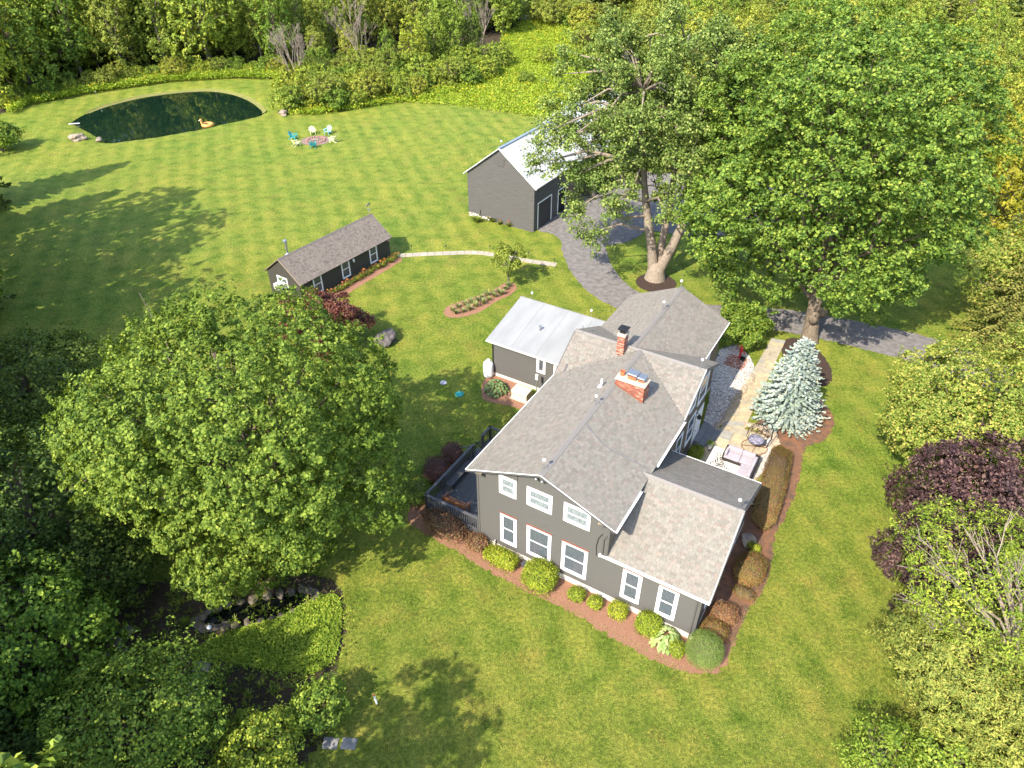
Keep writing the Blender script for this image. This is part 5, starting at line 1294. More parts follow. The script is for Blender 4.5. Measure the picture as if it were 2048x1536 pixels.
rock('boulder', spot(566, 226, .25), (.8, .55, .45), 43, M['stone'], 'brown boulder on the grass between pond and shrubs', 'boulder', n=3)
rock('boulder', spot(198, 280, .1), (.5, .4, .3), 44, M['stone'], 'small stone at the near lip of the pond', 'boulder', n=2)
fp = thing('fire_pit', 'round ash filled fire pit ringed with reddish stones on the lawn', 'fire pit', spot(632, 281))
for k in range(22):
    a = 2 * math.pi * k / 22; rock('stone', (1.15 * math.cos(a), 1.15 * math.sin(a), .08), (.19, .15, .13), 500 + k, pm('scorched_stone', (.32, .17, .13), (.2, .11, .09), 5, .9) if k == 0 else bpy.data.materials['scorched_stone'], parent=fp, n=1)
mb = MB(); mb.lathe([(1.9, .012), (1.1, .03), (0, .05)], 24); mb.build('ash_bed', pm('ash', (.26, .17, .13), (.12, .09, .08), 2.5, .95, .8, bscale=14), fp)
for k in range(4): a = k * .8; mb = MB(); mb.tube([(-.5 * math.cos(a), -.5 * math.sin(a), .1), (.5 * math.cos(a), .5 * math.sin(a), .16)], .06, 7); mb.build('log', M['palebark'], fp)
def adirondack(mat_, label, loc, rz, group):
    r = thing('adirondack_chair', label, 'garden chair', loc, rz, group)
    for k in range(5):
        x = -.24 + k * .12; mb = MB(); top = .98 - .05 * abs(k - 2) ** 1.6
        mb.prism([(x - .052, .28, .30), (x + .052, .28, .30), (x * 1.2 + .056, .56, top), (x * 1.2 - .056, .56, top)], (0, .022, 0)); mb.build('back_slat', mat_, r)
    for k in range(5):
        mb = MB(); y = -.30 + k * .115; z = .40 - k * .026; mb.box(-.29, y, z - .02, .29, y + .1, z); mb.build('seat_slat', mat_, r)
    for s_ in (-1, 1):
        mb = MB(); mb.box(s_ * .31 - .02, -.34, 0, s_ * .31 + .02, -.22, .60); mb.build('leg', mat_, r)
        mb = MB(); mb.prism([(s_ * .29 - .015, -.3, .38), (s_ * .29 - .015, .62, .0), (s_ * .29 - .015, .62, .1), (s_ * .29 - .015, -.3, .42)], (.03, 0, 0)); mb.build('leg', mat_, r)
        mb = MB(); mb.box(s_ * .35 - .075, -.42, .60, s_ * .35 + .075, .42, .625); mb.build('armrest', mat_, r)
    return r
TEAL = pm('teal_resin', (.02, .30, .33), (.02, .26, .29), 5, .5); AQUA = pm('aqua_resin', (.30, .62, .62), (.26, .56, .56), 5, .5); PALEY = pm('pale_yellow_resin', (.66, .64, .36), (.60, .58, .32), 5, .5)
for (px, py, m_, lb) in ((626, 269, PALEY, 'pale yellow garden chair on the far side of the fire pit'), (656, 268, AQUA, 'light aqua garden chair on the far side of the fire pit'), (588, 278, TEAL, 'teal garden chair side on, left of the fire pit'),
                         (594, 292, PALEY, 'pale yellow garden chair left of the fire pit near the teal one'), (627, 295, TEAL, 'dark teal garden chair turned away in front of the fire pit'), (666, 284, PALEY, 'pale yellow garden chair right of the fire pit')):
    p_ = spot(px, py); d = spot(632, 281) - p_
    adirondack(m_, lb, p_, math.atan2(d.y, d.x) + math.pi / 2, 'garden chairs around the fire pit')
fl = thing('pool_float', 'orange inflatable duck float on the pond', 'pool float', spot(416, 252, -.25) , .4)
OR = pm('orange_vinyl', (.62, .30, .08), (.55, .26, .07), 6, .4)
mb = MB(); mb.tube([(.62 * math.cos(a), .62 * math.sin(a), .17) for a in [2 * math.pi * i / 14 for i in range(14)]], .23, 8, closed=True); mb.build('ring', OR, fl, True)
mb = MB(); mb.tube([(-.6, 0, .2), (-.72, 0, .5), (-.68, 0, .75)], [.18, .13, .13], 8); mb.ball((-.72, 0, .85), .19, 10, 7); mb.build('neck', OR, fl, True)
mb = MB(); mb.tube([(-.86, 0, .84), (-1.02, 0, .8)], [.07, .03], 6); mb.build('beak', pm('white_vinyl', (.8, .74, .6), (.7, .64, .5), 5, .4), fl)
dk = thing('pond_plank', 'short white plank at the left end of the pond', 'plank', spot(149, 249, -.2), .2)
mb = MB(); mb.box(-.7, -.12, .1, .7, .12, .15); mb.build('board', M['white'], dk)
mb = MB(); mb.tube([(0, 0, 0), (0, 0, 1.2)], .022, 5); mb.box(-.1, -.02, 1.05, .1, .02, 1.2); bx_ = mb.build('post', M['steel'], tag(thing('marker_post', 'thin grey marker post on the far bank of the pond', 'post', spot(196, 199)), None))
ta = thing('propane_tank', 'white upright propane tank at the annex corner', 'gas tank', spot(977, 752))
mb = MB(); mb.lathe([(.30, .0), (.33, .08), (.36, .12), (.37, .2), (.37, 1.0), (.33, 1.16), (.2, 1.26), (.05, 1.3), (0, 1.3)], 20); mb.build('tank', M['white'], ta, True)
mb = MB(); mb.lathe([(.15, 1.2), (.15, 1.4), (.13, 1.4), (.13, 1.24)], 14); mb.build('collar', M['white'], ta)
gq = hl(1022, 797); ge = thing('generator', 'beige standby generator box beside the annex wall', 'generator', HM @ Vector((-4.35, 11.9, 0)), HYAW)
BEI = pm('beige_enclosure', (.62, .53, .38), (.55, .47, .34), 5, .55)
mb = MB(); mb.box(-.58, -.36, .1, .58, .36, .62); mb.build('body', BEI, ge)
mb = MB(); mb.prism([(-.6, -.39, .62), (-.6, .39, .62), (-.6, .39, .72), (-.6, -.3, .68)], (1.2, 0, 0)); mb.build('lid', BEI, ge)
for k in range(5):
    mb = MB(); mb.box(.582, -.3, .18 + k * .08, .592, .3, .22 + k * .08); mb.build('louver', M['tanwood'], ge)
mb = MB(); mb.box(-.68, -.46, 0, .68, .46, .1); mb.build('base_pad', M['concrete'], ge)
me_ = thing('utility_post', 'slim grey utility post with a white box on top by the generator', 'utility post', HM @ Vector((-3.55, 12.55, 0)), HYAW)
mb = MB(); mb.tube([(0, 0, 0), (0, 0, 1.55)], .035, 7); mb.build('post', M['steel'], me_)
mb = MB(); mb.box(-.09, -.06, 1.45, .09, .06, 1.85); mb.build('meter_box', M['white'], me_)
mb = MB(); mb.tube([(.0, 0, .5), (.35, .1, .55), (.45, .3, .3), (.75, .45, .35)], .025, 5); mb.build('conduit', M['steel'], me_)
hm = thing('black_box', 'small dark box on the red mulch between two clipped boxwoods', 'box', spot(1050, 1132), HYAW)
mb = MB(); mb.box(-.17, -.15, 0, .17, .15, .2); mb.box(-.19, -.17, .2, .19, .17, .23); mb.build('casing', M['steel'] if 0 else pm('dark_plastic', (.07, .07, .075), (.05, .05, .055), 6, .6), hm)
pb = tag(slab(None, [hw(12.25, 2.0), hw(12.55, 2.0), hw(12.6, 2.9), hw(12.3, 2.9)], 0, .05, (.33, .22, .14), 'board'), 'flat brown board lying between the mounds beside the wing', 'board')
rock('boulder', hw(12.55, 7.3, .12), (.5, .42, .2), 60, M['stone'], 'flat grey stone in the shade under the wing roof', 'boulder', n=2)

# patio furniture
rug = thing('patio_rug', 'cream outdoor rug with black palm frond pattern under the sofa', 'rug', HO, HYAW)
mb = MB(); mb.box(8.55, 11.0, .062, 11.2, 13.85, .072); mb.build('rug_cloth', pm('cream_weave', (.66, .60, .52), (.58, .52, .45), 20, .95), rug)
mb = MB(); rr_ = random.Random(3)
for (bu, bv, ang, n) in ((9.75, 11.1, 1.9, 12), (8.7, 11.4, 1.15, 13), (10.6, 11.1, 2.3, 9)):
    for k in range(n):
        s_ = k * .2; c = Vector((bu + math.cos(ang) * s_, bv + math.sin(ang) * s_, .0735))
        for sg in (-1, 1):
            a2 = ang + sg * (.95 - .03 * k); L = .62 - .03 * k; e = c + Vector((math.cos(a2), math.sin(a2), 0)) * L
            if not (8.6 < e.x < 11.15 and 11.05 < e.y < 13.8): continue
            pv = Vector((-math.sin(a2), math.cos(a2), 0)) * .035; m_ = c.lerp(e, .5); mb.face([c, m_ - pv, e, m_ + pv])
mb.build('frond_print', M['black'], rug)
WICK = pm('dark_wicker', (.035, .03, .028), (.018, .016, .015), 40, .7, .6); CUSH = pm('lavender_cushion', (.34, .30, .325), (.30, .265, .29), 4, .9, .15)
def cushion(parent, x0, y0, z0, x1, y1, z1, name='cushion'):
    bm = bmesh.new(); bmesh.ops.create_cube(bm, size=1)
    for v_ in bm.verts: v_.co = Vector(((x0 + x1) / 2 + v_.co.x * (x1 - x0), (y0 + y1) / 2 + v_.co.y * (y1 - y0), (z0 + z1) / 2 + v_.co.z * (z1 - z0)))
    bmesh.ops.bevel(bm, geom=bm.edges[:], offset=min(.05, (z1 - z0) * .3, (x1 - x0) * .3, (y1 - y0) * .3), segments=3, affect='EDGES', profile=.6)
    me = bpy.data.meshes.new(name); bm.to_mesh(me); bm.free(); me.materials.append(CUSH); me.polygons.foreach_set('use_smooth', [True] * len(me.polygons)); return link(name, me, parent)
sf = thing('garden_sofa', 'L shaped dark wicker garden sofa with lavender cushions on the rug', 'sofa', hw(9.35, 11.45, .074), HYAW)
mb = MB(); mb.box(0, 1.3, .06, 1.95, 2.12, .26); mb.box(1.15, 0, .06, 1.95, 1.3, .26); mb.build('base', WICK, sf)
mb = MB(); mb.box(-.02, 2.08, .06, 2.02, 2.16, .66); mb.box(1.95, 0, .06, 2.03, 2.08, .66); mb.box(-.04, 1.3, .06, .03, 2.08, .56); mb.build('back_frame', WICK, sf)
for (a, b) in ((0, 0), (1.93, 0), (0, 2.08), (1.93, 2.08), (1.17, 0)):
    mb = MB(); mb.box(a, b + .02, 0, a + .05, b + .07, .07); mb.build('leg', WICK, sf)
cushion(sf, .04, 1.3, .26, .98, 2.0, .42, 'seat_cushion'); cushion(sf, .99, 1.3, .26, 1.93, 2.0, .42, 'seat_cushion'); cushion(sf, 1.16, .02, .26, 1.93, 1.29, .42, 'seat_cushion')
cushion(sf, .1, 1.86, .42, .98, 2.07, .78, 'back_cushion'); cushion(sf, .99, 1.86, .42, 1.75, 2.07, .78, 'back_cushion'); cushion(sf, 1.74, 1.0, .42, 1.94, 1.86, .76, 'back_cushion'); cushion(sf, 1.74, .05, .42, 1.94, .98, .76, 'back_cushion'); cushion(sf, .04, 1.35, .42, .2, 1.9, .70, 'arm_cushion')
eg = thing('egg_chair', 'black wire hanging egg chair with dark patterned cushion on a ring stand', 'hanging chair', hw(10.72, 15.0, .06), HYAW + .3)
RUSTY = pm('rusty_steel', (.26, .12, .06), (.14, .07, .04), 8, .6)
mb = MB(); mb.tube([(.78 * math.cos(a), .70 * math.sin(a), .03) for a in [2 * math.pi * i / 22 for i in range(22)]], .026, 6, closed=True); mb.bar((-.2, -.66, .03), (.3, .62, .03), .04, .04); mb.bar((-.74, .0, .03), (.74, .1, .03), .04, .04); mb.build('base_ring', RUSTY, eg)
mb = MB(); mb.tube([(.72, .1, .03), (.86, .12, .7), (.84, .1, 1.5), (.62, .05, 1.98), (.25, 0, 2.08), (.0, 0, 2.0)], .03, 7); mb.build('stand_pole', M['black'], eg)
mb = MB(); mb.tube([(0, 0, 2.0), (0, 0, 1.8)], .015, 5); mb.build('chain', M['black'], eg)
bk = MB(); cz_ = 1.05
for k in range(12):
    a = 2 * math.pi * k / 12
    if -2.6 < math.atan2(math.sin(a), math.cos(a)) < -.9: rngA = [i for i in range(9) if i <= 3]
    else: rngA = range(9)
    pts = [(.64 * math.sin(math.pi * i / 8 * .96 + .06) * math.cos(a), .56 * math.sin(math.pi * i / 8 * .96 + .06) * math.sin(a), cz_ - .76 * math.cos(math.pi * i / 8)) for i in rngA]
    if len(pts) > 1: bk.tube(pts, .013, 5)
for f in (.25, .42, .58, .74, .88):
    zz = cz_ - .76 * math.cos(math.pi * f); r_ = math.sin(math.pi * f); lo_, hi_ = (-.9, 3.7) if f > .4 else (0, 6.283)
    bk.tube([(.64 * r_ * math.cos(a), .56 * r_ * math.sin(a), zz) for a in [lo_ + (hi_ - lo_) * i / 18 for i in range(19)]], .012, 5)
bk.build('basket', M['black'], eg)
bm = bmesh.new(); bmesh.ops.create_uvsphere(bm, u_segments=14, v_segments=9, radius=1)
for v_ in bm.verts: v_.co = Vector((v_.co.x * .52, v_.co.y * .46, cz_ - .42 + v_.co.z * (.24 if v_.co.z < 0 else .14)))
me = bpy.data.meshes.new('cushion'); bm.to_mesh(me); bm.free(); me.materials.append(pm('patterned_cushion', (.30, .28, .34), (.05, .05, .075), 7, .9)); me.polygons.foreach_set('use_smooth', [True] * len(me.polygons)); link('cushion', me, eg)
pu = thing('hand_pump', 'red cast iron hand water pump beside the brick pad', 'water pump', spot(1479, 716), HYAW + 1.0)
REDP = pm('red_cast_iron', (.55, .035, .03), (.42, .025, .022), 6, .45)
mb = MB(); mb.lathe([(.17, 0), (.17, .05), (.09, .08), (.08, .55), (.11, .58), (.11, .9), (.13, .92), (.06, 1.0), (0, 1.02)], 12); mb.build('body', REDP, pu, False)
mb = MB(); mb.tube([(0, -.1, .7), (0, -.3, .68), (0, -.38, .58)], [.05, .045, .045], 8); mb.build('spout', REDP, pu)
mb = MB(); mb.tube([(0, -.05, 1.12), (0, .12, 1.1), (0, .35, .9), (0, .5, .45)], .022, 6); mb.bar((0, 0, .98), (0, 0, 1.12), .03, .03); mb.build('handle', REDP, pu)
bkt = thing('bucket', 'dark bucket under the spout of the red pump', 'bucket', spot(1484, 721))
mb = MB(); mb.lathe([(.15, 0), (.19, .28), (.175, .28), (.14, .02), (0, .02)], 14); mb.build('pail', M['black'], bkt); mb = MB(); mb.tube([(.18, 0, .27), (.1, 0, .38), (-.1, 0, .38), (-.18, 0, .27)], .008, 4); mb.build('handle', M['steel'], bkt)
pt = thing('flower_pot', 'small white pot of lime green leaves on the patio step', 'flower pot', hw(8.35, 13.35, .15))
mb = MB(); mb.lathe([(.10, 0), (.14, .25), (.155, .25), (.155, .29), (.12, .29), (.12, .24), (0, .24)], 14); mb.build('pot', M['white'], pt)
rgx = np.random.default_rng(77); V, T = shrub_geo(rgx, superbox(.2, .2, .18, .8, .1), 260, .07); V[:, 2] += .38; link('leaves', np_mesh('leaves', V, T, M['boxwood']), pt)
# ------------------------------------------------------------------ shrubs and small plants by the house
def at(px, py, z): return spot(px, py, z)
def base(px, py, h): p_ = spot(px, py, h / 2); return Vector((p_.x, p_.y, 0))
shrub('boxwood', 'long clipped boxwood block under the first pair of gable windows', 'shrub', base(1002, 1116, .8), (.92, .46, .82), M['boxwood'], 5200, .075, e=.4, lump=.03, rz=HYAW, seed=1)
shrub('boxwood', 'largest rounded clipped boxwood, under the middle gable window', 'shrub', base(1080, 1153, 1.25), (.86, .80, 1.3), M['boxwood'], 7000, .075, e=.5, lump=.03, rz=HYAW, seed=2)
shrub('boxwood', 'small clipped boxwood next to the largest one', 'shrub', base(1153, 1189, .6), (.40, .38, .62), M['boxwood'], 1900, .065, e=.55, lump=.05, rz=HYAW, seed=3)
shrub('boxwood', 'smallest clipped boxwood in the row on red mulch', 'shrub', base(1190, 1205, .55), (.36, .34, .56), M['boxwood'], 1600, .065, e=.55, lump=.05, rz=HYAW, seed=4)
shrub('boxwood', 'upright clipped boxwood below the white vent grille', 'shrub', base(1236, 1221, .75), (.44, .42, .78), M['boxwood'], 2400, .065, e=.5, lump=.04, rz=HYAW, seed=5)
shrub('boxwood', 'round boxwood touching the pale hosta', 'shrub', base(1297, 1249, .95), (.60, .56, .98), M['boxwood'], 4000, .07, e=.6, lump=.03, rz=HYAW, seed=6)
shrub('boxwood', 'narrow yellowish boxwood in front of the pale hosta', 'shrub', base(1354, 1299, .7), (.33, .36, .75), M['boxwood'], 1500, .065, e=.6, lump=.05, rz=HYAW, seed=7)
shrub('globe_conifer', 'smooth dense globe conifer at the corner of the wing', 'shrub', base(1409, 1300, 1.5), (.86, .90, 1.55), M['globe'], 15000, .045, e=.85, lump=.012, rz=HYAW, seed=8, asp=.4, jitter=.02)
shrub('barberry', 'large loose reddish barberry in front of the deck railing', 'shrub', base(889, 1052, 1.0), (1.35, .62, 1.15), M['barberry'], 5200, .085, e=.75, lump=.14, rz=HYAW - .08, seed=9, jitter=.1)
shrub('barberry', 'smaller reddish barberry between railing and boxwood block', 'shrub', base(955, 1086, .75), (.62, .5, .8), M['barberry'], 3000, .075, e=.75, lump=.12, rz=HYAW, seed=10, jitter=.07)
shrub('barberry_mound', 'clipped plum red mound directly behind the globe conifer', 'shrub', base(1428, 1262, .75), (.62, .55, .8), M['spirea'], 3600, .06, e=.6, lump=.05, rz=HYAW, seed=11)
shrub('barberry_mound', 'clipped plum red mound nearest the brown board', 'shrub', base(1449, 1227, .75), (.62, .55, .8), M['barberry'], 3600, .06, e=.6, lump=.05, rz=HYAW, seed=12)
shrub('spirea', 'big rounded orange tinged spirea beside the wing', 'shrub', base(1501, 1138, .85), (.78, 1.05, .95), M['spirea'], 7500, .06, e=.75, lump=.04, rz=HYAW - .05, seed=13)
shrub('spirea', 'low straggly reddish shrub at the foot of the big spirea', 'shrub', base(1488, 1186, .35), (.55, .35, .4), M['spirea'], 1500, .06, e=.8, lump=.15, rz=HYAW, seed=14)
shrub('boxwood', 'tiny clipped boxwood behind the big spirea', 'shrub', base(1508, 1095, .4), (.34, .2, .42), M['boxwood'], 1200, .06, e=.4, lump=.03, rz=HYAW - .3, seed=15)
ha, hb = spot(1566, 897, .45), spot(1524, 1050, .45); hd = hb - ha
shrub('hedge', 'long clipped rusty red hedge along the patio', 'hedge', Vector(((ha.x + hb.x) / 2, (ha.y + hb.y) / 2, 0)), (hd.length / 2 + .1, .72, .88), M['spirea'], 23000, .06, e=.45, lump=.035, rz=math.atan2(hd.y, hd.x), seed=16)
shrub('boxwood', 'bright boxwood in the corner bed under the patio windows', 'shrub', hw(7.85, 12.2, 0), (.42, .7, .7), M['boxwood'], 3500, .06, e=.7, lump=.05, rz=HYAW, seed=17)
shrub('dark_shrub', 'rounded dark green shrub at the outer deck corner', 'shrub', base(835, 985, 1.1), (.75, .8, 1.2), M['maple'], 4000, .08, e=.8, lump=.1, seed=18, jitter=.08)
shrub('plum_shrub', 'plum coloured shrub against the deck railing nearest the steps', 'shrub', base(905, 908, 1.0), (.62, .75, 1.1), M['darkshrub'], 3800, .075, e=.8, lump=.14, seed=19, jitter=.08)
shrub('plum_shrub', 'plum coloured shrub beside the built in deck bench', 'shrub', base(873, 940, 1.0), (.72, .9, 1.1), M['darkshrub'], 4200, .075, e=.8, lump=.14, seed=20, jitter=.08)
for k, (u, v) in enumerate(((-4.1, 5.2), (-3.95, 6.1))):
    shrub('deck_plant', ['small leafy plant left of the deck steps', 'small leafy plant by the rear deck post'][k], 'plant', hw(u, v), (.34, .34, .5), M['hostagreen'], 500, .12, e=.9, lump=.2, seed=23 + k)
# shrub by the far wing: loose layered
rg = np.random.default_rng(31)
V, T, BC = crown(rg, 2.2, 1.35, 1.5, 1.1, nb=30, ns=16, nl=22, leaf=.14, brad=.24, spray=.32, zmin=-.5, dens_in=.2, flat=.9)
mb = MB(); limbs(rg, mb, (0, 0, 0), (0, 0, .5), BC, .07, 12)
tree_thing('spreading_shrub', 'wide layered bright green shrub beyond the far end of the farmhouse', 'shrub', (*base(1487, 655, 2.4)[:2], 0), V, T, M['bigmaple'], mb, M['twig'])
# hostas: every leaf an object
def hosta(label, loc, n, r_, ll, mat_, seed):
    h = thing('hosta', label, 'hosta', loc, 0, None); rng = random.Random(seed); ms = []
    for j in range(3):
        mb = MB(); w_ = ll * (.62 + .05 * j); pr = [(0, 0), (.25, .8), (.5, 1.0), (.78, .7), (1.0, 0)]
        Lp = [Vector((ll * t, -w_ / 2 * f, .10 * ll * f - .35 * ll * t * t)) for t, f in pr]; Rp = [Vector((ll * t, w_ / 2 * f, .10 * ll * f - .35 * ll * t * t)) for t, f in pr]; Cp = [Vector((ll * t, 0, -.02 * ll - .35 * ll * t * t)) for t, f in pr]
        for i in range(4): mb.face([Cp[i], Lp[i], Lp[i + 1], Cp[i + 1]][0 if i else 0:]); mb.face([Cp[i], Cp[i + 1], Rp[i + 1], Rp[i]])
        m2 = mat_.copy() if j else mat_; ms.append(mb.mesh('leaf', HM_[mat_.name][j]))
    for k in range(n):
        f = ((k + .5) / n) ** .5; a = k * 2.4 + rng.uniform(-.2, .2); o = link('leaf', ms[k % 3], h)
        o.location = (math.cos(a) * r_ * f * .75, math.sin(a) * r_ * f * .75, .52 * (1.05 - f ** 1.5) * r_ / .7 + .10); o.rotation_euler = (rng.uniform(-.25, .25), .35 * f - .25 + rng.uniform(-.15, .15), a); s_ = rng.uniform(.8, 1.15); o.scale = (s_,) * 3
    return h
HM_ = {}
for nm, cs in (('hosta_leaf', [(.30, .345, .15), (.23, .29, .11), (.18, .25, .07)]), ('green_hosta_leaf', [(.125, .18, .075), (.155, .205, .08), (.10, .16, .06)])):
    HM_[nm] = [leafmat(nm + '_tone', [c, tuple(x * 1.08 for x in c)], .2, .4) for c in cs]
hosta('large pale green hosta in the red mulch near the wing corner', base(1332, 1276, .5), 130, .80, .26, M['hosta'], 1)
hosta('large dark green hosta between propane tank and generator', base(992, 776, .5), 140, .95, .26, M['hostagreen'], 2)

# strap leaved clumps
def clump_mesh(seed, n, h, spread, wd, mat_, flowers=0, fm=None, fh=1.15):
    rng = np.random.default_rng(seed); V, T = blades_geo(rng, n, h, spread, wd); mi = np.zeros(len(T), int)
    if flowers:
        a = rng.uniform(0, 6.283, flowers); r_ = spread * .55 * rng.uniform(.1, 1, flowers)
        P = np.column_stack([r_ * np.cos(a), r_ * np.sin(a), h * fh * rng.uniform(.75, 1.05, flowers) * .62])
        V2, T2 = leaf_geo(rng, np.repeat(P, 3, 0) + rng.normal(size=(flowers * 3, 3)) * .03, rng.normal(size=(flowers * 3, 3)) + [0, 0, 1.], .13, .8)
        T = np.concatenate([T, T2 + len(V)]); V = np.concatenate([V, V2]); mi = np.concatenate([mi, np.ones(len(T2), int)])
    return np_mesh('clump', V, T, [mat_, fm or M['petal']], mi)
rgc = random.Random(4)
iris = [clump_mesh(50 + k, 46, .85, .42, .055, M['blade']) for k in range(3)]
pI = [(905, 622), (917, 616), (930, 611), (943, 607), (955, 602), (912, 628), (926, 625), (938, 621), (951, 614), (963, 597), (975, 592), (966, 608), (978, 601), (989, 594), (986, 587), (998, 585), (1002, 590), (1010, 580), (1016, 574)]
for k, (x, y) in enumerate(pI):
    o = link('iris_clump', iris[k % 3]); o.location = spot(x, y); o.rotation_euler = (0, 0, rgc.uniform(0, 6)); o.scale = (rgc.uniform(.85, 1.2),) * 3
    tag(o, 'grey green strap leaved iris clump in the kidney shaped bed', 'iris', 'irises in the kidney shaped bed')
gr = thing('garden_rod', 'thin dark garden rod standing among the irises', 'garden stake', spot(961, 612)); mb = MB(); mb.tube([(0, 0, 0), (0, 0, 1.15)], .02, 5); mb.ball((0, 0, 1.15), .04, 8, 5); mb.build('rod', M['black'], gr)
lily = [clump_mesh(60 + k, 60, .75, .5, .035, M['lily'], 3 if k else 5) for k in range(4)]
for k in range(17):
    t = k / 16; p_ = Vector((-17.145, 50.462, 0)) + Matrix.Rotation(CYAW, 3, 'Z') @ Vector((2.4 + 8.3 * t, -.62 + rgc.uniform(-.15, .1), 0))
    o = link('daylily', lily[k % 4]); o.location = p_; o.rotation_euler = (0, 0, rgc.uniform(0, 6)); o.scale = (rgc.uniform(.85, 1.15),) * 3
    tag(o, 'orange flowering daylily clump along the dark cottage wall', 'daylily', 'daylilies along the cottage wall')
for k, (x, y, s_) in enumerate([(954, 444, 1.35), (985, 443, 1.3), (1000, 449, 1.0), (1018, 453, 1.25)]):
    o = link('daylily', lily[[0, 0, 1, 1][k]] if k > 1 else clump_mesh(70 + k, 130, .8, .62, .04, M['lily'])); o.location = spot(x, y); o.scale = (s_,) * 3
    tag(o, ['arching green daylily below the stone footing of the barn', 'green daylily in the middle of the barn gable', 'small flowering daylily between two others at the barn', 'yellowish flowering daylily nearest the barn corner'][k], 'daylily')
bp = thing('black_pipe', 'thin black pipe standing against the barn footing', 'pipe', spot(961, 437)); mb = MB(); mb.tube([(0, 0, 0), (0, 0, .95)], .035, 6); mb.build('tube', M['black'], bp)

# ------------------------------------------------------------------ specimen trees
def size_at(px, X):  # pixels -> metres at X
    d = Vector((X[0], X[1], X[2] - CAM_H)).dot(Vector((0, _ct, -_st))); return px / FPX * d
rg = np.random.default_rng(101)
V, T, BC = crown2(rg, 7.15, 6.5, 6.8, 5.8, n=6200, nl=34, leaf=.15, spray=.30, zmin=-.88, lump=.085, deep=.2, flat=.42, shoot=.45, dens_in=.06, power=.85, nb=60, n1=75)
mb = MB(); limbs(rg, mb, (0, 0, 0), (0, 0, 2.2), BC, .34, 34, 7)
tree_thing('round_maple', 'huge dense round maple filling the lawn beside the farmhouse', 'tree', (-13.15, 26.0, 0), V, T, M['maple'], mb)
rg = np.random.default_rng(102)
V, T, BC = crown2(rg, 9.5, 12.6, 9.0, 10.4, n=7000, nl=32, leaf=.195, spray=.46, zmin=-.88, lump=.075, deep=.25, flat=.75, shoot=.2, dens_in=.10, power=.95, layer=1.1, nb=90, n1=120)
mb = MB(); limbs(rg, mb, (.8, -2.7, 0), (.6, -2.0, 4.2), BC, .55, 46, 7)
mb.ball((.5, -3.05, 2.2), .42, 8, 6, sc=(1, .8, 1.3)); mb.ball((1.15, -2.95, 2.6), .36, 8, 6, sc=(1, .8, 1.2))
tree_thing('big_maple', 'enormous spreading maple with a gnarled trunk beside the driveway', 'tree', (21.9, 48.0, 0), V, T, M['bigmaple'], mb)
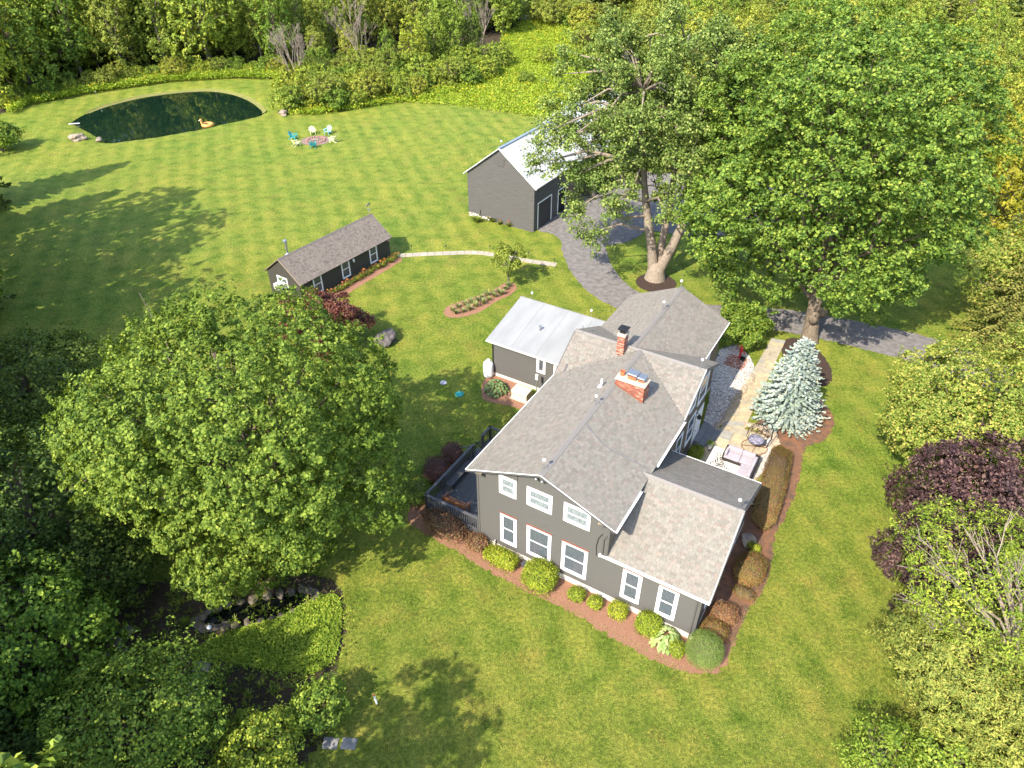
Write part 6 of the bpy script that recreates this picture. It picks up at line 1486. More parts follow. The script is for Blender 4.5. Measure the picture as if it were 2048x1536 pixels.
# forked tree
rg = np.random.default_rng(103)
def forked_tree():
    loc = spot(1310, 557); mb = MB(); F0 = Vector((0, 0, 1.5))
    mb.tube([(0, 0, -.2), (0, 0, .1), (0, .02, .8), (0, .05, 1.6)], [1.02, .92, .74, .62], 14)
    stems = [[(-.28, .05, 1.0), (-.62, .1, 3.0), (-1.25, .5, 5.6), (-1.7, .8, 8.0), (-2.2, 1.2, 11.5), (-2.6, 1.5, 15.2)],
             [(.08, .25, 1.1), (.42, .9, 3.4), (.75, 1.5, 6.2), (.85, 1.9, 9.0), (.6, 2.4, 13.0), (.5, 2.8, 18.2)],
             [(.3, .0, 1.0), (1.15, .05, 3.2), (1.95, .3, 5.6), (2.25, .5, 7.6), (2.5, 1.2, 11.5), (2.9, 1.6, 16.5)]]
    rad = [[.46, .40, .34, .26, .16, .05], [.38, .32, .28, .22, .14, .05], [.5, .42, .33, .27, .17, .05]]
    for s_, r_ in zip(stems, rad): mb.tube(s_, r_, 10, cap=False)
    # boughs hang on limbs of the three stems
    rr = random.Random(6); nb = 235
    dd = fib_dirs(rg, nb, -.86, 1, .5); kk = rg.uniform(.42, 1.04, nb)
    hor = np.where(dd[:, 0] < 0, 9.6, 7.6)
    BC = np.stack([dd[:, 0] * hor * kk - .9, dd[:, 1] * 7.0 * kk + 1.2, 11.6 + np.where(dd[:, 2] > 0, 9.4, 8.6) * np.sign(dd[:, 2]) * np.abs(dd[:, 2]) ** .9 * kk], 1)
    keep = ~((BC[:, 2] < 8.0) & (BC[:, 0] > -3.6) & (BC[:, 0] < 3.6)) & ~((BC[:, 2] < 6.0) & (BC[:, 1] > 3.5)) & (BC[:, 2] > 2.6)
    BC = BC[keep]
    sp_ = [Vector(a).lerp(Vector(b), t_) for s_ in stems for a, b in zip(s_[1:-1], s_[2:]) for t_ in (0, .5)] + [Vector(s_[-1]) for s_ in stems]
    for e in BC:
        e = Vector(e); c_ = [q for q in sp_ if q.z < e.z + 1.5] or sp_[:1]; st_ = min(c_, key=lambda q: (q - e).length); L = (e - st_).length
        m_ = st_.lerp(e, .5) + Vector((0, 0, .14 * L)) + Vector((rr.uniform(-.2, .2), rr.uniform(-.2, .2), 0)); ra = .035 + .017 * L
        mb.tube([st_, st_.lerp(m_, .6), m_, m_.lerp(e, .5), e], [ra, ra * .85, ra * .65, ra * .4, .015], 6, cap=False)
    n = len(BC); ns, nl, leaf, spray = 21, 28, .19, .45
    out = unit(BC - np.array([0, .8, 8.0])); sd = unit(rg.normal(size=(n, ns, 3)) + out[:, None] * .5 + [0, 0, .35])
    SP = (BC[:, None] + sd * rg.uniform(.25, 1.5, (n, ns, 1))).reshape(-1, 3); sn = unit(sd.reshape(-1, 3) * .7 + [0, 0, .5]); m = len(SP)
    off = rg.normal(size=(m, nl, 3)) * spray * .5 * np.array([1, 1, .6]); P = (SP[:, None] + off).reshape(-1, 3); N = unit(np.repeat(sn, nl, 0) + rg.normal(size=(m * nl, 3)) * .6)
    V, T = leaf_geo(rg, P, N, leaf * rg.uniform(.7, 1.3, len(P)))
    return tree_thing('forked_tree', 'tall old tree splitting low into three pale stems in front of the barn', 'tree', loc, V, T, M['silver'], mb, M['palebark'])
forked_tree()
# blue spruce
rg = np.random.default_rng(104)
V, T = conifer(rg, 6.3, 2.2, .2, .23, 23, .23, .0, .02, .09, .08, .66, .10, curl=.28)
mb = MB(); mb.tube([(0, 0, 0), (0, 0, 3.2), (0, 0, 6.0)], [.14, .09, .02], 7)
# dense inner cone so the spruce reads solid
V2, T2 = conifer(rg, 5.7, 1.7, .2, .3, 14, .36, .1, 0, .16, .1, .7, .2)
tree_thing('blue_spruce', 'silvery blue spruce cone beside the flagstone walk', 'tree', (17.95, 36.0, 0), np.concatenate([V, V2]), np.concatenate([T, T2 + len(V)]), M['bluespruce'], mb)
# sapling over the iris bed
rg = np.random.default_rng(105)
V, T, BC = crown(rg, 1.45, 2.55, 1.3, 1.1, nb=22, ns=12, nl=20, leaf=.14, brad=.26, spray=.28, zmin=-.6, dens_in=0, shell=(.5, .95))
mb = MB(); limbs(rg, mb, (.15, 0, 0), (0, 0, 1.5), BC, .07, 16, 6)
tree_thing('small_tree', 'small light green tree with an open crown at the end of the iris bed', 'tree', spot(1015, 571), V, T, M['wood2'], mb)
# purple tree by the cottage
rg = np.random.default_rng(106)
V, T, BC = crown(rg, 3.1, 2.3, 2.2, 1.9, nb=64, ns=16, nl=24, leaf=.14, brad=.2, spray=.36, zmin=-.6, dens_in=.15)
mb = MB(); limbs(rg, mb, (0, 0, 0), (0, 0, .9), BC, .1, 20, 6)
tree_thing('purple_shrub', 'red purple smoke bush between the round maple and the cottage', 'shrub', (*spot(640, 640, 2.3)[:2], 0), V, T, M['redpurple'], mb, M['twig'])

# right-hand trees
def broad(seed, name, label, cat, px, py, zc, R_, up, dn, mat_, barkm='bark', nb=60, ns=18, nl=24, leaf=.2, base_px=None, r0=.2, fork=1.6, nlim=24, dens=0, lump=.12, n1=34, **kw):
    rg = np.random.default_rng(seed); c = spot(px, py, zc)
    for k_ in ('brad', 'irr', 'shell', 'power'): kw.pop(k_, None)
    V, T, BC = crown2(rg, R_, zc, up, dn, n=dens or int(nb * ns * .8), nl=nl, leaf=leaf, lump=lump, n1=n1, **kw)
    b = Vector((0, 0, 0)) if base_px is None else Vector((*(spot(*base_px) - c)[:2], 0))
    mb = MB(); limbs(rg, mb, b, (b.x * .6, b.y * .6, fork), BC, r0, nlim, 6)
    return tree_thing(name, label, cat, (c.x, c.y, 0), V, T, mat_, mb, M[barkm])
broad(111, 'maple', 'bushy maple with orange tipped leaves at the driveway edge', 'tree', 1990, 850, 4.6, 5.3, 4.4, 4.2, M['goldgreen'], nb=150, ns=24, nl=34, leaf=.13, brad=.13, spray=.36, zmin=-.6, power=.85, shell=(.74, .97), flat=.4)
broad(112, 'purple_beech', 'large dark purple beech between the orange tipped maple and the locust', 'tree', 1960, 1030, 4.0, 3.9, 3.6, 3.7, M['purple'], nb=60, ns=24, nl=36, leaf=.14, spray=.4, zmin=-.7, lump=.09, deep=.4)
broad(113, 'purple_shrub', 'low dark purple shrub at the edge of the right lawn', 'shrub', 1845, 1130, 1.8, 2.0, 1.7, 1.7, M['purple'], nb=30, ns=18, nl=26, leaf=.13, spray=.33, zmin=-.5, r0=.08, fork=.6, lump=.09)
broad(114, 'purple_shrub', 'small purple shrub half hidden under the cedar', 'shrub', 1818, 1235, .9, .9, .9, .8, M['purple'], nb=14, ns=10, nl=16, leaf=.13, brad=.26, spray=.3, zmin=-.4, r0=.05, fork=.4)
broad(115, 'locust', 'yellow green locust with long bare lower branches', 'tree', 1985, 1165, 6.0, 3.3, 2.2, 3.0, M['locust'], 'palebark', nb=46, ns=15, nl=32, leaf=.15, lump=.16, deep=.5, base_px=(2030, 1450), r0=.22, fork=3.2, nlim=20, brad=.24, spray=.5, zmin=-.5, asp=.35, dens_in=0)
def bare_limbs():
    b = spot(2024, 1455); mb = MB(); rr = random.Random(12)
    def grow(p_, d, L, r_, lv):
        e = p_ + d * L; m_ = p_.lerp(e, .5) + Vector((rr.uniform(-1, 1), rr.uniform(-1, 1), rr.uniform(0, 1))) * L * .06
        mb.tube([p_, m_, e], [r_, r_ * .8, r_ * .55], 5, cap=False)
        if lv <= 0: return
        for _ in range(rr.choice([2, 3])):
            nd = (d + Vector((rr.uniform(-1, 1), rr.uniform(-1, 1), rr.uniform(-.3, .7))) * .55).normalized(); grow(m_.lerp(e, rr.uniform(.3, 1)), nd, L * rr.uniform(.5, .8), r_ * .5, lv - 1)
    fk = spot(2036, 1335, 3.2) - b
    mb.tube([(0, 0, -.1), fk * .35, fk * .75, fk], [.22, .18, .14, .11], 9)
    for (px, py, z) in ((1800, 1185, 5.2), (1850, 1075, 7.4), (1925, 1050, 8.4), (1985, 1090, 9.0), (1860, 1255, 4.6), (1905, 1150, 6.8), (2030, 1120, 8.8)):
        t = spot(px, py, z) - b; d = t - fk; m1 = fk + d * .33 + Vector((rr.uniform(-.2, .2), rr.uniform(-.2, .2), .25)); m2 = fk + d * .67 + Vector((rr.uniform(-.25, .25), rr.uniform(-.25, .25), .2))
        mb.tube([fk * .9, m1, m2, t], [.075, .052, .034, .012], 6, cap=False)
        for q0, q1 in ((m1, m2), (m1, m2), (m2, t), (m2, t), (m2, t)):
            s_ = q0.lerp(q1, rr.uniform(.1, .9)); nd = (d.normalized() + Vector((rr.uniform(-1, 1), rr.uniform(-1, 1), rr.uniform(-.2, .6))) * .6).normalized(); grow(s_, nd, rr.uniform(.7, 1.5), .028, 1)
    r = thing('bare_tree', 'leafless pale grey tree reaching over the cedar toward the lawn', 'tree', b); mb.build('trunk', M['palebark'], r, True)
bare_limbs()
def conif(seed, name, label, loc, h, r0, mat_, **kw):
    rg = np.random.default_rng(seed); V, T = conifer(rg, h, r0, **kw); mb = MB(); mb.tube([(0, 0, 0), (0, 0, h * .5), (0, 0, h * .97)], [h * .02, h * .013, .02], 7)
    return tree_thing(name, label, 'tree', loc, V, T, mat_, mb)
broad(121, 'cedar', 'broad feathery cedar filling the lower right of the lawn edge', 'tree', 1940, 1345, 2.3, 3.2, 2.6, 2.2, M['cedar'], nb=70, ns=28, nl=40, leaf=.15, spray=.34, zmin=-.6, asp=.28, flat=.1, shoot=.6, deep=.35, lump=.07)
broad(122, 'cedar', 'smaller shaded cedar at the lower right edge', 'tree', 2040, 1470, 1.8, 2.4, 2.0, 1.7, M['cedar'], nb=46, ns=24, nl=36, leaf=.15, spray=.34, zmin=-.6, asp=.28, flat=.1, shoot=.6, deep=.35, lump=.07)
c_ = spot(1995, 690); conif(123, 'hemlock', 'tall drooping hemlock at the right edge above the driveway', (c_.x + .4, c_.y - .5, 0), 10.5, 3.6, M['hemlock'], z0=.3, dz=.36, nb=17, twig=.42, droop=.2, rise=.05, needle=.11, irr=.22, prof=.8, sub=.24)
c_ = spot(2085, 640); conif(124, 'hemlock', 'second hemlock behind the first at the right edge', (c_.x, c_.y + 2, 0), 12.5, 3.8, M['hemlock'], z0=.3, dz=.4, nb=16, twig=.42, droop=.2, rise=.05, needle=.12, irr=.22, prof=.8, sub=.25)
broad(125, 'golden_tree', 'bright golden leaved tree behind the hemlocks', 'tree', 2030, 345, 6.0, 5.2, 5.2, 5.5, M['yellow'], nb=60, ns=18, nl=24, leaf=.26, brad=.2, spray=.6)
broad(126, 'maple', 'orange tipped maple below the golden tree at the right edge', 'tree', 2075, 560, 4.0, 4.2, 4.0, 3.8, M['goldgreen'], nb=50, ns=16, nl=22, leaf=.22, brad=.2, spray=.5)
broad(127, 'shrub_rose', 'leafy arching shrub at the bottom edge right of the lawn', 'shrub', 1760, 1510, 1.1, 1.5, 1.2, 1.0, M['locust'], nb=26, ns=12, nl=18, leaf=.13, brad=.26, spray=.34, zmin=-.3, r0=.06, fork=.4, asp=.5)
broad(128, 'leafy_shrub', 'dark leafy shrub under the cedars in the lower right corner', 'shrub', 1900, 1525, 1.0, 1.6, 1.1, 1.0, M['wood1'], nb=26, ns=12, nl=18, leaf=.14, brad=.26, spray=.34, zmin=-.3, r0=.06, fork=.4)
# left garden corner and dark wood edge
broad(131, 'viburnum', 'tall loose light green shrub in the lower left garden corner', 'shrub', 270, 1452, 2.6, 3.0, 2.3, 2.4, M['wood1'], nb=70, ns=18, nl=22, leaf=.12, brad=.2, spray=.42, zmin=-.5, irr=.14, r0=.1, fork=.9, shell=(.6, .98))
broad(132, 'viburnum', 'low leafy shrub at the bottom between viburnum and lawn', 'shrub', 520, 1500, 1.2, 1.5, 1.2, 1.1, M['wood1'], nb=30, ns=14, nl=20, leaf=.12, brad=.24, spray=.34, zmin=-.3, r0=.06, fork=.5)
broad(133, 'leafy_shrub', 'dark green shrub in the garden bed by the shepherd hook', 'shrub', 640, 1415, .9, 1.15, .9, .8, M['wood1'], nb=24, ns=12, nl=18, leaf=.12, brad=.26, spray=.3, zmin=-.3, r0=.05, fork=.4)
broad(134, 'leafy_shrub', 'leafy shrub in the bottom left corner', 'shrub', 40, 1490, 1.6, 2.2, 1.8, 1.6, M['wood3'], nb=40, ns=16, nl=20, leaf=.14, brad=.22, spray=.4, zmin=-.4, r0=.07, fork=.6)
broad(135, 'wood_edge_tree', 'shaded tree at the left edge below the wide dark one', 'tree', 40, 1290, 3.4, 3.4, 3.0, 3.0, M['wood1'], nb=60, ns=18, nl=22, leaf=.17, brad=.2, spray=.45)
broad(136, 'wood_edge_tree', 'wide dark tree at the left edge level with the round maple', 'tree', 55, 1020, 3.6, 4.4, 3.4, 3.4, M['wood3'], nb=70, ns=18, nl=22, leaf=.17, brad=.2, spray=.48)
broad(137, 'wood_edge_tree', 'bushy shaded thicket left of the round maple near the cottage lawn', 'thicket', 55, 765, 2.2, 4.6, 2.4, 2.2, M['wood3'], nb=70, ns=18, nl=22, leaf=.17, brad=.18, spray=.46, zmin=-.3)
broad(138, 'wood_edge_tree', 'low dark thicket between round maple and left wood edge', 'thicket', 190, 1120, 1.6, 3.2, 1.8, 1.6, M['wood3'], nb=46, ns=16, nl=20, leaf=.16, brad=.2, spray=.42, zmin=-.3)
broad(139, 'wood_edge_shrub', 'small shrub at the left edge beside the pond lawn', 'shrub', -5, 275, 1.6, 2.2, 1.6, 1.6, M['wood1'], nb=24, ns=12, nl=18, leaf=.3, brad=.26, spray=.6, zmin=-.3)
rg = np.random.default_rng(140)
GC = smooth_poly(spots([(400, 1300), (470, 1262), (560, 1235), (640, 1195), (676, 1195), (684, 1245), (676, 1300), (640, 1345), (560, 1345), (470, 1330)]), 4)
q = scatter(rg, GC, 11000); q = np.concatenate([q, q[:2600] + rg.normal(size=(2600, 2)) * .35]); d = np.clip(pline_dist(GC, q) / .6, 0, 1)
V, T = leaf_geo(rg, np.column_stack([q, .12 + .26 * d * rg.uniform(.5, 1.1, len(q))]), rg.normal(size=(len(q), 3)) * .5 + [0, 0, 1.], .105 * rg.uniform(.7, 1.3, len(q)))
tag(link('ground_cover', np_mesh('ground_cover', V, T, M['cover'])), 'bright green ground cover bed between the pool and the lawn', 'ground cover', None, 'stuff')
rg = np.random.default_rng(141)
q = scatter(rg, BED_POND, 900); V, T = [], []
Vb, Tb = blades_geo(rg, 14, .38, .34, .03)
n = len(q); a = rg.uniform(0, 6.28, n); sc = rg.uniform(.5, 1.3, n)
VV = np.stack([(Vb[None, :, 0] * np.cos(a)[:, None] - Vb[None, :, 1] * np.sin(a)[:, None]) * sc[:, None] + q[:, :1], (Vb[None, :, 0] * np.sin(a)[:, None] + Vb[None, :, 1] * np.cos(a)[:, None]) * sc[:, None] + q[:, 1:], Vb[None, :, 2] * sc[:, None]], -1).reshape(-1, 3)
TT = (Tb[None] + (np.arange(n) * len(Vb))[:, None, None]).reshape(-1, 3)
tag(link('garden_foliage', np_mesh('garden_foliage', VV, TT, M['lily'])), 'low strappy foliage scattered over the shady garden bed', 'low plants', None, 'stuff')

# perennials in the shade behind the forked tree
for k in range(12):
    o = link('iris_clump', iris[k % 3] if k % 2 else lily[k % 4]); o.location = spot(1395 + k * 13 + rgc.uniform(-5, 5), 508 + (k % 3) * 8 + k * 1.2); o.scale = (1.1,) * 3
    tag(o, 'strap leaved clump in the shaded border behind the forked tree', 'perennial', 'perennials in the shaded border')

# ------------------------------------------------------------------ woods
def proto(seed, R_, H_, mat_, barkm, nb, ns, nl, leaf, spray=.75, zmin=-.85, low=.25, irr=0, **kw):
    rg = np.random.default_rng(seed); zc = H_ * (low + (1 - low) * .45); up = H_ - zc; dn = zc - H_ * low
    V, T, BC = crown2(rg, R_, zc, up, dn, n=int(nb * ns * .72), nl=int(nl * 1.5), leaf=leaf * .78, lump=.17, spray=spray * .6, deep=.3, flat=.4, shoot=.3, n1=int(16 + seed % 9), zmin=zmin, **kw)
    mb = MB(); limbs(rg, mb, (0, 0, 0), (0, 0, H_ * .4), BC, .2, 14, 6, rmin=.03)
    return np_mesh('crown', V, T, mat_), mb.mesh('trunk', M[barkm], True)
def cproto(seed, H_, r0, mat_, **kw):
    rg = np.random.default_rng(seed); V, T = conifer(rg, H_, r0, **kw); mb = MB(); mb.tube([(0, 0, 0), (0, 0, H_ * .5), (0, 0, H_ * .97)], [.24, .15, .03], 7)
    return np_mesh('crown', V, T, mat_), mb.mesh('trunk', M['bark'], True)
PR = {
 'leafy': [proto(201, 3.6, 14, M['wood1'], 'bark', 58, 14, 19, .34, low=.06), proto(202, 3.2, 16, M['wood1'], 'bark', 58, 14, 19, .33, low=.08), proto(203, 4.2, 13, M['wood1'], 'bark', 60, 14, 19, .35, low=.05)],
 'pale': [proto(204, 3.4, 12, M['wood2'], 'palebark', 56, 14, 17, .32, low=.06), proto(205, 3.0, 14, M['wood2'], 'palebark', 54, 14, 16, .31, low=.08)],
 'dark': [proto(206, 3.6, 15, M['wood3'], 'bark', 58, 14, 19, .34, low=.06)],
 'spruce': [cproto(207, 16, 3.4, M['needle'], z0=.8, dz=.6, nb=13, twig=.9, droop=.25, needle=.34, irr=.2, prof=.8, sub=.38), cproto(208, 13, 2.8, M['needle'], z0=.6, dz=.55, nb=12, twig=.8, droop=.3, needle=.3, irr=.25, prof=.85, sub=.36)],
 'pine': [cproto(209, 17, 4.2, M['needle'], z0=3, dz=1.15, nb=12, twig=1.0, droop=.02, rise=.12, needle=.42, irr=.3, prof=.55, sub=.4)],
 'bush': [proto(210, 1.9, 2.6, M['wood1'], 'twig', 30, 12, 20, .20, spray=.36, zmin=-.3, low=.02), proto(211, 2.1, 3.1, M['wood2'], 'twig', 30, 12, 20, .20, spray=.36, zmin=-.3, low=.02), proto(212, 1.6, 2.2, M['wood1'], 'twig', 28, 12, 18, .19, spray=.36, zmin=-.3, low=.02)],
}
NAMES = {'leafy': 'leafy_tree', 'pale': 'pale_leafy_tree', 'dark': 'dark_leafy_tree', 'spruce': 'spruce', 'pine': 'pine', 'bush': 'bush'}
frng = random.Random(99)
def plant(kind, x, y, s_, label, group, sz=None):
    cr_, tr_ = frng.choice(PR[kind]); r = link(NAMES[kind], None); r.empty_display_size = .3
    r.location = (x, y, 0); r.rotation_euler = (0, 0, frng.uniform(0, 6.283)); r.scale = (s_, s_, (sz or s_) * frng.uniform(.92, 1.1))
    link('crown', cr_, r); link('trunk', tr_, r)
    return tag(r, label, 'bush' if kind == 'bush' else 'tree', group)
def fill(poly, dmin, n, pick, seed, keep=None, near_first=False):
    rng = np.random.default_rng(seed); q = scatter(rng, poly, n * 14)
    if near_first: q = q[np.argsort(np.hypot(q[:, 0] * .6, q[:, 1]) + rng.uniform(0, 14, len(q)))]
    got = []
    for p_ in q:
        d = p_[1] * _ct + CAM_H * _st
        if abs(p_[0]) > d * .722 + 7: continue
        if keep and not keep(p_): continue
        if all((p_[0] - g[0]) ** 2 + (p_[1] - g[1]) ** 2 > dmin * dmin for g in got): got.append(p_); pick(p_)
        if len(got) >= n: break
    return got
BUSHZ = spots([(578, 224), (640, 226), (760, 205), (860, 190), (940, 172), (1005, 140), (1020, 108), (930, 92), (800, 98), (700, 108), (620, 122), (585, 160)])
bz_ = [p_[:2] for p_ in BUSHZ]
WOODL = spots([(-420, 285), (0, 212), (60, 192), (200, 165), (340, 146), (470, 140), (570, 140), (600, 118), (700, 100), (800, 90), (930, 84), (1012, 75), (1030, 40)]) + [Vector((-2, 215, 0)), Vector((-150, 215, 0)), Vector((-150, 95, 0))]
lab = {'leafy': ('mid green leafy tree in the woods behind the pond', 'leafy trees in the woods behind the pond'), 'pale': ('pale green loose crowned tree in the woods behind the pond', 'pale trees in the woods behind the pond'), 'dark': ('dark green leafy tree in the woods behind the pond', 'dark trees in the woods behind the pond'), 'spruce': ('dark spruce standing in the woods behind the pond', 'spruces in the woods behind the pond'), 'pine': ('tall dark pine in the woods behind the pond', 'pines in the woods behind the pond')}
LOOK = {'leafy': 'mid green leafy tree', 'pale': 'pale green loose crowned tree', 'dark': 'dark green leafy tree', 'spruce': 'dark spruce', 'pine': 'tall dark pine'}
def labL(kind, x, y):
    px, d = place_words(x, y); ax = np.interp(px, [-60, 150, 330, 525, 640, 800, 960, 1100], range(8)); k = int(min(ax, 6.99))
    col = ['at the far left beyond the pond', 'behind the left end of the pond', 'behind the middle of the pond', 'behind the right end of the pond', 'behind the leafless tree by the pond', 'behind the thicket', 'by the meadow corner of the woods'][k]
    edge = np.interp(x, [-75, -55, -37, -20, 0], [106, 121, 126, 140, 150]); row = 'front row' if y < edge + 7 else 'second row' if y < edge + 18 else 'deep in the woods'
    return '%s, %s, %s' % (LOOK[kind], row, col)
def labR(kind, x, y):
    px, d = place_words(x, y); k = int(np.clip((px - 1100) / 190, 0, 4.99))
    col = ['behind the forked tree', 'between forked tree and big maple', 'behind the big maple crown', 'behind the right side of the big maple', 'at the right edge behind the golden tree'][k]
    row = 'nearer row' if y < 120 else 'middle row' if y < 155 else 'farthest row'
    return '%s, %s, %s' % (LOOK[kind].replace('pale green loose crowned', 'pale yellow green thin stemmed'), row, col)
def place_words(x, y):
    d = y * _ct + CAM_H * _st; px = 1024 + x / d * FPX
    return px, d
def pickL(p_):
    f = p_[0]; left = f < -45
    kind = frng.choices(['leafy', 'pale', 'dark', 'spruce'], [5, 2.4, 1.4, 1.9] if left else [4, 4.5, .6, 1.2])[0]
    plant(kind, p_[0], p_[1], frng.uniform(.8, 1.25) if left else frng.uniform(.65, 1.05), labL(kind, *p_), lab[kind][1])
fill(WOODL, 3.8, 135, pickL, 301, lambda p_: not inside(bz_, p_[None])[0], True)
def pickB(p_): plant('bush', p_[0], p_[1], frng.uniform(.7, 1.45), 'rounded wild bush %s in the thicket between pond and meadow' % ('at the pond end' if p_[0] < -24 else 'in the middle' if p_[0] < -13 else 'at the meadow end'), 'bushes between pond and meadow')
fill(BUSHZ, 2.1, 72, pickB, 302, None, True)
for (px, py, s_, k, lb_) in ((830, 150, .62, 'leafy', 'round green tree rising from the middle of the thicket'), (870, 140, .68, 'leafy', 'tallest green tree rising from the thicket, toward the meadow'), (905, 138, .6, 'leafy', 'green tree in the thicket second from the meadow'), (780, 150, .42, 'leafy', 'smallest young tree in the thicket beside the round one'), (945, 128, .5, 'dark', 'dark young tree at the meadow end of the thicket'), (640, 140, .5, 'pale', 'pale young tree at the pond end of the thicket'), (700, 130, .5, 'pale', 'pale young tree beside the slim leafless tree in the thicket')):
    p_ = spot(px, py); plant(k, p_.x, p_.y, s_, lb_, 'young trees in the thicket')
EDGEB = spots([(0, 225), (60, 205), (200, 178), (340, 158), (470, 150), (560, 150), (560, 138), (470, 138), (340, 145), (200, 165), (60, 190), (0, 208)])
fill(EDGEB, 2.0, 40, lambda p_: plant('bush', p_[0], p_[1], frng.uniform(.5, .95), 'low bush along the wood edge behind the %s of the pond' % ('left end' if p_[0] < -58 else 'middle' if p_[0] < -46 else 'right end'), 'bushes along the wood edge'), 303)
# right and back
WOODR = spots([(1225, 85), (1300, 150), (1400, 190), (1560, 240), (1750, 280), (1960, 380), (2100, 470), (2400, 600)]) + [Vector((130, 80, 0)), Vector((150, 215, 0)), Vector((10, 215, 0)), spot(1180, 45)]
labr = {'leafy': ('mid green leafy tree in the woods beyond the big maple', 'leafy trees beyond the big maple'), 'pale': ('pale yellow green tree with thin pale stems beyond the big maple', 'pale trees beyond the big maple'), 'spruce': ('dark spruce in the woods beyond the big maple', 'spruces beyond the big maple'), 'pine': ('dark open crowned pine in the woods beyond the big maple', 'pines beyond the big maple'), 'dark': ('dark green leafy tree in the woods beyond the big maple', 'dark trees beyond the big maple')}
def pickR(p_):
    kind = frng.choices(['leafy', 'pale', 'spruce', 'pine'], [3, 7, .6, 1.0 if p_[1] > 130 else .1])[0]
    plant(kind, p_[0], p_[1], frng.uniform(.6, .9) if p_[1] < 150 else frng.uniform(.8, 1.1), labR(kind, *p_), labr[kind][1])
fill(WOODR, 3.9, 175, pickR, 304, None, True)
for (px, py, s_) in ((2010, 150, .95), (2060, 230, .85), (1420, 40, .9), (1975, 100, .9)):
    p_ = spot(px, py); plant('pine', p_.x, p_.y, s_, *labr['pine'])
BACKM = spots([(1010, 60), (1080, 44), (1190, 75), (1160, 30), (1020, 30)])
fill(BACKM, 3.5, 16, lambda p_: plant('bush', p_[0], p_[1], frng.uniform(1.1, 1.8), 'large bush closing the far end of the meadow', 'bushes at the far end of the meadow'), 305)
MSIDE = spots([(1150, 80), (1190, 130), (1230, 200), (1260, 235), (1310, 235), (1260, 150), (1200, 80)])
fill(MSIDE, 2.6, 22, lambda p_: plant('bush', p_[0], p_[1], frng.uniform(.8, 1.5), 'bush along the right side of the meadow', 'bushes along the right side of the meadow'), 306)
for (px, py, s_, lb) in ((1087, 128, .85, 'round dark bush alone in the meadow'), (1052, 168, .8, 'grey green bush alone in the meadow near the lawn')):
    p_ = spot(px, py); plant('bush', p_.x, p_.y, s_, lb, None)
# leafless trees
def bare_tree(px, py, h, seed, label, nst=3):
    mb = MB(); rr = random.Random(seed)
    def grow(p_, d, L, r_, lv):
        e = p_ + d * L; m_ = p_.lerp(e, .5) + Vector((rr.uniform(-1, 1), rr.uniform(-1, 1), 0)) * L * .05
        mb.tube([p_, m_, e], [r_, r_ * .8, r_ * .6], 5, cap=False)
        if lv <= 0: return
        for _ in range(3):
            nd = (d + Vector((rr.uniform(-1, 1), rr.uniform(-1, 1), rr.uniform(-.1, .6))) * .42).normalized(); grow(m_.lerp(e, rr.uniform(0, 1)), nd, L * rr.uniform(.5, .78), max(r_ * .5, .022), lv - 1)
    for k in range(nst):
        a = 6.283 * k / nst + seed; grow(Vector((0, 0, -.1)), Vector((.3 * math.cos(a), .3 * math.sin(a), 1)).normalized(), h * .45, .14, 4)
    r = thing('bare_tree', label, 'tree', spot(px, py)); mb.build('trunk', M['palebark'], r, True)
bare_tree(596, 172, 9, 1, 'leafless many stemmed tree between pond and thicket', 5)
bare_tree(722, 152, 9.5, 2, 'slim leafless tree in the middle of the thicket', 2)
bare_tree(962, 112, 11, 3, 'tall leafless tree at the meadow corner of the thicket', 3)
bare_tree(700, 118, 10, 4, 'leafless tree at the back of the thicket', 2)
bare_tree(-8, 205, 6, 5, 'leafless grey tree at the left edge behind the pond', 4)
for k, (px, py) in enumerate([(1480, 95), (1540, 80), (1640, 70), (1880, 100), (1930, 120), (1300, 70)]): bare_tree(px, py, 12, 10 + k, 'slim leafless stem group among the pale trees beyond the big maple', 2)
for o in list(COL.objects):
    if o.get('label') == 'slim leafless stem group among the pale trees beyond the big maple': o['group'] = 'leafless stems beyond the big maple'
# tall weeds: wood edge and meadow
def weeds(name, poly, n, h, seed, label, mats, tops=.12, patch=None):
    rng = np.random.default_rng(seed); q = scatter(rng, poly, n); m = 5
    P = np.repeat(np.column_stack([q, np.zeros(n)]), m, 0); hh = h * np.repeat(rng.uniform(.6, 1.15, n), m) * rng.uniform(.35, 1, n * m)
    P = P + np.column_stack([rng.normal(size=(n * m, 2)) * .22, hh])
    N = rng.normal(size=(n * m, 3)) * .7 + [0, 0, .8]
    V, T = leaf_geo(rng, P, N, .34 * rng.uniform(.6, 1.3, n * m), .42); mi = np.zeros(len(T), int)
    g = q[rng.uniform(size=n) < tops]
    if patch is not None: g = g[patch(g)]
    if len(g):
        P2 = np.repeat(np.column_stack([g, np.full(len(g), h * 1.0)]), 3, 0) + rng.normal(size=(len(g) * 3, 3)) * [.2, .2, .1]
        V2, T2 = leaf_geo(rng, P2, rng.normal(size=P2.shape) * .5 + [0, 0, 1.], .30 * rng.uniform(.6, 1.2, len(P2)), .8)
        T = np.concatenate([T, T2 + len(V)]); V = np.concatenate([V, V2]); mi = np.concatenate([mi, np.ones(len(T2), int)])
    tag(link(name, np_mesh(name, V, T, mats, mi)), label, name.replace('_', ' '), None, 'stuff')
weeds('undergrowth', spots([(20, 232), (60, 212), (200, 186), (340, 166), (470, 158), (575, 162), (585, 140), (470, 140), (340, 148), (200, 166), (60, 190), (20, 205)]), 7000, 1.1, 401, 'bright green weeds along the foot of the woods behind the pond', [M['weed'], M['golden']], .03)
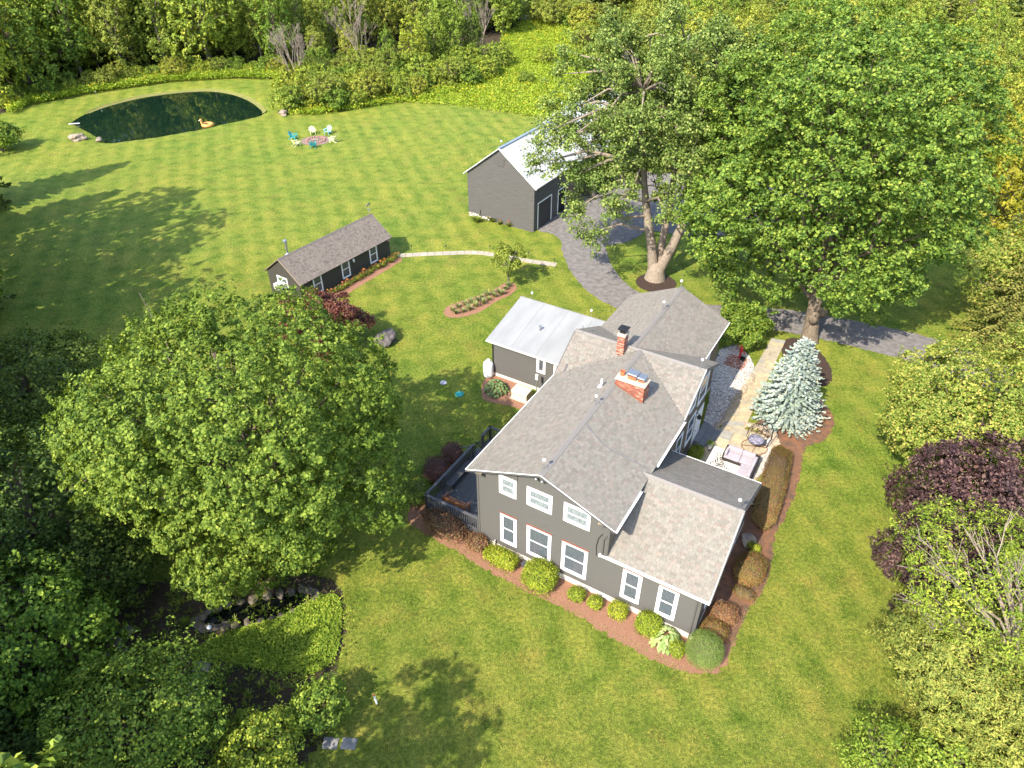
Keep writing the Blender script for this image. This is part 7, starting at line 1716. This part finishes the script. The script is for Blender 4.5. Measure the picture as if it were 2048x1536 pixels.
weeds('meadow_plants', MEADOW, 17000, .55, 402, 'tall grasses and goldenrod of the unmown meadow', [M['weed'], M['golden']], .045, lambda g: (np.sin(g[:, 0] * .21 + 1) + np.sin(g[:, 1] * .13 + g[:, 0] * .07) > .35))
weeds('undergrowth', spots([(580, 230), (640, 231), (760, 212), (870, 198), (950, 178), (1008, 145), (1000, 136), (930, 166), (850, 184), (750, 199), (640, 218), (580, 218)]), 2600, .8, 403, 'low weeds at the foot of the thicket between pond and meadow', [M['weed'], M['golden']], .04)

# trees outside the frame whose shade falls into it
for (x, y, s_, k) in ((-60, 66, 1.35, 'spruce'), (-55, 60, 1.5, 'spruce'), (-50.5, 55, 1.5, 'leafy'), (-47, 49, 1.45, 'leafy'), (-56, 70, 1.1, 'spruce'), (-47, 41, 1.3, 'leafy'), (-44, 48, 1.2, 'spruce'), (-42, 33, 1.25, 'leafy'), (-38, 25, 1.2, 'leafy'), (-36, 18, 1.2, 'dark'), (-33, 11, 1.2, 'leafy'), (-29, 4, 1.1, 'leafy'), (-24, -1, 1.0, 'leafy'), (-19, 0, .95, 'leafy'), (-14.5, 1, .92, 'leafy'), (-70, 52, 1.2, 'leafy'), (-48, 30, 1.2, 'leafy'), (-43, 26, 1.2, 'leafy'), (-41, 15, 1.2, 'dark'), (-36, 5, 1.2, 'leafy'), (-40, 40, 1.15, 'leafy'), (-33.5, 21, 1.0, 'leafy'), (-30, 14, 1.0, 'dark'), (-26, 7, 1.0, 'leafy'), (-22, 3.5, .9, 'leafy'), (-40, 29.5, 1.2, 'dark'), (-37, 24, 1.15, 'leafy'), (-44, 37, 1.15, 'leafy'), (-45, 31, 1.2, 'leafy'), (-27.5, 12, 1.12, 'leafy'), (-24.5, 9, 1.1, 'dark'), (-31, 17.5, 1.05, 'dark'), (-12.3, 5.0, .95, 'leafy'), (-20.5, 6.0, 1.05, 'leafy')):
    plant(k, x, y, s_, 'tall tree in the row outside the left edge of the lawn', 'trees in the row left of the lawn')
for (x, y, s_) in ((18, -1, .62), (22, 3, .62), (13.5, -2, .55)):
    plant('leafy', x, y, s_, 'tree standing below the lower edge of the lawn', 'trees below the lower edge of the lawn')
# grass blades on the nearer lawn
def lawn_blades():
    rng = np.random.default_rng(900); n = 250000
    y = 12.5 + (58 - 12.5) * rng.uniform(0, 1, n) ** 1.25; half = (y * _ct + CAM_H * _st) * .735; x = rng.uniform(-1, 1, n) * half
    P = np.column_stack([x, y]); ok = rng.uniform(size=n) < np.clip(half / 34, .45, 1)
    for bed in (BED_FRONT, BED_SIDE, PEBW, BED_IRIS, BED_LILY, BED_POND): ok &= ~inside(bed, P)
    hl_ = (P - np.array(HO[:2])) @ np.array([[math.cos(HYAW), -math.sin(HYAW)], [math.sin(HYAW), math.cos(HYAW)]])
    for (u0, u1, v0, v1) in ((-.2, 12.1, -.1, 8.4), (-.2, 7.4, 0, 14.6), (0, 6.5, 14, 19.6), (-7.5, 0, 13.1, 17.6), (-3.8, 0, -.1, 6.9), (7, 12.2, 8, 17)): ok &= ~((hl_[:, 0] > u0) & (hl_[:, 0] < u1) & (hl_[:, 1] > v0) & (hl_[:, 1] < v1))
    c = np.array([CO.x, CO.y]); rl = (P - c) @ np.array([[math.cos(CYAW), -math.sin(CYAW)], [math.sin(CYAW), math.cos(CYAW)]]); ok &= ~((rl[:, 0] > -.1) & (rl[:, 0] < CL + .1) & (rl[:, 1] > -.1) & (rl[:, 1] < CW + .1))
    for o in ('driveway', 'gravel_yard', 'walk_bedding', 'mulch_ring', 'mulch_ring.001', 'mulch_bed.004'):
        me = bpy.data.objects[o].data; ok &= ~inside(np.array([v.co[:2] for v in me.vertices]), P)
    for q in PP[::2]: ok &= ((P - np.array(q)) ** 2).sum(1) > .42 ** 2
    P = P[ok]; n = len(P)
    cl = np.sin(P[:, 0] * 2.1 + np.sin(P[:, 1] * 1.3) * 2) * np.sin(P[:, 1] * 1.9 + np.sin(P[:, 0] * 1.7) * 2)
    h = .075 * rng.uniform(.5, 1.3, n) * (1 + .35 * cl); a = rng.uniform(0, 6.283, n); d = np.column_stack([np.cos(a), np.sin(a)]); w_ = .017 * rng.uniform(.7, 1.5, n)
    b = np.column_stack([P, np.zeros(n)]); s_ = np.column_stack([-d[:, 1], d[:, 0], np.zeros(n)]) * w_[:, None]
    tip = b + np.column_stack([d * (h * rng.uniform(.2, 1.1, n))[:, None], h])
    V = np.stack([b - s_, b + s_, tip], 1).reshape(-1, 3)
    tag(link('grass', np_mesh('grass', V, np.arange(3 * n).reshape(-1, 3), M['grassblade'])), 'short mown grass blades of the lawn around the house', 'grass', None, 'stuff')
lawn_blades()
